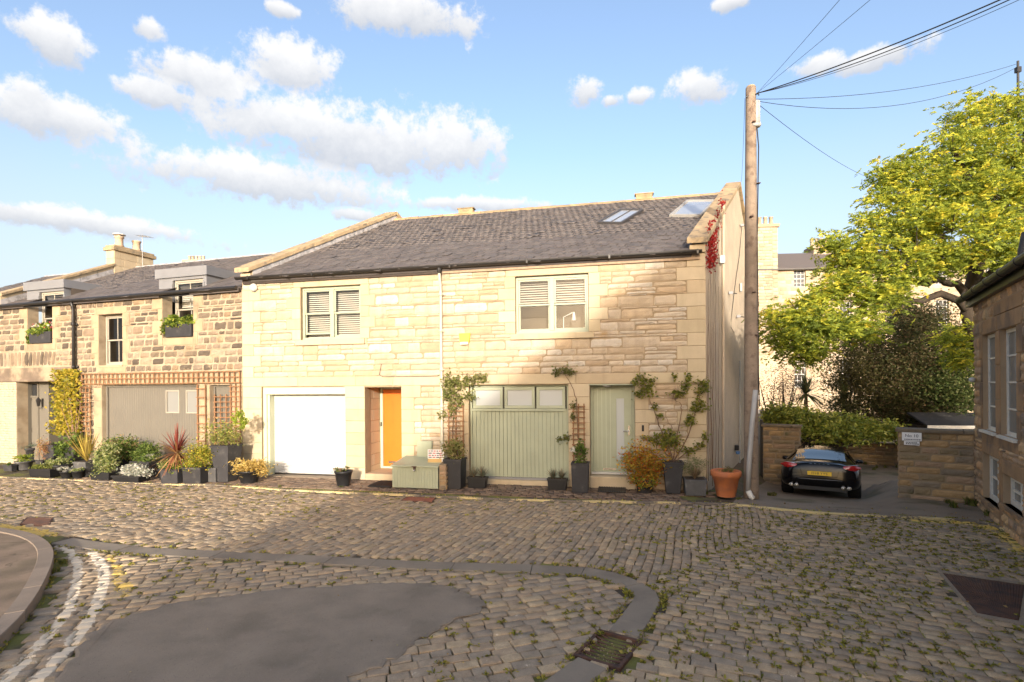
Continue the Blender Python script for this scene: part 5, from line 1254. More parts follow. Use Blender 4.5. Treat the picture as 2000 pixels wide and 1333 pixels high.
_s = FM.px(1120, 800)[0], FM.px(1141, 800)[0]
trellis('trellis', 'narrow trellis between the green garage and the green front door', FM, -.07, 3, 11, _s[0], _s[1], .55, 1.95)

# ---------------------------------------------------------------- brown building on the right
def right_building():
    B = thing('corner_building', 'brown rubble stone building at the right edge with white steel windows', 'building', FR.w(0, 0), FR.ang)
    h_e = FR.px(1898, 596)[1]
    def rc(u0, u1, vt, vb, ur): return (FR.px(u0, 750)[0], FR.px(u1, 750)[0], FR.px(u0, vb)[1], FR.px(u0, vt)[1])
    o1 = rc(1920, 1946, 656, 838, 0); o2 = rc(1954.6, 1987, 647, 848, 0); o2 = (o2[0], o2[1], o1[2], o1[3])
    b1 = (FR.px(1920, 900)[0], FR.px(1951, 900)[0], FR.px(1925, 975)[1], FR.px(1921, 884)[1]); b2 = (FR.px(1959, 900)[0], FR.px(1998, 900)[0], FR.px(1962, 985)[1], FR.px(1960, 925)[1])
    m_ = (o1[1]+o2[0])/2
    dr = [(o1[0]-.02, m_, o1[3], o1[3]+.26), (m_, o2[1]+.25, o1[3], o1[3]+.26), (m_-.25, o2[1]+.3, o1[3]+.26, o1[3]+.48)]
    dr += [(o1[1], o2[0], o1[2]+(o1[3]-o1[2])*k/3, o1[2]+(o1[3]-o1[2])*(k+1)/3) for k in range(3)]
    dr += alt_blocks(o1[0], -1, o1[2], o1[3], .42, .12, .20, RG)+alt_blocks(o2[1], 1, o1[2], o1[3], .42, .2, .34, RG)
    dr += [(o1[0]-.08, m_, o1[2]-.22, o1[2]), (m_, o2[1]+.1, o1[2]-.22, o1[2])]
    dr += [(b1[0]-.02, b1[1]+.05, b1[3], b1[3]+.22), (b2[0]-.02, b2[1]+.1, b2[3], b2[3]+.24), (b1[1]+.05, b2[0]-.02, -.5, b1[3]+.15)]
    front(B, 0, (0, 9.6, -1.0, h_e+.02), [o1, o2, b1, b2], dr, 'rubble', MAT['right_stone'], MAT['right_ashlar'], MAT['right_mortar'], (.14, .24), (.14, .40), .022, 18, .1, thick=.35, out=.006, ash_joint=.010)
    for r in (o1, o2):
        s0, s1, h0, h1 = r; y = .07; w = MB(); t = .06
        w.box(s0, s0+t, y, y+.05, h0, h1).box(s1-t, s1, y, y+.05, h0, h1).box(s0+t, s1-t, y, y+.05, h0, h0+t).box(s0+t, s1-t, y, y+.05, h1-t, h1)
        for k in range(1, 4): z = h0+(h1-h0)*k/4; w.box(s0+t, s1-t, y, y+.035, z-.014, z+.014)
        x = s0+(s1-s0)*.5
        wn = w.build('window', MAT['offwhite'], B)
        for k in range(4): MB().box(s0+t, s1-t, y+.018, y+.024, h0+(h1-h0)*k/4+.014, h0+(h1-h0)*(k+1)/4-.014).build('pane', MAT['grey_glass'], wn)
        MB().hexa([(s0-.04, -.06, h0-.05), (s1+.04, -.06, h0-.05), (s1+.04, .2, h0-.05), (s0-.04, .2, h0-.05), (s0-.04, -.06, h0-.012), (s1+.04, -.06, h0-.012), (s1+.04, .2, h0+.02), (s0-.04, .2, h0+.02)]).build('sill', MAT['offwhite'], wn)
    for r in (b1, b2):
        s0, s1, h0, h1 = r; y = .09; t = .09
        w = MB().box(s0, s0+t, y, y+.06, h0, h1).box(s1-t, s1, y, y+.06, h0, h1).box(s0+t, s1-t, y, y+.06, h0, h0+t).box(s0+t, s1-t, y, y+.06, h1-t, h1).box(s0+t, s1-t, y+.005, y+.05, (h0+h1)/2-.02, (h0+h1)/2+.02).box((s0+s1)/2-.02, (s0+s1)/2+.02, y+.005, y+.05, h0+t, h1-t).build('basement_window', MAT['offwhite'], B)
        MB().box(s0+t, s1-t, y+.03, y+.036, h0+t, h1-t).build('pane', MAT['grey_glass'], w)
        MB().box(s0-.03, s1+.03, -.05, .2, h0-.05, h0).build('sill', MAT['right_ashlar'], w)
    m = MB(); yb = 7
    m.add([(0, .35, -1), (0, yb, -1), (0, yb, h_e), (0, yb/2, h_e+1.2), (0, .35, h_e), (9.6, .35, -1), (9.6, yb, -1), (9.6, yb, h_e), (9.6, yb/2, h_e+1.2), (9.6, .35, h_e)], [(0, 1, 2, 3, 4), (9, 8, 7, 6, 5), (1, 6, 7, 2)]); m.build('end_wall', MAT['right_mortar'], B)
    MB().hexa([(-.1, -.15, h_e+.06), (9.7, -.15, h_e+.06), (9.7, yb/2, h_e+1.35), (-.1, yb/2, h_e+1.35), (-.1, -.15, h_e+.14), (9.7, -.15, h_e+.14), (9.7, yb/2, h_e+1.43), (-.1, yb/2, h_e+1.43)]).hexa([(-.1, yb+.15, h_e+.06), (-.1, yb/2, h_e+1.35), (9.7, yb/2, h_e+1.35), (9.7, yb+.15, h_e+.06), (-.1, yb+.15, h_e+.14), (-.1, yb/2, h_e+1.43), (9.7, yb/2, h_e+1.43), (9.7, yb+.15, h_e+.14)]).build('roof', MAT['slate'], B)
    g = MB().tube([(-.18, -.20, h_e+.10), (9.7, -.20, h_e+.10)], .065, 12).box(-.12, 9.7, -.11, -.02, h_e-.06, h_e+.09)
    for k in range(7): g.lathe([(.075, 0), (.075, .05)], 10, (0, 0, 0)) if 0 else g.tube([(.4+.85*k, -.20, h_e+.10), (.47+.85*k, -.20, h_e+.10)], .075, 12)
    g.build('gutter', MAT['gutter'], B)
    s, h = FR.px(1985, 520, -.2); MB().tube([(s, -.14, h_e+.1), (s, -.14, h_e+.24), (s, -.10, h_e+.5)], .05, 10).build('vent_pipe', MAT['gutter'], B)
    s, h = FR.px(1908, 742); MB().lathe([(.0, -.05), (.05, -.03), (.05, .03), (0, .05)], 10, (s, -.07, h)).build('camera_dome', MAT['white'], B, True)
right_building()

def stone_wall(name, label, A, Bp, h, thick, seed, cap_h=.07, ch=(.10, .17), ln=(.2, .6), down=.6):
    ang = math.atan2(Bp.y-A.y, Bp.x-A.x); fr = Frame((A.x, A.y, 0), ang); Ln = (Bp-A).to_2d().length; z = A.z
    t = thing(name, label, 'wall', (A.x, A.y, z), ang); g = random.Random(seed)
    core = MB().box(0, Ln, 0, thick, -down, h-cap_h).build('core', MAT['wall_mortar'], t)
    cells = layout((0, Ln, -.25, h-cap_h), [], ch, ln, g, .12)
    pieces('stone', stone_items(cells, .013, 0, g, out=.006), 'split', MAT['wall_stone'], core, 300)
    for fr_ in (Matrix.Translation((Ln, 0, 0)) @ Matrix.Rotation(math.pi/2, 4, 'Z'), Matrix.Translation((0, thick, 0)) @ Matrix.Rotation(-math.pi/2, 4, 'Z')):
        pieces('stone', stone_items(layout((0, thick, -.25, h-cap_h), [], ch, (.2, .4), g), .013, 0, g, fr_), 'split', MAT['wall_stone'], core, 60)
    x = -.05
    while x < Ln+.04:
        l = min(g.uniform(.7, 1.1), Ln+.05-x); MB().box(x+.004, x+l-.004, -.06, thick+.06, h-cap_h+.002, h+g.gauss(0, .003)).build('coping_stone', MAT['cope2'], t, bevel=.012); x += l
    return t, fr
MAT['cope2'] = M('brown_flat_coping', (.20, .155, .105), .92, .2, 5, .5, 50, rnd=.08, grain=.15)
A = GD(1755, 972.6); Bq = FR.w(.03, -.02)
_z = drive_h(A.x, A.y)
def top_h(A, u, v): return CAM_H+ray(u, v).z*A.y-A.z
RW, FRW = stone_wall('boundary_wall', 'brown stone wall with two white signs beside the driveway', A, Vector((Bq.x, Bq.y, 0)), top_h(A, 1755, 837), .32, 41)
hd = Vector((.851, -.5255, 0))
A2 = GD(1491, 934); k = ray(1563, 900); t_ = (A2.x*hd.y-A2.y*hd.x)/(k.x*hd.y-k.y*hd.x); B2 = Vector((k.x*t_, k.y*t_, A2.z))
stone_wall('boundary_wall', 'short brown stone wall behind the left side of the black car', A2, B2, top_h(A2, 1491, 829), .32, 42)
A3 = GD(1540, 898); B3 = GD(1775, 912)
stone_wall('boundary_wall', 'low dark stone wall under the hedge at the back of the driveway', A3, B3, top_h(A3, 1560, 858), .30, 43, .05)
MB().box(-.10, -.02, .1, .2, -.2, 1.75).build('gate_post', MAT['gutter'], None, loc=(A2.x, A2.y, A2.z), rz=math.atan2(hd.y, hd.x))
tag(bpy.data.objects['gate_post'], 'black metal gate post between the gable and the short stone wall', 'post')

def text(body, size, mat, parent, M4, name='lettering', ext=.001):
    c = bpy.data.curves.new('t', 'FONT'); c.body = body; c.size = size; c.extrude = ext; c.align_x = 'CENTER'; c.align_y = 'CENTER'
    o = bpy.data.objects.new('t', c); scene.collection.objects.link(o)
    me = bpy.data.meshes.new_from_object(o.evaluated_get(bpy.context.evaluated_depsgraph_get())); bpy.data.objects.remove(o)
    me.materials.clear(); me.materials.append(mat); q = link(bpy.data.objects.new(name, me), parent); q.matrix_basis = M4; return q
UPR = Matrix.Rotation(math.pi/2, 4, 'X')
def wall_signs():
    y = -.05
    for (u0, u1, v0, v1, big, rows, label) in ((1761.5, 1800, 844.5, 860.5, 'No 10', (.16,), 'upper white sign reading No 10 on the brown boundary wall'), (1765.5, 1796, 861.5, 869, None, (.66, .33), 'small lower white sign on the brown boundary wall')):
        s0, h1 = FRW.px(u0, v0, y); s1, _ = FRW.px(u1, v0, y); _, h0 = FRW.px(u0, v1, y)
        c = FRW.w((s0+s1)/2, y, (h0+h1)/2); t = thing('sign', label, 'sign', c, FRW.ang); W = s1-s0
        MB().box(-W/2, W/2, -.004, .004, -(h1-h0)/2, (h1-h0)/2).build('board', MAT['sign_white'], t)
        if big: text(big, .085, MAT['ink'], t, Matrix.Translation((0, -.006, .10*(h1-h0))) @ UPR)
        g = random.Random(int(u0))                        # lines too small to read: marks only
        for f in rows:
            x = -W*.38
            while x < W*.36: l = g.uniform(.012, .03); MB().box(x, x+l, -.006, -.004, (f-.5)*(h1-h0)-.009, (f-.5)*(h1-h0)+.009).build('print', MAT['ink'] if big else MAT['grey_pot'], t); x += l+.008
wall_signs()

# ---------------------------------------------------------------- tenement far behind
def tenement():
    FT = Frame((20, 50, 0), -rad(4)); base = -3
    s = lambda u, v=600, y=0: FT.px(u, v, y)
    eh = s(1560, 526)[1]; s0 = s(1478)[0]; s1 = s(2060)[0]; yb = 9
    T = thing('tenement', 'pale sandstone tenement with slate roof seen behind the green tree', 'building', FT.w(s0, 0, base), FT.ang); off = s0
    wins = []
    rows = [(527, 561), (590, 640), (705, 757)]; cols = [(1551, 1574), (1640, 1663), (1735, 1759), (1828, 1853), (1925, 1950)]
    for v0, v1 in rows:
        for u0, u1 in cols:
            a, b = s(u0)[0], s(u1)[0]; h1, h0 = s(1560, v0)[1], s(1560, v1)[1]; wins.append((a, b, h0-base, h1-base-.03))
    a, b = s(1487)[0], s(1497)[0]; wins.append((a, b, s(1490, 562)[1]-base, s(1490, 528)[1]-base))
    w = wall_back((s0, s1, 0, eh-base), wins, 0, .4).build('wall', MAT['tenement_mortar'], T, loc=(-off, 0, 0))
    g = random.Random(77); cells = layout((s0, s1, 0, eh-base), wins, (.28, .36), (.4, .9), g)
    pieces('stone', stone_items(cells, .02, -.01, g, out=.02), 'ashlar', MAT['tenement'], w, 0, rest='stones')
    for q in wins:
        a, b, c, d = q; m = MB(); y = .2; t = .07; xm, zm = (a+b)/2, (c+d)/2
        m.box(a, b, y, y+.08, d-t, d).box(a, b, y, y+.08, c, c+t).box(a, a+t, y, y+.08, c+t, d-t).box(b-t, b, y, y+.08, c+t, d-t).box(a+t, b-t, y+.005, y+.08, zm-.04, zm+.04)
        for f in (1/3, 2/3): x = a+(b-a)*f; m.box(x-.02, x+.02, y+.01, y+.07, c+t, d-t)
        for f in (.25, .75): z = c+(d-c)*f; m.box(a+t, b-t, y+.012, y+.07, z-.02, z+.02)
        wn = m.build('window', MAT['white'], T, loc=(-off, 0, 0))
        MB().box(a, b, y+.05, y+.06, c, d).build('pane', MAT['far_glass'], wn)
    rh = s(1560, 496, 4.5)[1]-base; e = eh-base
    MB().hexa([(s0, -.3, e-.1), (s1, -.3, e-.1), (s1, 4.5, rh-.1), (s0, 4.5, rh-.1), (s0, -.3, e+.05), (s1, -.3, e+.05), (s1, 4.5, rh+.05), (s0, 4.5, rh+.05)]).hexa([(s0, 9.3, e-.1), (s0, 4.5, rh-.1), (s1, 4.5, rh-.1), (s1, 9.3, e-.1), (s0, 9.3, e+.05), (s0, 4.5, rh+.05), (s1, 4.5, rh+.05), (s1, 9.3, e+.05)]).build('roof', MAT['slate'], T, loc=(-off, 0, 0))
    MB().box(s0, s1, -.42, -.3, e-.12, e+.0).build('gutter', MAT['gutter'], T, loc=(-off, 0, 0))
    # chimney gables
    for (u0, u1, vt, nm) in ((1472, 1517, 446, 0), (1632, 1672, 468, 1)):
        a, b = s(u0)[0], s(u1)[0]; top = s(1500, vt)[1]-base; y0 = -.3 if nm == 0 else 4
        c = MB().box(a, b, y0, y0+1.6, 2 if nm == 0 else rh-1, top).build('chimney', MAT['tenement_mortar'], T, loc=(-off, 0, 0))
        cl = layout((a, b-.5, 8 if nm == 0 else rh-.6, top), [], (.25, .36), (.3, .7), g)+[(b-.5, b, z, z+.4) for z in np.arange(8 if nm == 0 else rh-.6, top-.3, .4)]
        pieces('stone', stone_items(cl, .02, y0-.01, g, out=.03), 'rubble', MAT['tenement'], c, 0, rest='stones')
        MB().box(a-.15, b+.15, y0-.15, y0+1.75, top, top+.3).build('chimney_cap', MAT['tenement'], c)
        for k in range(4):
            x = a+(b-a)*(k+.5)/4; MB().lathe([(.2, 0), (.17, .1), (.16, .75), (.2, .8), (.2, .9)], 10, (x, y0+.8, top+.3)).build('chimney_pot', MAT['tenement'], c, True)
    # far chimney stack seen over the old terrace roof
tenement()
def far_stack():
    k = ray(384, 512); p = CAM+k*42; T = thing('chimney_stack', 'row of buff chimney pots just above the old terrace ridge', 'chimney', (p.x, p.y, 0), 0)
    w = 42/F_PX*17
    MB().box(-w, w, -.5, .5, 0, p.z-.1).box(-w-.1, w+.1, -.6, .6, p.z-.1, p.z+.05).build('stack', MAT['tenement'], T)
    for k in range(5): MB().lathe([(.13, 0), (.11, .1), (.10, .38), (.13, .42)], 10, (-w*.8+w*1.6*k/4, 0, p.z+.05)).build('chimney_pot', MAT['tenement'], T, True)
far_stack()
def opposite():
    """the building across the lane, behind the viewpoint: its roofs throw the shade on the right of the mews"""
    y0, y1 = -24, -36; tn = math.tan(SUN_EL)*24/math.cos(SUN_LAT); sh = -24*math.tan(SUN_LAT)
    out = [(-7.6, .2), (-4.3, 2.65), (-.95, 5.15), (.35, 6.0), (1.63, 4.8), (2.4, 4.0), (3.4, 3.1), (5, 2.7), (14, 2.7)]       # outline of its shade on the mews front
    pr = [(s+sh, h+tn) for s, h in out]; c = pr[3][0]
    T = thing('gabled_building', 'stone gabled building across the lane, behind the viewpoint', 'building', FM.w(c, y0), FM.ang)
    pts = [(pr[0][0]-c, -.2), (pr[-1][0]-c, -.2)]+[(x-c, z) for x, z in pr[::-1]]; n = len(pts)
    P = [(x, 0, z) for x, z in pts]+[(x, y1-y0, z) for x, z in pts]
    MB().add(P, [list(range(n))[::-1], list(range(n, 2*n))]+[[i, (i+1) % n, n+(i+1) % n, n+i] for i in range(n)]).build('wall', MAT['right_ashlar'], T)
    for (a, ha), (b, hb) in zip(pr, pr[1:]):
        a -= c; b -= c
        MB().hexa([(a, .12, ha+.005), (b, .12, hb+.005), (b, y1-y0-.2, hb+.005), (a, y1-y0-.2, ha+.005), (a, .12, ha+.03), (b, .12, hb+.03), (b, y1-y0-.2, hb+.03), (a, y1-y0-.2, ha+.03)]).build('roof', MAT['slate'], T)
    for x in (-5, -2.4, 0, 3.5, 7, 10.5):
        for z in (1.2, 4.4): MB().box(x-.5, x+.5, .01, .06, z, z+1.6).box(x-.6, x+.6, .0, .14, z-.15, z-.01).build('window', MAT['far_glass'], T)
opposite()

# ---------------------------------------------------------------- pole and wires
def pole():
    b = G(1467, 968); top = CAM_H+(-(172-HY)-ROLL*473)/F_PX*b.y
    T = thing('utility_pole', 'tall weathered timber telegraph pole at the corner of the gable', 'pole', (b.x, b.y, 0))
    dx = .06
    P = [(dx*k/20, 0, -.3+(top+.3)*k/20) for k in range(21)]; g = random.Random(2)
    MB().tube(P, [(.155-.05*k/20)*g.uniform(.985, 1.015) for k in range(21)], 18).build('shaft', MAT['pole'], T, True)
    MB().lathe([(.10, 0), (.085, .05), (.03, .08)], 16, (dx, 0, top-.02)).build('cap', MAT['cope'], T)
    MB().tube([(dx+.10, -.03, top-.85), (dx+.10, -.03, top-.30)], .055, 10).tube([(dx+.17, -.02, top-.85), (dx+.17, -.02, top-.28)], .016, 8).box(dx-.02, dx+.16, -.12, .0, top-.86, top-.80).build('junction_box', MAT['grey_pipe'], T, True)
    MB().tube([(dx-.13, -.05, top-.22), (dx+.12, -.10, top-.18), (dx+.17, 0, top-.16)], .013, 6).build('bracket', MAT['gutter'], T)
    MB().tube([(dx+.09, -.08, top-.9), (dx+.115, -.09, top-1.3), (.135, -.08, 5.5), (.15, -.06, 2.6), (.17, -.05, 1.9)], .014, 6).build('riser_cable', MAT['wire'], T)
    MB().tube([(.04, -.15, 2.25), (-.05, -.17, 1.5), (-.12, -.19, .75), (-.15, -.19, .12)], .05, 10).build('conduit', MAT['grey_pipe'], T, True)
    MB().tube([(-.15, -.19, .14), (-.10, -.22, .02), (-.06, -.24, -.02)], .055, 10).build('boot', MAT['offwhite'], T, True)
    for z in (2.05, 1.75): MB().box(.10, .15, -.10, -.06, z, z+.09).build('label_plate', MAT['offwhite'], T)
    for k, (z, q) in enumerate(((7.9, 0), (6.6, .1), (5.9, -.05), (4.3, 0), (3.4, .05))):
        MB().box(dx*z/8.7-.03+q, dx*z/8.7+.03+q, -.17, -.10, z, z+.02).build('step_bolt', MAT['iron'], T)
    tp = Vector((b.x+dx+.1, b.y-.05, top-.15)); g = random.Random(5)
    def wire(A, B, sag, r, label, n=18):
        P = [A.lerp(B, k/n)-Vector((0, 0, sag*4*(k/n)*(1-k/n))) for k in range(n+1)]
        tag(MB().tube(P, r, 5).build('overhead_wire', MAT['wire'], None), label, 'wire', 'overhead wires')
    def at(u, v, y): k = ray(u, v); return CAM+k*y
    for i, (u, v, y, r, sg, lab) in enumerate(((1938, -2, 7.6, .011, .10, 'thickest overhead wire rising from the pole top to the top right'), (1948, -4, 7.2, .008, .16, 'lower of the two thick wires rising to the top right'), (1985, -16, 7.0, .004, .20, 'thin wire just under the thick pair at top right'), (1652, -16, 6.5, .0035, .02, 'faint steep wire from the pole top, left of its pair'), (1716, -16, 6.5, .0035, .02, 'faint steep wire from the pole top, right of its pair'))):
        Q = at(u, v, y); wire(tp, tp+(Q-tp)*1.25, sg, r, lab)
    wire(tp-Vector((0, 0, .12)), at(1984, 126, 15), .25, .006, 'upper thin wire from the pole to the aerial mast above the tree')
    wire(tp-Vector((0, 0, .16)), at(1984, 133, 15), .55, .006, 'lower sagging wire from the pole to the aerial mast above the tree')
    wire(tp-Vector((0, 0, .2)), at(1720, 355, 24), .25, .006, 'wire from the pole descending behind the green tree')
    a = FM.w(.1+SK*RIDGE_Y, RIDGE_Y, 8.7); wire(tp-Vector((.25, 0, .1)), Vector(a), .2, .004, 'wire from the pole down to the peak of the gable')
    m = at(1988, 125, 15); T2_ = thing('aerial_mast', 'thin dark aerial mast rising above the tree at the right edge', 'mast', (m.x, m.y, 0))
    MB().tube([(0, 0, -.8), (0, 0, m.z+.08)], .03, 8).build('mast', MAT['gutter'], T2_); MB().box(-.06, .06, -.05, .05, m.z-.25, m.z-.1).build('bracket', MAT['gutter'], T2_)
pole()

# ---------------------------------------------------------------- trees and garden
GREEN = [(.10, .145, .026), (.14, .18, .03), (.19, .22, .035), (.085, .12, .026), (.26, .26, .04)]
def big_tree():
    base = Vector((13.9, 15.0, -.4)); r = np.random.default_rng(17); g = random.Random(17)
    T = thing('ash_tree', 'tall tree with yellow green feathery leaves spreading over the driveway', 'tree', base)
    def at(u, v, y): k = ray(u, v); return CAM+k*y
    tr = [base, Vector((13.7, 14.95, 2.6)), at(1893, 610, 14.7), at(1900, 560, 14.7), at(1915, 480, 14.9), at(1925, 400, 15.0), at(1918, 320, 15.2), at(1905, 250, 15.3)]
    m = MB().tube([p-base for p in tr], [.30, .26, .21, .19, .15, .12, .07, .03], 12)
    limbs = [[(1893, 605, 14.7), (1862, 582, 14.4), (1825, 578, 14.2), (1780, 588, 14), (1720, 600, 13.8), (1660, 630, 13.6), (1605, 680, 13.5), (1560, 700, 13.4)],
             [(1896, 590, 14.7), (1868, 560, 14.5), (1838, 545, 14.4), (1812, 552, 14.3), (1800, 530, 14.3), (1790, 480, 14.3), (1770, 420, 14.4)],
             [(1812, 552, 14.3), (1770, 545, 14), (1720, 560, 13.8), (1680, 600, 13.6), (1640, 620, 13.5)],
             [(1905, 540, 14.8), (1860, 500, 15.2), (1820, 430, 15.6), (1800, 360, 15.8), (1790, 320, 15.8)],
             [(1918, 450, 15), (1955, 400, 15.2), (1985, 330, 15.4), (2000, 260, 15.5)],
             [(1925, 400, 15), (1890, 350, 14.6), (1860, 290, 14.4)],
             [(1800, 530, 14.3), (1740, 500, 14), (1690, 490, 13.9), (1640, 490, 13.9)],
             [(1660, 630, 13.6), (1620, 640, 13.4), (1570, 640, 13.3), (1520, 625, 13.2)],
             [(1890, 600, 14.7), (1930, 540, 14), (1980, 500, 13.6), (2040, 470, 13.4)],
             [(1820, 430, 15.6), (1760, 400, 15.4), (1720, 380, 15.2)]]
    for L_ in limbs:
        P = [at(*q)-base for q in L_]; n = len(P); P2 = []
        for i in range(n-1):
            for k in range(3): P2.append(P[i].lerp(P[i+1], k/3)+Vector((g.gauss(0, .03), g.gauss(0, .03), g.gauss(0, .03))))
        P2.append(P[-1]); N_ = len(P2); m.tube(P2, [.10*(1-.82*i/N_)+.013 for i in range(N_)], 7)
    # crown: clumps of leaves, placed where the crown shows
    cl = [(1900, 240, 60, 15), (1960, 215, 55, 15.2), (2010, 235, 70, 15.2), (1860, 300, 60, 14.6), (1925, 300, 70, 14.4), (1985, 310, 70, 14.6), (2060, 320, 90, 14.6), (1800, 340, 62, 14.4), (1865, 370, 72, 14), (1940, 380, 76, 13.8), (2010, 400, 80, 13.8), (1745, 340, 36, 14.4), (1748, 380, 50, 14.2),
          (1728, 440, 56, 14), (1790, 430, 70, 13.8), (1860, 450, 76, 13.4), (1935, 465, 74, 13.2), (2000, 490, 70, 13.2), (1700, 500, 52, 13.7), (1760, 515, 66, 13.4), (1835, 500, 46, 13.4), (1905, 520, 40, 15.6), (1660, 520, 38, 13.6), (1630, 478, 26, 13.7), (1650, 560, 42, 13.4), (1700, 580, 44, 13.2),
          (1745, 575, 34, 13.9), (1600, 580, 30, 13.4), (1560, 615, 48, 13.2), (1520, 630, 32, 13.1), (1540, 665, 40, 13.2), (1595, 640, 40, 13), (1640, 640, 38, 13), (1580, 690, 26, 13.2), (1690, 640, 30, 13.1), (1868, 655, 26, 14.9), (1885, 700, 26, 14.9),
          (1900, 330, 70, 16.2), (1960, 400, 80, 16.4), (1830, 410, 70, 16), (1780, 480, 55, 15.6), (2060, 430, 90, 15.4), (2050, 530, 70, 14)]
    P, C, DD = [], [], []; i = 0
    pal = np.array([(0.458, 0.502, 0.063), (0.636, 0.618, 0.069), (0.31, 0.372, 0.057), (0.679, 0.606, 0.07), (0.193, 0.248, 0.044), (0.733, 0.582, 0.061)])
    for (u, v, rp, y) in cl:
        c = np.array(at(u, v, y)); R = rp*y/F_PX
        nsub = int(6+R*24); tone = r.uniform(-.3, .25)
        d = r.normal(size=(nsub, 3)); d /= np.linalg.norm(d, axis=1)[:, None]; q = c+d*(r.uniform(.35, 1.0, nsub)[:, None])*R*np.array((1, 1, .85))
        for s in q:
            ns_ = int(r.integers(10, 17)); sr = r.uniform(.12, .26); nl = 9
            bs = s+r.normal(size=(ns_, 3))*np.array((sr, sr, sr*.55)); dr = r.normal(size=(ns_, 3)); dr[:, 2] = dr[:, 2]*.35-.12; dr /= np.linalg.norm(dr, axis=1)[:, None]
            sd_ = np.cross(dr, r.normal(size=(ns_, 3))*.35+np.array((0, 0, 1.))); sd_ /= np.linalg.norm(sd_, axis=1)[:, None]; ln_ = r.uniform(.17, .30, ns_)
            tt = np.linspace(.12, 1, nl); sg = np.where(np.arange(nl) % 2, 1., -1.); sg[-1] = 0
            pts = (bs[:, None]+dr[:, None]*(ln_[:, None]*tt)[..., None]+sd_[:, None]*(sg*.034)[None, :, None]+np.array((0, 0, -1.))*(.05*tt*tt)[None, :, None]).reshape(-1, 3)
            dd = (dr[:, None]*.75+sd_[:, None]*sg[None, :, None]*.8).reshape(-1, 3); n = len(pts); P.append(pts); DD.append(dd)
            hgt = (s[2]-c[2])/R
            w = np.array([1, .6+hgt*.8+tone, 1.1-hgt*.6, .22+hgt*.4+tone*.6, 1.0-hgt*.9-tone, .06+max(0, tone)*.4]).clip(.02); w /= w.sum()  # light from above put into leaf colour: high sprays brighter, low ones darker
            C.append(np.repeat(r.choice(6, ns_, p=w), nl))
            i += 1
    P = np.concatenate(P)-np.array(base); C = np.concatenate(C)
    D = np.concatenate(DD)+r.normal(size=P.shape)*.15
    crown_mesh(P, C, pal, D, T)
    # fine twigs through the crown
    for (u, v, rp, y) in cl[::1]:
        c = at(u, v, y)-base; R = rp*y/F_PX
        for k in range(5):
            dv = Vector((g.gauss(0, 1), g.gauss(0, 1), g.gauss(0, .8))).normalized(); m.tube([c-dv*R*.2, c+dv*R*.4+Vector((0, 0, .03)), c+dv*R*.85], [.016, .011, .005], 4, False)
    m.build('trunk', MAT['bark'], T, True)
def crown_mesh(P, C, pal, D, T, size=.102, aspect=.42, seed=23, name='crown', mat='leaf'):
    r = np.random.default_rng(seed); n = len(P); D = D/(np.linalg.norm(D, axis=1)[:, None]+1e-9)
    A = np.cross(D, r.normal(size=(n, 3))); A /= np.linalg.norm(A, axis=1)[:, None]+1e-9; s = (size*r.uniform(.65, 1.3, n))[:, None]
    V = np.empty((n, 4, 3)); bend = np.cross(A, D)*s*.1; V[:, 0] = P-D*s*.5; V[:, 1] = P+A*s*aspect*.5+bend; V[:, 2] = P+D*s*.5; V[:, 3] = P-A*s*aspect*.5+bend
    col = np.asarray(pal)[C]*r.uniform(.9, 1.1, n)[:, None]
    return np_mesh(name, V.reshape(-1, 3), np.arange(n*4).reshape(n, 4), MAT[mat], T, col=np.repeat(col, 4, 0))
big_tree()

def garden_shrub(name, label, cat, blobs, pal, size, dens, seed, stems=True, bark='bark', aspect=.5, up=.2, group=None, mat='leaf', base=None, clump=.3):
    """blobs: (u, v, radius in photo pixels, depth, vertical squash)"""
    r = np.random.default_rng(seed); C = []; P = []
    for (u, v, rp, y, sq) in blobs:
        c = np.array(CAM+ray(u, v)*y); R = rp*y/F_PX; C.append((c, R)); n = max(120, int(dens*R*R*2200))
        ns = max(4, int(n/45)); d = r.normal(size=(ns, 3)); d /= np.linalg.norm(d, axis=1)[:, None]; q = c+d*r.uniform(.3, 1, ns)[:, None]*R*np.array((1, 1, sq))
        for s in q: P.append(s+r.normal(size=(45, 3))*np.array((1, 1, .7))*R*clump)
    c0 = C[0][0] if base is None else base; b = Vector((c0[0], c0[1], drive_h(c0[0], c0[1])-.05)) if base is None else Vector(base)
    T = thing(name, label, cat, b, 0, group)
    leaf_cloud('crown', np.concatenate(P)-np.array(b), size, pal, MAT[mat], T, aspect, up, seed)
    if stems:
        m = MB(); g = random.Random(seed)
        for c, R in C:
            c = Vector(c)-b
            for k in range(3):
                e = c+Vector((g.gauss(0, R*.4), g.gauss(0, R*.4), g.gauss(0, R*.4))); m.tube([(g.gauss(0, .1), g.gauss(0, .1), 0), e*.5+Vector((g.gauss(0, .12), g.gauss(0, .12), .1)), e], [.045, .03, .008], 6)
        m.build('trunk', MAT[bark], T, True)
    return T
DK = [(.075, .085, .03), (.10, .105, .035), (.13, .12, .045), (.06, .07, .026), (.15, .115, .055)]
garden_shrub('garden_tree', 'dark small leaved tree in the middle of the garden behind the wall', 'tree', [(1770, 690, 70, 20.5, 1.1), (1800, 740, 66, 20.3, 1), (1760, 770, 60, 20.2, 1), (1810, 640, 50, 20.8, 1.1), (1740, 720, 50, 20.3, 1), (1795, 800, 55, 20, .8), (1735, 800, 45, 20, .7), (1770, 620, 40, 21, 1)], DK+[(.13, .09, .045)], .105, 2.2, 71, bark='birch')
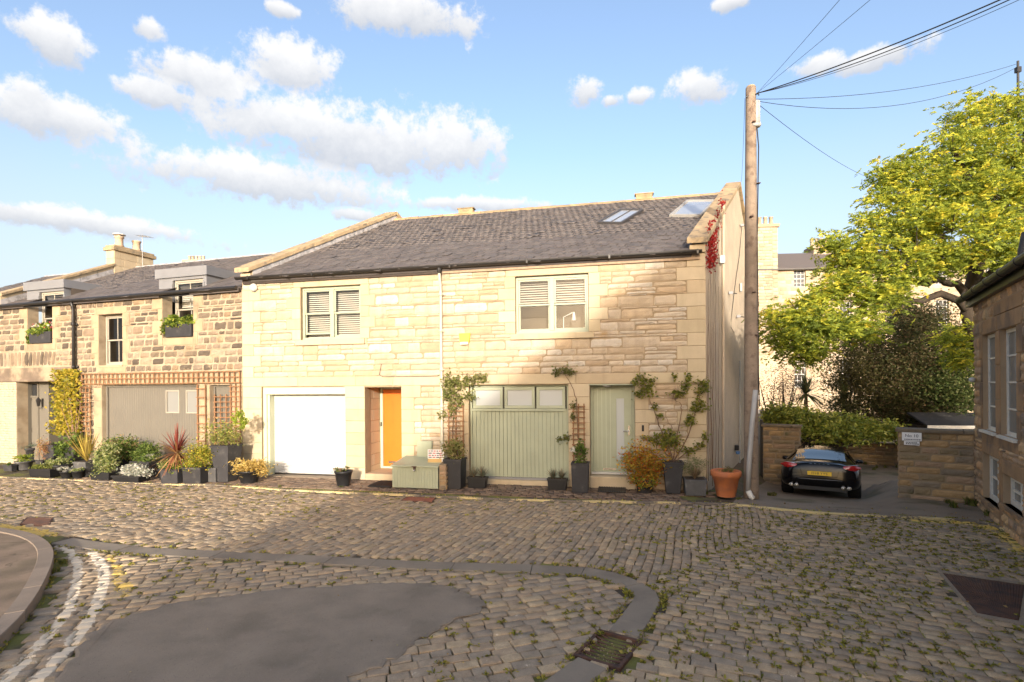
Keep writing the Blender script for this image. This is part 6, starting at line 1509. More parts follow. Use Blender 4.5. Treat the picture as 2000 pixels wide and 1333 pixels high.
garden_shrub('garden_shrub', 'olive brown airy shrub left of the dark tree in the garden', 'shrub', [(1660, 700, 48, 20.8, 1.1), (1690, 750, 46, 20.6, 1), (1640, 740, 36, 20.8, 1), (1690, 680, 40, 21, 1), (1660, 790, 40, 20.2, .8)], [(.10, .095, .03), (.13, .115, .04), (.075, .07, .025), (.15, .12, .05)], .09, 1.8, 72)
garden_shrub('garden_shrub', 'dark green shrub beside the corner of the brown building', 'shrub', [(1870, 720, 50, 19, 1.1), (1880, 780, 42, 18.6, .9), (1850, 760, 40, 18.8, 1), (1885, 670, 34, 19.2, 1)], [(.08, .115, .03), (.11, .145, .04), (.06, .08, .025), (.14, .15, .05)], .10, 2.0, 73)
garden_shrub('garden_shrub', 'reddish brown twiggy shrub next to the telegraph pole in the garden', 'shrub', [(1512, 745, 36, 20.5, 1.2), (1540, 770, 34, 20.4, .9), (1500, 780, 30, 20.2, .8), (1560, 740, 30, 20.8, 1)], [(.17, .10, .055), (.12, .075, .05), (.14, .11, .05), (.085, .05, .05)], .06, .7, 74)
def cordyline(u, v, y, label, hpx, n, seed, length=.75, pal=None, cat='palm', name='cabbage_palm'):
    k = ray(u, v); c = CAM+k*y; g = random.Random(seed); gz = drive_h(c.x, c.y)
    T = thing(name, label, cat, (c.x, c.y, gz)); h = c.z-gz
    MB().tube([(0, 0, 0), (.03, 0, h*.5), (0, 0, h)], [.09, .075, .06], 8).build('trunk', MAT['stem'], T, True)
    sword(T, (0, 0, h), n, length, .06, pal or [(.09, .12, .035), (.13, .15, .05), (.16, .15, .07)], seed, 2.1, .3); return T
def sword(T, c, n, length, w, pal, seed, spread=1.25, droop=.35, name='leaves', upb=0, palfn=None):
    """strap leaves in a rosette"""
    r = np.random.default_rng(seed); V, Q, Cc = [], [], []; pal = np.asarray(pal)
    for i in range(n):
        az = r.uniform(0, 2*math.pi); po = spread*r.uniform(0, 1)**.7; L = length*r.uniform(.7, 1.1)
        d = np.array((math.sin(po)*math.cos(az), math.sin(po)*math.sin(az), math.cos(po))); side = np.cross(d, (0, 0, 1.)); side = side/(np.linalg.norm(side)+1e-6)
        col = pal[r.integers(len(pal))]*r.uniform(.75, 1.2) if palfn is None else np.asarray(palfn(po, r))
        n0 = len(V)
        for k in range(5):
            t = k/4; p = np.array(c)+d*L*t+np.array((0, 0, -droop*L*t*t*math.sin(po))); ww = w*.5*(1-.85*t*t)*(.6+.8*t if t < .5 else 1)
            V += [p-side*ww, p+side*ww]; Cc += [col, col]
        Q += [[n0+2*k, n0+2*k+1, n0+2*k+3, n0+2*k+2] for k in range(4)]
    return np_mesh(name, V, Q, MAT['leaf_thick'], T, col=np.array(Cc))
cordyline(1574, 770, 20.6, 'spiky green cabbage palm above the hedge left of centre', 0, 150, 81, .95)
cordyline(1648, 780, 20.4, 'second spiky green palm half hidden right of the first', 0, 110, 82, .85)
HP = [(0.221, 0.281, 0.045), (0.374, 0.396, 0.068), (0.51, 0.478, 0.105), (0.136, 0.181, 0.038), (0.289, 0.314, 0.053)]
garden_shrub('hedge', 'yellow green variegated laurel hedge spilling over the low back wall', 'hedge', [(1515, 812, 26, 19.2, .8), (1550, 818, 30, 18.7, .8), (1590, 830, 34, 18.6, .8), (1630, 838, 34, 18.6, .8), (1670, 840, 32, 18.6, .8), (1710, 842, 28, 18.6, .7), (1745, 845, 24, 18.6, .7), (1610, 846, 24, 18.2, .7), (1660, 852, 20, 18.1, .7)], HP, .13, 3.0, 75, mat='leaf_thick', clump=.34)
def shed():
    k = ray(1868, 834); y = 17.5; c = CAM+k*y; gz = -.7; T = thing('shed', 'low garden shed with grey felt roof behind the signed wall', 'shed', (c.x, c.y, gz), rad(-12))
    h = c.z-gz
    MB().box(-.8, 2.0, 0, 2, 0, h).build('wall', MAT['fascia'], T)
    MB().hexa([(-.9, -.15, h-.02), (2.1, -.15, h-.02), (2.1, 1.2, h+.36), (-.9, 1.2, h+.36), (-.9, -.15, h+.04), (2.1, -.15, h+.04), (2.1, 1.2, h+.42), (-.9, 1.2, h+.42)]).build('roof', MAT['slate_pot'], T)
    MB().box(-.93, 2.13, -.17, -.15, h-.06, h+.05).build('fascia_board', MAT['offwhite'], T)
shed()

# ---------------------------------------------------------------- potted plants
def pot_body(T, kind, w, h, mat):
    if kind == 'round':
        o = MB().lathe([(w*.34, 0), (w*.46, h*.86), (w*.5, h*.87), (w*.5, h), (w*.44, h), (w*.43, h*.88), (0, h*.88)], 22, cap=False).build('pot', MAT[mat], T, True); top = h*.9
        MB().lathe([(0, h*.885), (w*.43, h*.885)], 16, cap=False).build('soil', MAT['soil'], o)
    elif kind == 'bowl':
        o = MB().lathe([(w*.25, 0), (w*.42, h*.4), (w*.5, h), (w*.45, h), (0, h*.8)], 22, cap=False).build('pot', MAT[mat], T, True)
    else:
        w2, d0, d1 = {'square': (.92, .92, 1), 'taper': (.68, .68, 1), 'trough': (.9, .42, .48)}[kind]
        m = MB(); dt = w*d1; db = w*d0 if kind == 'trough' else w*w2
        m.taper(w*w2, db, w, dt, 0, h); o = m.build('pot', MAT[mat], T, bevel=.012)
        t = .025; r = MB()
        r.box(-w/2-.008, w/2+.008, -dt/2-.008, -dt/2+t, h-.03, h+.012).box(-w/2-.008, w/2+.008, dt/2-t, dt/2+.008, h-.03, h+.012).box(-w/2-.008, -w/2+t, -dt/2+t, dt/2-t, h-.03, h+.012).box(w/2-t, w/2+.008, -dt/2+t, dt/2-t, h-.03, h+.012)
        r.build('rim', MAT[mat], o); MB().box(-w/2+t, w/2-t, -dt/2+t, dt/2-t, h, h+.006).build('soil', MAT['soil'], o)
def potted(u, v, kind, wpx, hpx, mat, label, rz=0, y=None, cat='potted plant', lift=0):
    p = GD(u, v) if y is None else None; s = p.y/F_PX; w, h = wpx*s, hpx*s*1.0
    T = thing('potted_plant', label, cat, (p.x, p.y, p.z+.006), FM.ang+rz, 'potted plants by the houses'); pot_body(T, kind, w, h, mat); return T, w, h, s
def bush(T, c, R, size, n, pal, seed, aspect=.5, up=.3, name='foliage', mat='leaf', stems=0):
    r = np.random.default_rng(seed); ns = max(3, n//40); d = r.normal(size=(ns, 3)); d /= np.linalg.norm(d, axis=1)[:, None]; R = tuple(x*1.13 for x in R); pal = np.asarray(pal)*1.3; q = np.array(c)+d*r.uniform(.35, 1, ns)[:, None]*np.array(R)
    P = np.concatenate([s+r.normal(size=(40, 3))*np.array(R)*.22 for s in q]); P[:, 2] = np.maximum(P[:, 2], c[2]-R[2]*1.05)
    leaf_cloud(name, P, size, pal, MAT[mat], T, aspect, up, seed)
    if stems:
        m = MB(); g = random.Random(seed)
        for k in range(stems): e = Vector(q[k % ns]); m.tube([(c[0]+g.gauss(0, .02), c[1]+g.gauss(0, .02), c[2]-R[2]*1.15), (Vector(c)+e)/2+Vector((g.gauss(0, .03), 0, -.03)), e], [.009, .007, .003], 5)
        m.build('stems', MAT['stem'], T, True)
LIME = [(.26, .32, .04), (.34, .36, .06), (.20, .26, .04)]; MID = [(.10, .15, .03), (.14, .19, .04), (.07, .11, .025)]; VARI = [(.20, .24, .08), (.38, .38, .20), (.11, .15, .05), (.28, .30, .10)]
SILV = [(.42, .42, .36), (.52, .50, .44), (.30, .32, .25)]; YEL = [(.42, .36, .04), (.55, .45, .05), (.30, .30, .05), (.60, .46, .08)]; BLUE = [(.10, .15, .11), (.14, .19, .14), (.20, .22, .15)]
GOLD = [(.50, .36, .11), (.60, .46, .18), (.42, .30, .08)]; ORG = [(.45, .20, .03), (.36, .26, .04), (.50, .32, .05), (.20, .20, .04), (.40, .11, .03)]; DRY = [(.28, .19, .11), (.20, .14, .08), (.35, .26, .17)]
def plants():
    T, w, h, s = potted(33, 899, 'round', 21, 14, 'slate_pot', 'small black pot with lime green plant by the left doorway'); bush(T, (0, 0, h+.06), (w*.5, w*.5, .10), .055, 360, LIME, 1)
    T, w, h, s = potted(47, 918, 'round', 30, 17, 'grey_pot', 'grey round pot with lime green leaves in front of the left doorway'); bush(T, (0, 0, h+.07), (w*.42, w*.42, .11), .06, 380, LIME, 2)
    T, w, h, s = potted(60, 901, 'round', 32, 26, 'slate_pot', 'large black pot with blue green conifer against the taupe door'); bush(T, (0, 0, h+.08), (w*.55, w*.55, .14), .07, 900, BLUE, 3, .2)
    T, w, h, s = potted(20, 921, 'trough', 22, 12, 'slate_pot', 'low black trough at the far left of the potted row'); bush(T, (0, 0, h+.02), (w*.4, w*.2, .05), .05, 120, MID, 4)
    T, w, h, s = potted(90, 931, 'trough', 54, 15, 'black', 'wide black trough with low green plants at the kerb near the left door'); bush(T, (-.1, 0, h+.05), (w*.42, w*.18, .09), .05, 500, [(.18, .20, .04), (.13, .15, .04)], 5)
    T, w, h, s = potted(86, 908, 'square', 18, 8, 'slate_pot', 'pink and orange tinged conifer beside the tall dark planter'); bush(T, (0, 0, h+.28), (w*.55, w*.5, .32), .06, 900, [(.45, .24, .12), (.40, .30, .10), (.34, .18, .10)], 6, .25, .6)
    T, w, h, s = potted(108, 906, 'square', 27, 37, 'slate_pot', 'tall square dark planter beside the left entrance'); bush(T, (0, 0, h+.03), (w*.4, w*.4, .06), .05, 160, MID, 7)
    T, w, h, s = potted(119, 920, 'bowl', 40, 13, 'black', 'black bowl of pale green and white leaves left of the small sedum pots'); bush(T, (0, 0, h+.06), (w*.5, w*.4, .10), .07, 500, VARI, 8)
    T, w, h, s = potted(131, 934, 'round', 24, 13, 'black', 'small black pot of pale sedum, left one of two at the kerb'); bush(T, (0, 0, h+.04), (w*.6, w*.5, .07), .06, 300, SILV, 9)
    T, w, h, s = potted(153, 934, 'round', 23, 14, 'black', 'small black pot of grey green sedum, right one of two at the kerb'); bush(T, (0, 0, h+.03), (w*.5, w*.45, .06), .06, 240, VARI, 10)
    # yellow climber in a tall tapered planter
    T, w, h, s = potted(146, 915, 'taper', 26, 42, 'slate_pot', 'tall dark planter with yellow leaved climber scaling the stone wall', cat='climber'); r = np.random.default_rng(4)
    o = T.location; P = []
    for k in range(2100):
        t = r.uniform(0, 1); u = 127+r.normal(0, 15)*(1-.3*t)+(14 if r.random() < .25 else 0); v = 850-128*t
        if u > 158: u = 158-r.uniform(0, 20)
        q = FL.w(*[(a, -.10-r.uniform(0, .14), b) for a, b in [FL.px(u, v, -.15)]][0]); P.append(q)
    Pl = np.array([tuple(Matrix.Rotation(-T.rotation_euler.z, 3, 'Z') @ (p-o)) for p in P]); leaf_cloud('foliage', Pl, .10, np.asarray(YEL)*.95, MAT['leaf'], T, .75, -.2, 11)
    bush(T, (0, -.08, h+.02), (w*.8, w*.6, .42), .10, 800, MID, 12, .7, name='ivy')
    m = MB()
    for k in range(7):
        a = Pl[k*37]; b = Pl[k*51+300]; m.tube([(0, 0, h-.05), (a[0]*.5, a[1]*.6, (a[2]+h)/2), tuple(a), tuple(b)], [.015, .012, .009, .005], 5)
    m.build('stems', MAT['stem'], T)
    T, w, h, s = potted(170, 930, 'square', 30, 28, 'grey_pot', 'yellow strap leaved grass in a grey square pot'); sword(T, (0, 0, h), 90, .85, .03, [(.40, .30, .06), (.50, .38, .10), (.30, .22, .06)], 13, .75, .15)
    T, w, h, s = potted(204, 937, 'trough', 46, 14, 'black', 'trailing variegated shrub in black trough left of the silver plants'); bush(T, (0, .05, h+.30), (w*.48, w*.35, .36), .075, 2000, VARI, 14, stems=5)
    T, w, h, s = potted(234, 925, 'square', 34, 28, 'slate_pot', 'green bush with pink tips in dark planter in front of taupe garage'); bush(T, (0, .0, h+.25), (w*.95, w*.7, .34), .08, 2100, MID+[(.30, .22, .10), (.22, .26, .06)], 15, stems=5)
    T, w, h, s = potted(258, 940, 'trough', 64, 11, 'black', 'long black trough full of silver white leaves at the kerb'); bush(T, (0, 0, h+.10), (w*.5, w*.22, .16), .075, 1200, SILV, 16, .45)
    T, w, h, s = potted(292, 929, 'square', 44, 29, 'slate_pot', 'wide dark square planter with low green shrub right of silver plants'); bush(T, (-.05, 0, h+.16), (w*.62, w*.5, .26), .07, 1500, MID+[(.16, .2, .05)], 17, stems=4); bush(T, (.1, -.1, h+.08), (.16, .12, .09), .07, 240, SILV, 18, name='silver_foliage')
    T, w, h, s = potted(322, 937, 'taper', 18, 20, 'black', 'small black pot tucked left of the red cordyline planter'); bush(T, (0, 0, h+.1), (w*.8, w*.5, .16), .07, 400, VARI, 19)
    T, w, h, s = potted(346, 942, 'square', 40, 27, 'slate_pot', 'dark square planter with spiky red and gold cordyline'); bush(T, (0, 0, h+.05), (w*.55, w*.5, .12), .07, 600, MID+LIME, 20)
    def pf(po, r): return np.array((.22, .05, .035))*r.uniform(.8, 1.3) if po < .75 else (np.array((.42, .25, .10)) if r.random() < .6 else np.array((.28, .12, .06)))*r.uniform(.8, 1.2)
    sword(T, (0, 0, h+.38), 150, .72, .04, YEL, 21, 2.2, .25, 'cordyline_leaves', palfn=pf)
    MB().tube([(0, 0, h-.05), (0, 0, h+.40)], .035, 8).build('stem', MAT['stem'], T)
    T, w, h, s = potted(390, 942, 'square', 42, 30, 'slate_pot', 'dark square planter with dense yellow green euonymus'); bush(T, (0, 0, h+.24), (w*.72, w*.6, .34), .055, 2600, [(.24, .27, .04), (.38, .36, .05), (.14, .18, .03), (.46, .34, .05)], 22, stems=5)
    T, w, h, s = potted(420, 941, 'square', 22, 27, 'grey_pot', 'small weathered grey cube pot between two larger planters'); bush(T, (0, 0, h+.03), (w*.4, w*.4, .05), .04, 120, MID, 23)
    T, w, h, s = potted(443, 940, 'taper', 40, 70, 'slate_pot', 'tall tapered dark planter with airy light green shrub at the house corner'); bush(T, (-.05, 0, h+.28), (.46, .25, .36), .065, 1500, [(.22, .26, .05), (.30, .30, .08), (.16, .20, .05), (.36, .30, .12)], 24, .4, .4, stems=9); bush(T, (.42, -.05, h+.62), (.22, .12, .22), .075, 330, LIME, 25, .6, name='young_shoots')
    T, w, h, s = potted(487, 943, 'round', 44, 24, 'black', 'round black pot of golden grass left of the white garage door'); bush(T, (0, 0, h+.08), (w*.72, w*.6, .18), .11, 1000, GOLD, 26, .22, .2)
    T, w, h, s = potted(671, 949, 'round', 35, 29, 'black', 'round black pot with sparse green plant at the white garage door'); bush(T, (-.06, 0, h+.02), (w*.36, w*.34, .07), .05, 300, MID+DRY, 27)
    # climber beside the drainpipe
    T, w, h, s = potted(889, 953, 'square', 36, 56, 'slate_pot', 'tall dark planter with pale climber on trellis beside the drainpipe', cat='climber'); bush(T, (0, 0, h+.16), (w*.55, w*.4, .22), .07, 600, [(.24, .24, .08), (.16, .17, .05), (.34, .28, .12)], 28, .45, .4, stems=4)
    wall_vine(T, [(888, 900), (884, 830), (888, 780), (884, 752), (905, 742), (935, 738)], FM, 24, [(876, 745, 14, 16), (895, 748, 22, 14), (920, 742, 20, 10), (940, 737, 12, 8), (884, 768, 14, 16), (896, 782, 14, 12), (882, 800, 10, 14), (918, 775, 12, 10), (872, 770, 8, 14), (862, 812, 8, 8), (892, 870, 12, 12)], [(.22, .25, .06), (.30, .30, .10), (.15, .18, .05), (.38, .34, .16)], 29, .075)
    T, w, h, s = potted(933, 953, 'trough', 38, 20, 'black', 'black trough of grey green grass at the left of the green garage'); sword(T, (-.1, 0, h), 130, .28, .012, BLUE+DRY, 30, .9, .2); sword(T, (.12, 0, h), 130, .28, .012, BLUE+DRY, 31, .9, .2, 'more_leaves')
    T, w, h, s = potted(1089, 957, 'trough', 38, 21, 'black', 'black trough of grey green grass at the right of the green garage'); sword(T, (-.1, 0, h), 130, .27, .012, BLUE+DRY, 32, .9, .2); sword(T, (.1, 0, h), 130, .25, .012, BLUE+DRY, 33, .9, .2, 'more_leaves')
    T, w, h, s = potted(1134, 961, 'square', 33, 56, 'slate_pot', 'tall dark planter with climbing rose between green garage and green door', cat='climber'); bush(T, (0, 0, h+.2), (w*.42, w*.35, .24), .06, 420, MID, 34, .6, .3, stems=4)
    wall_vine(T, [(1134, 900), (1128, 830), (1126, 780), (1112, 745), (1100, 728)], FM, 16, [(1098, 722, 16, 7), (1112, 728, 12, 8), (1088, 730, 7, 6), (1120, 790, 6, 8), (1105, 855, 9, 7), (1092, 858, 6, 6), (1118, 815, 5, 8)], [(.18, .20, .06), (.24, .22, .09), (.12, .14, .04)], 35, .07)
    q = FM.w(FM.px(1120, 879, -.3)[0], -.3, FM.px(1120, 879, -.3)[1]); leaf_cloud('white_rose', np.array([tuple(Matrix.Rotation(-T.rotation_euler.z, 3, 'Z') @ (q-T.location))])+np.random.default_rng(3).normal(size=(26, 3))*.025, .06, [(.8, .78, .7)], MAT['leaf'], T, .9, 0, 36)
    T, w, h, s = potted(1259, 962, 'round', 40, 26, 'slate_pot', 'orange and yellow heavenly bamboo bush beside the green door'); bush(T, (0, 0, h+.36), (.44, .36, .40), .075, 2600, ORG, 37, .4, .1, stems=8); bush(T, (-.04, -.12, h-.02), (.26, .14, .20), .075, 420, ORG+LIME, 38, .4, -.2, name='low_foliage')
    T, w, h, s = potted(1314, 963, 'taper', 38, 60, 'slate_pot', 'tall tapered dark planter with espaliered climber spread on the wall', cat='climber')
    base = (1312, 900)
    for sd, (path, lv) in enumerate([([(1312, 902), (1296, 860), (1284, 820), (1268, 775), (1262, 760)], [(1264, 762, 16, 14), (1252, 742, 10, 12), (1272, 745, 10, 9), (1246, 770, 10, 7), (1240, 748, 6, 5), (1280, 795, 5, 8), (1290, 812, 6, 6)]),
                                     ([(1314, 902), (1322, 850), (1332, 800), (1326, 785), (1308, 778)], [(1318, 768, 12, 6), (1330, 770, 12, 6), (1340, 755, 9, 9), (1345, 740, 8, 10), (1318, 735, 5, 9)]),
                                     ([(1316, 902), (1345, 850), (1360, 800), (1370, 760), (1378, 742)], [(1372, 748, 12, 9), (1366, 765, 8, 9), (1380, 760, 8, 8), (1362, 785, 12, 8), (1372, 795, 12, 9), (1355, 800, 8, 7), (1350, 815, 9, 8), (1346, 825, 12, 7)]),
                                     ([(1314, 902), (1290, 870), (1270, 855), (1250, 856)], [(1262, 856, 10, 4), (1275, 860, 10, 5), (1284, 850, 8, 6)]),
                                     ([(1318, 902), (1340, 885), (1366, 872), (1380, 852)], [(1345, 880, 14, 7), (1366, 870, 12, 8), (1378, 855, 7, 9)]),
                                     ([(1313, 902), (1304, 860), (1312, 835), (1300, 815)], [(1305, 850, 14, 14), (1318, 862, 16, 14), (1298, 868, 14, 12)])]):
        wall_vine(T, path, FM, 26, lv, [(.19, .22, .04), (.27, .27, .05), (.12, .15, .035), (.34, .30, .07)], 40+sd, .07, 'stems%d' % 0 if 0 else 'branch')
    T, w, h, s = potted(1357, 966, 'square', 40, 30, 'grey_pot', 'weathered grey square pot of dry grassy lavender'); sword(T, (0, 0, h), 150, .34, .012, DRY, 51, .8, .2); bush(T, (0, .05, h+.26), (.34, .2, .20), .07, 650, [(.17, .19, .08), (.13, .15, .06)], 52, .15, .6)
    # terracotta pot
    p = G(1418, 969); sc = p.y/F_PX; T = thing('terracotta_pot', 'large ribbed terracotta pot beside the telegraph pole', 'pot', (p.x, p.y, 0), 0); w, h = 57*sc, 50*sc
    o = MB().lathe([(w*.30, 0), (w*.42, h*.70), (w*.445, h*.71), (w*.445, h*.76), (w*.46, h*.77), (w*.49, h*.80), (w*.50, h*.97), (w*.47, h), (w*.42, h*.98), (w*.40, h*.88), (0, h*.86)], 32, cap=False).build('pot', MAT['terracotta'], T, True)
    MB().lathe([(0, h*.87), (w*.41, h*.87)], 20, cap=False).build('soil', MAT['soil'], T); bush(T, (0, 0, h), (w*.3, w*.3, .05), .07, 200, [(.16, .17, .05), (.2, .15, .08)], 53, .2, .5)
    # window boxes
    for (win, off_, pal, lab, fl) in ((OW1, 0, LIME+MID, 'dark window box with green leaves and pink flowers at the left window', 1), (OW3, 0, LIME+MID, 'dark window box overflowing with bright green leaves under the dormer', 0)):
        s0, s1, h0 = win[0], win[1], win[2]; c = FL.w((s0+s1)/2, .10, h0+.012); T = thing('window_box', lab, 'window box', c, FL.ang, 'window boxes'); W = (s1-s0)/2
        m = MB().box(-W+.16, W-.02, -.16, .16, 0, .36).build('box', MAT['slate_pot'], T, bevel=.01)
        r = np.random.default_rng(60+fl); bush(T, (0, -.02, .42), (W*.85, .16, .17), .10, 800, pal, 61+fl, .8); bush(T, (-W+.10, -.06, .26), (.12, .10, .24), .09, 260, pal, 63+fl, .8, name='trailing_leaves')
        if fl: stuff(leaf_cloud('flowers', np.c_[r.uniform(-.3, W*.9, 90), r.uniform(-.15, .1, 90), r.uniform(.48, .66, 90)], .06, [(.60, .10, .12), (.62, .2, .16), (.7, .62, .55)], MAT['leaf'], T, .9, .2, 66))
def wall_vine(T, path, F, nl, lv, pal, seed, size, name='stems'):
    """a stem that climbs a front, with leaf tufts; all given as pixels on the front"""
    g = random.Random(seed); R_ = Matrix.Rotation(-T.rotation_euler.z, 3, 'Z'); y = -.11
    def w(u, v, yy=y): s, h = F.px(u, v, yy); return R_ @ (F.w(s, yy, h)-T.location)
    P = [w(*p) for p in path]; Q = []
    for a, b in zip(P, P[1:]):
        for k in range(4): Q.append(a.lerp(b, k/4)+Vector((g.gauss(0, .012), 0, g.gauss(0, .012))))
    Q.append(P[-1]); n = len(Q); m = MB().tube(Q, [.015*(1-.7*i/n) for i in range(n)], 6)
    pts = []
    for (u, v, ru, rv) in lv:
        e = w(u, v); j = min(range(n), key=lambda i: (Q[i]-e).length); m.tube([Q[j], Q[j].lerp(e, .5)+Vector((g.gauss(0, .03), -.02, g.gauss(0, .03))), e], [.007, .005, .003], 5)
        for k in range(int(ru*rv*.62)+10): pts.append(tuple(w(u+g.gauss(0, ru*.55), v+g.gauss(0, rv*.55), y-g.uniform(-.05, .09))))
    m.build(name, MAT['stem'], T, True); leaf_cloud('leaves', pts, size, pal, MAT['leaf'], T, .6, .1, seed)
plants()

# ---------------------------------------------------------------- chest, mats, notice
def chest():
    A, B_, Cc = G(764, 951), G(857, 960), G(868, 955); fr = FM; y_f = fr.loc((A+B_)/2)[1]
    s0, s1 = fr.px(766, 930, y_f)[0], fr.px(855.5, 930, y_f)[0]; hh = fr.px(800, 911, y_f)[1]; hb = hh+.05
    c = fr.w((s0+s1)/2, y_f, 0); T = thing('storage_chest', 'sage green boarded storage chest with sloping lid beside the orange door', 'chest', c, fr.ang); W = (s1-s0)/2; D = -y_f-.03
    body = MB().box(-W+.01, W-.01, .02, D, .02, hh-.02).build('carcass', MAT['sage'], T); n = 17
    for k in range(n): x0, x1 = -W+2*W*k/n, -W+2*W*(k+1)/n; MB().box(x0+.001, x1-.001, 0, .022, .02, hh-.022).build('board', MAT['sage'], T, bevel=.004)
    MB().hexa([(-W-.03, -.04, hh-.02), (W+.02, -.04, hh-.02), (W+.02, D, hh+.09), (-W-.03, D, hh+.09), (-W-.03, -.04, hh+.018), (W+.02, -.04, hh+.018), (W+.02, D, hh+.128), (-W-.03, D, hh+.128)]).build('lid', MAT['sage'], T, bevel=.006)
    MB().box(-.06, .06, -.052, -.04, hh-.012, hh+.008).box(-.02, .02, -.055, -.0, hh-.07, hh-.01).build('hasp', MAT['iron'], T); MB().lathe([(0, -.02), (.025, -.015), (.025, .015), (0, .02)], 10, (0, -.05, hh-.09)).build('padlock', MAT['chrome'], T, True)
    # stone pier at its right end
    P = thing('stone_pier', 'low brown stone pier closing the right end of the storage chest', 'pier', fr.w(s1+.03, y_f, 0), fr.ang)
    core = MB().hexa([(0, 0, -.05), (.16, 0, -.05), (.16, D, -.05), (0, D, -.05), (0, 0, hh+.05), (.16, 0, hh+.05), (.16, D, hh+.22), (0, D, hh+.22)]).build('core', MAT['wall_mortar'], P)
    for f_, wd in ((Matrix.Identity(4), .16), (Matrix.Translation((.16, 0, 0)) @ Matrix.Rotation(math.pi/2, 4, 'Z'), D)):
        pieces('stone', stone_items(layout((0, wd, 0, hh+.04), [], (.10, .15), (.16, .3), RG), .014, 0, RG, f_), 'split', MAT['wall_stone'], core)
    # hand lettered notice standing on the lid
    sx, hz_ = fr.px(850, 887, y_f+.25); N_ = thing('notice', 'white notice with red and blue lettering standing on the chest lid', 'sign', fr.w(sx, y_f+.30, hh+.06), fr.ang+rad(3))
    MB().box(-.20, .20, -.006, .006, 0, .30).build('board', MAT['sign_white'], N_); g = random.Random(4)
    MB().box(-.20, .14, -.012, -.006, -.02, .085).build('card', M('ochre_card', (.60, .40, .16), .7), N_)
    for r_, z in enumerate((.265, .215, .165, .118)):
        x = -.18; k = 0
        while x < .16:
            l = g.uniform(.035, .085); MB().box(x, min(x+l, .18), -.009, -.006, z-.011, z+.011).build('lettering', MAT['red_ink'] if (r_+k) % 2 == 0 else MAT['ink'], N_); x += l+.018; k += 1
chest()
def doormat(u0, v0, u1, v1, label):
    a, b = G(u0, v1), G(u1, v1); w = (b-a).length; c = (a+b)/2; T = thing('doormat', label, 'doormat', (c.x, c.y, .012), FM.ang, 'doormats')
    d = (G((u0+u1)/2, v0)-G((u0+u1)/2, v1)).length
    MB().box(-w/2, w/2, 0, d, 0, .022).build('base', MAT['black'], T, bevel=.006); m = MB(); n = 16
    for k in range(n): x = -w/2+.02+(w-.04)*k/(n-1); m.box(x-.007, x+.007, .02, d-.02, .022, .036)
    m.build('bristles', MAT['slate_pot'], T)
doormat(716, 942.5, 764, 953, 'dark doormat on the paving below the orange door')
doormat(1167, 953.5, 1222, 963.5, 'dark ribbed doormat on the paving below the green door')
def tufts():
    g = random.Random(70); P, D, S = [], [], []
    def tuft(x, y, n, L, sp):
        z = drive_h(x, y)
        for k in range(n): a = g.uniform(0, 6.28); q = sp*math.sqrt(g.random()); P.append((x+math.cos(a)*q, y+math.sin(a)*q, z+L*.3)); D.append((g.gauss(0, .45), g.gauss(0, .45), 1)); S.append(L*g.uniform(.6, 1.3))
    for u, v, n, L, sp in ((1497, 968, 120, .12, .22), (1480, 945, 60, .16, .12), (1905, 990, 160, .16, .3), (1925, 985, 120, .2, .2), (1990, 1003, 150, .14, .3), (1885, 985, 70, .12, .2), (1710, 912, 200, .16, .8), (1740, 915, 150, .14, .6), (1660, 905, 120, .12, .6), (70, 1082, 120, .10, .14), (62, 1100, 80, .07, .10), (55, 1130, 70, .07, .1), (120, 1100, 60, .08, .1), (110, 1120, 50, .08, .12), (1380, 966, 60, .1, .12), (540, 951, 40, .06, .1), (655, 952, 40, .05, .1), (920, 968, 60, .05, .2), (1440, 975, 60, .06, .2)):
        p = GD(u, v)
        for k in range(max(1, int(sp*10))): tuft(p.x+g.gauss(0, sp), p.y+g.gauss(0, sp*.4), n//max(1, int(sp*10)), L, .05)
    o = stuff(leaf_cloud('weeds', P, np.array(S), [(.15, .17, .035), (.22, .21, .05), (.10, .13, .03), (.26, .20, .09)], MAT['leaf'], None, .16, .8, 71, .2, D)); o['label'] = 'small weeds and grass along walls and kerbs'
tufts()

def fallen_leaves():
    g = random.Random(91); P = []
    for k in range(420):
        if g.random() < .75: q = g.choice(KERB[8:-14]); x, y = q[0]+g.gauss(0, .5), q[1]+g.gauss(.25, .28)
        else: x, y = g.uniform(-6, 8), g.uniform(4, 11)
        if FM.loc((x, y, 0))[1] > -.05 and x < 4.5: continue
        P.append((x, y, .016+drive_h(x, y)))
    o = stuff(leaf_cloud('fallen_leaves', P, .038, [(.36, .25, .11), (.28, .17, .08), (.42, .32, .12), (.20, .14, .08)], MAT['leaf'], None, .6, 0, 92, .4, np.c_[np.random.default_rng(1).normal(size=(len(P), 2)), np.zeros(len(P))])); o['label'] = 'dry fallen leaves scattered along the kerb and setts'
fallen_leaves()

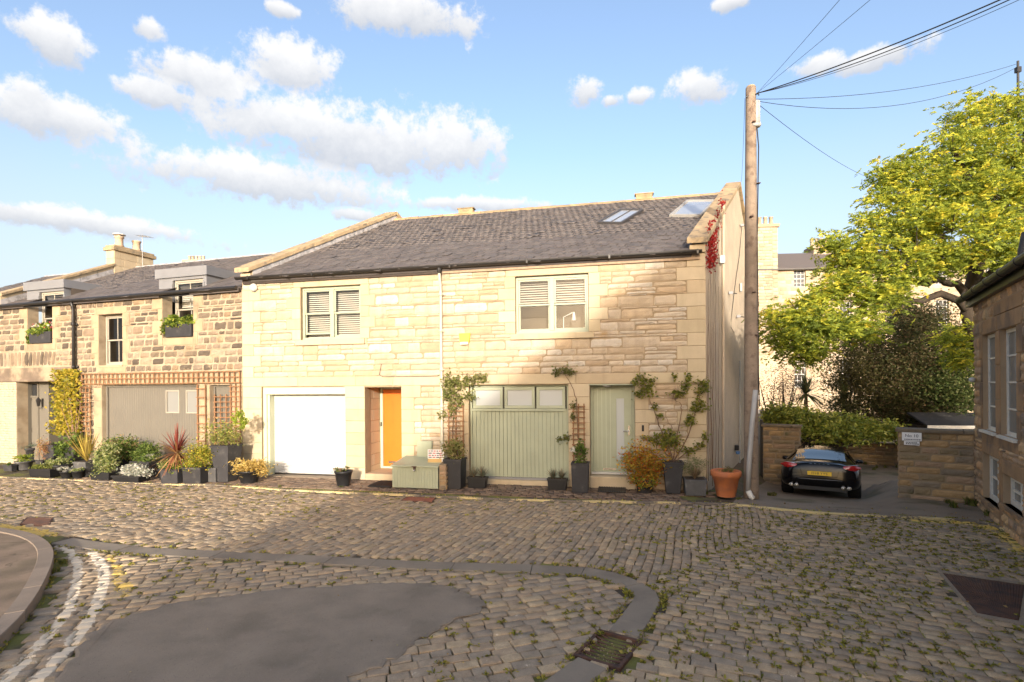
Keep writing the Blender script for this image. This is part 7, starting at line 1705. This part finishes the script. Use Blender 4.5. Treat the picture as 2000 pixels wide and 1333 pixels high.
# ---------------------------------------------------------------- the black car
def car():
    L_, R_ = GD(1522, 966), GD(1685, 981); c = (L_+R_)/2; hx = Vector((R_.x-L_.x, R_.y-L_.y, 0)).normalized(); W = (R_-L_).length*1.02
    head = Vector((-hx.y, hx.x, 0)); ang = math.atan2(head.y, head.x)-math.pi/2
    f_ = c+head*4.0; pitch = math.atan2(drive_h(f_.x, f_.y)-drive_h(c.x, c.y), 4.0)
    T = thing('parked_car', 'black sports saloon parked nose first down the driveway, seen from behind', 'car', (c.x, c.y, c.z)); T.rotation_euler = (pitch, 0, ang); T.scale = (1, .92, .85)
    k = W/2/.965
    paint = M('black_car_paint', (.003, .003, .004), .14, .0, spec=.3, coat=.2); MAT['carglass'] = glass_mat('car_glass', refl=.8, transp=False, dark=(.008, .009, .010), rough=.03)
    # stations: y from the tail, bottom z, max half width, shoulder z, shoulder half width, roof half width, top z
    ST = [(0.02, .42, .60, .72, .62, .50, .86), (.06, .32, .80, .74, .78, .58, .93), (.16, .25, .89, .78, .84, .60, .975), (.34, .22, .935, .82, .88, .60, 1.0), (.62, .22, .96, .85, .90, .60, 1.045), (1.0, .20, .965, .87, .88, .60, 1.16), (1.5, .19, .955, .88, .87, .585, 1.30), (2.1, .19, .945, .89, .86, .58, 1.405), (2.7, .19, .94, .89, .86, .57, 1.415), (3.2, .19, .94, .885, .86, .58, 1.31), (3.7, .20, .945, .87, .86, .62, 1.06), (4.1, .22, .94, .80, .84, .55, .93), (4.6, .26, .88, .70, .76, .4, .80), (4.93, .38, .62, .58, .55, .2, .64)]
    V, Q = [], []
    for (y, zb, w, zs, ws, wr, zt) in ST:
        pr = [(0, zb), (w*.80, zb), (w*.97, zb+.08), (w, (zb+zs)/2), (w*.985, zs-.06), (ws, zs+.02), (wr+(ws-wr)*.55, zs+(zt-zs)*.45), (wr, zt-.045-(zt-zs)*.06), (wr*.6, zt-.012), (0, zt)]
        V += [(x*k, y, z) for x, z in pr]+[(-x*k, y, z) for x, z in pr[-2:0:-1]]
    n = 18
    for i in range(len(ST)-1):
        for j in range(n): Q.append([i*n+j, i*n+(j+1) % n, (i+1)*n+(j+1) % n, (i+1)*n+j])
    Q = [q[::-1] for q in Q]
    m = MB(); m.v = V; m.f = Q+[[j for j in range(n)], [(len(ST)-1)*n+j for j in range(n)][::-1]]
    o = m.build('body', paint, T, True); sd = o.modifiers.new('sub', 'SUBSURF'); sd.levels = 2; sd.render_levels = 2
    def surf(y, f):                                       # point on the upper shell, f from -1 (left) to 1
        for a, b in zip(ST, ST[1:]):
            if a[0] <= y <= b[0]:
                t = (y-a[0])/(b[0]-a[0]); wr = a[5]+(b[5]-a[5])*t; zt = a[6]+(b[6]-a[6])*t; return (wr*k*f, y, zt-.045*abs(f)**2.2)
    V, Q = [], []; ny, nx = 8, 9
    for i in range(ny):
        for j in range(nx):
            f = -1+2*j/(nx-1); y = .60+(2.05-.60)*i/(ny-1)+.10*(1-f*f)*(-1 if i == 0 else .4 if i == ny-1 else 0); x, y, z = surf(y, f*(.99 if i else 1.03)); V.append((x, y-.006, z+.013))
    np_mesh('rear_window', V, grid_quads(nx, ny), MAT['carglass'], T, True)
    for s in (-1, 1):                                     # side windows
        V = [(s*(.885)*k, 1.15, .93), (s*.885*k, 2.0, .94), (s*.885*k, 3.3, .93), (s*.69*k, 1.45, 1.14), (s*.66*k, 2.1, 1.31), (s*.70*k, 3.1, 1.20)]
        MB().add(V, [(0, 1, 4, 3), (1, 2, 5, 4)]).build('side_window', MAT['carglass'], T)
        # lights: almond lenses wrapped round the rear corner
        V, Q = [], []
        for i in range(9):
            t = i/8; xo = .50+.435*t; y = .075+.02*t+.40*max(0, t-.45)**1.6; zc = .800+.075*t-.02*t*t; hh = .080*math.sin(math.pi*min(1, .12+t*.95))**.6+.012
            for j in range(5): q = -1+2*j/4; V.append((s*xo*k, y-.030*(1-q*q)*.8-.012, zc+hh*q))
        Q = grid_quads(5, 9); tl = np_mesh('tail_light', V, Q, MAT['tail'], T, True)
        b = MB().tube([(s*(.58+.3*t)*k, .055+.08*t*t, .90+.035*t) for t in (0, .35, .7, 1)], .008, 5).build('light_strip', MAT['chrome'], tl)
        for e in (-.055, .055):
            MB().lathe([(.036, 0), (.045, 0), (.045, .10), (.036, .10), (.034, .02), (0, .02)], 14, cap=False).build('exhaust_pipe', MAT['chrome'], T, True).matrix_basis = Matrix.Translation((s*.60*k+e, .02, .305)) @ Matrix.Rotation(-math.pi/2, 4, 'X')
        MB().lathe([(0, -.06), (.07, -.05), (.09, .0), (.06, .05), (0, .06)], 12).build('door_mirror', paint, T, True).matrix_basis = Matrix.Translation((s*1.0*k, 3.05, .97)) @ Matrix.Rotation(math.pi/2, 4, 'Y') @ Matrix.Diagonal((.75, .8, 1.5, 1))
        for y in (.98, 3.90):
            wl = MB().lathe([(.20, -.13), (.32, -.13), (.345, -.10), (.345, .10), (.32, .13), (.20, .13)], 28, cap=False).build('wheel', MAT['tyre'], T, True); wl.matrix_basis = Matrix.Translation((s*.80*k, y, .345)) @ Matrix.Rotation(math.pi/2, 4, 'Y')
            MB().lathe([(.0, .10*s), (.08, .11*s), (.21, .12*s), (.22, .05*s)], 20, cap=False).build('rim', MAT['zinc'], wl, True)
    MB().box(-.265*k*1.06, .265*k*1.06, .008, .022, .60, .715).build('plate_recess', MAT['black'], T).location.y = -.012
    pl = MB().box(-.26*k*1.06, .26*k*1.06, -.008, .004, .605, .710).build('number_plate', M('yellow_plate', (.80, .52, .03), .4, .02), T); pl.location.y = -.008
    text('H18 YYS', .088, MAT['ink'], pl, Matrix.Translation((0, -.0095, .657)) @ UPR, 'lettering')
    for i, ch in enumerate('PORSCHE'):
        f = (i-3)/3; text(ch, .052, MAT['chrome'], T, Matrix.Translation((f*.30*k, .052+.03*f*f, .918)) @ Matrix.Rotation(rad(62), 4, 'X'), 'badge_letter', .003)
    MB().tube([(-.80*k, .10, .505), (-.5*k, .035, .495), (0, .018, .492), (.5*k, .035, .495), (.80*k, .10, .505)], .008, 6).build('bumper_line', MAT['zinc'], T)
    MB().tube([(-.56*k, .10, .955), (0, .035, .962), (.56*k, .10, .955)], .010, 6).build('spoiler_edge', paint, T)
    MB().box(-.62*k, .62*k, .10, .35, .20, .30).build('diffuser', MAT['black'], T)
    MB().tube([(-.46*k, .052, .90), (-.44*k, .030, .74), (-.40*k, .016, .585), (.40*k, .016, .585), (.44*k, .030, .74), (.46*k, .052, .90)], .005, 5).build('boot_gap', MAT['tyre'], T)
MAT['tail'] = M('red_tail_lens', (.42, .012, .014), .15, .03, spec=.6, coat=1.0); MAT['tyre'] = M('tyre_rubber', (.012, .012, .012), .8, .1)
car()
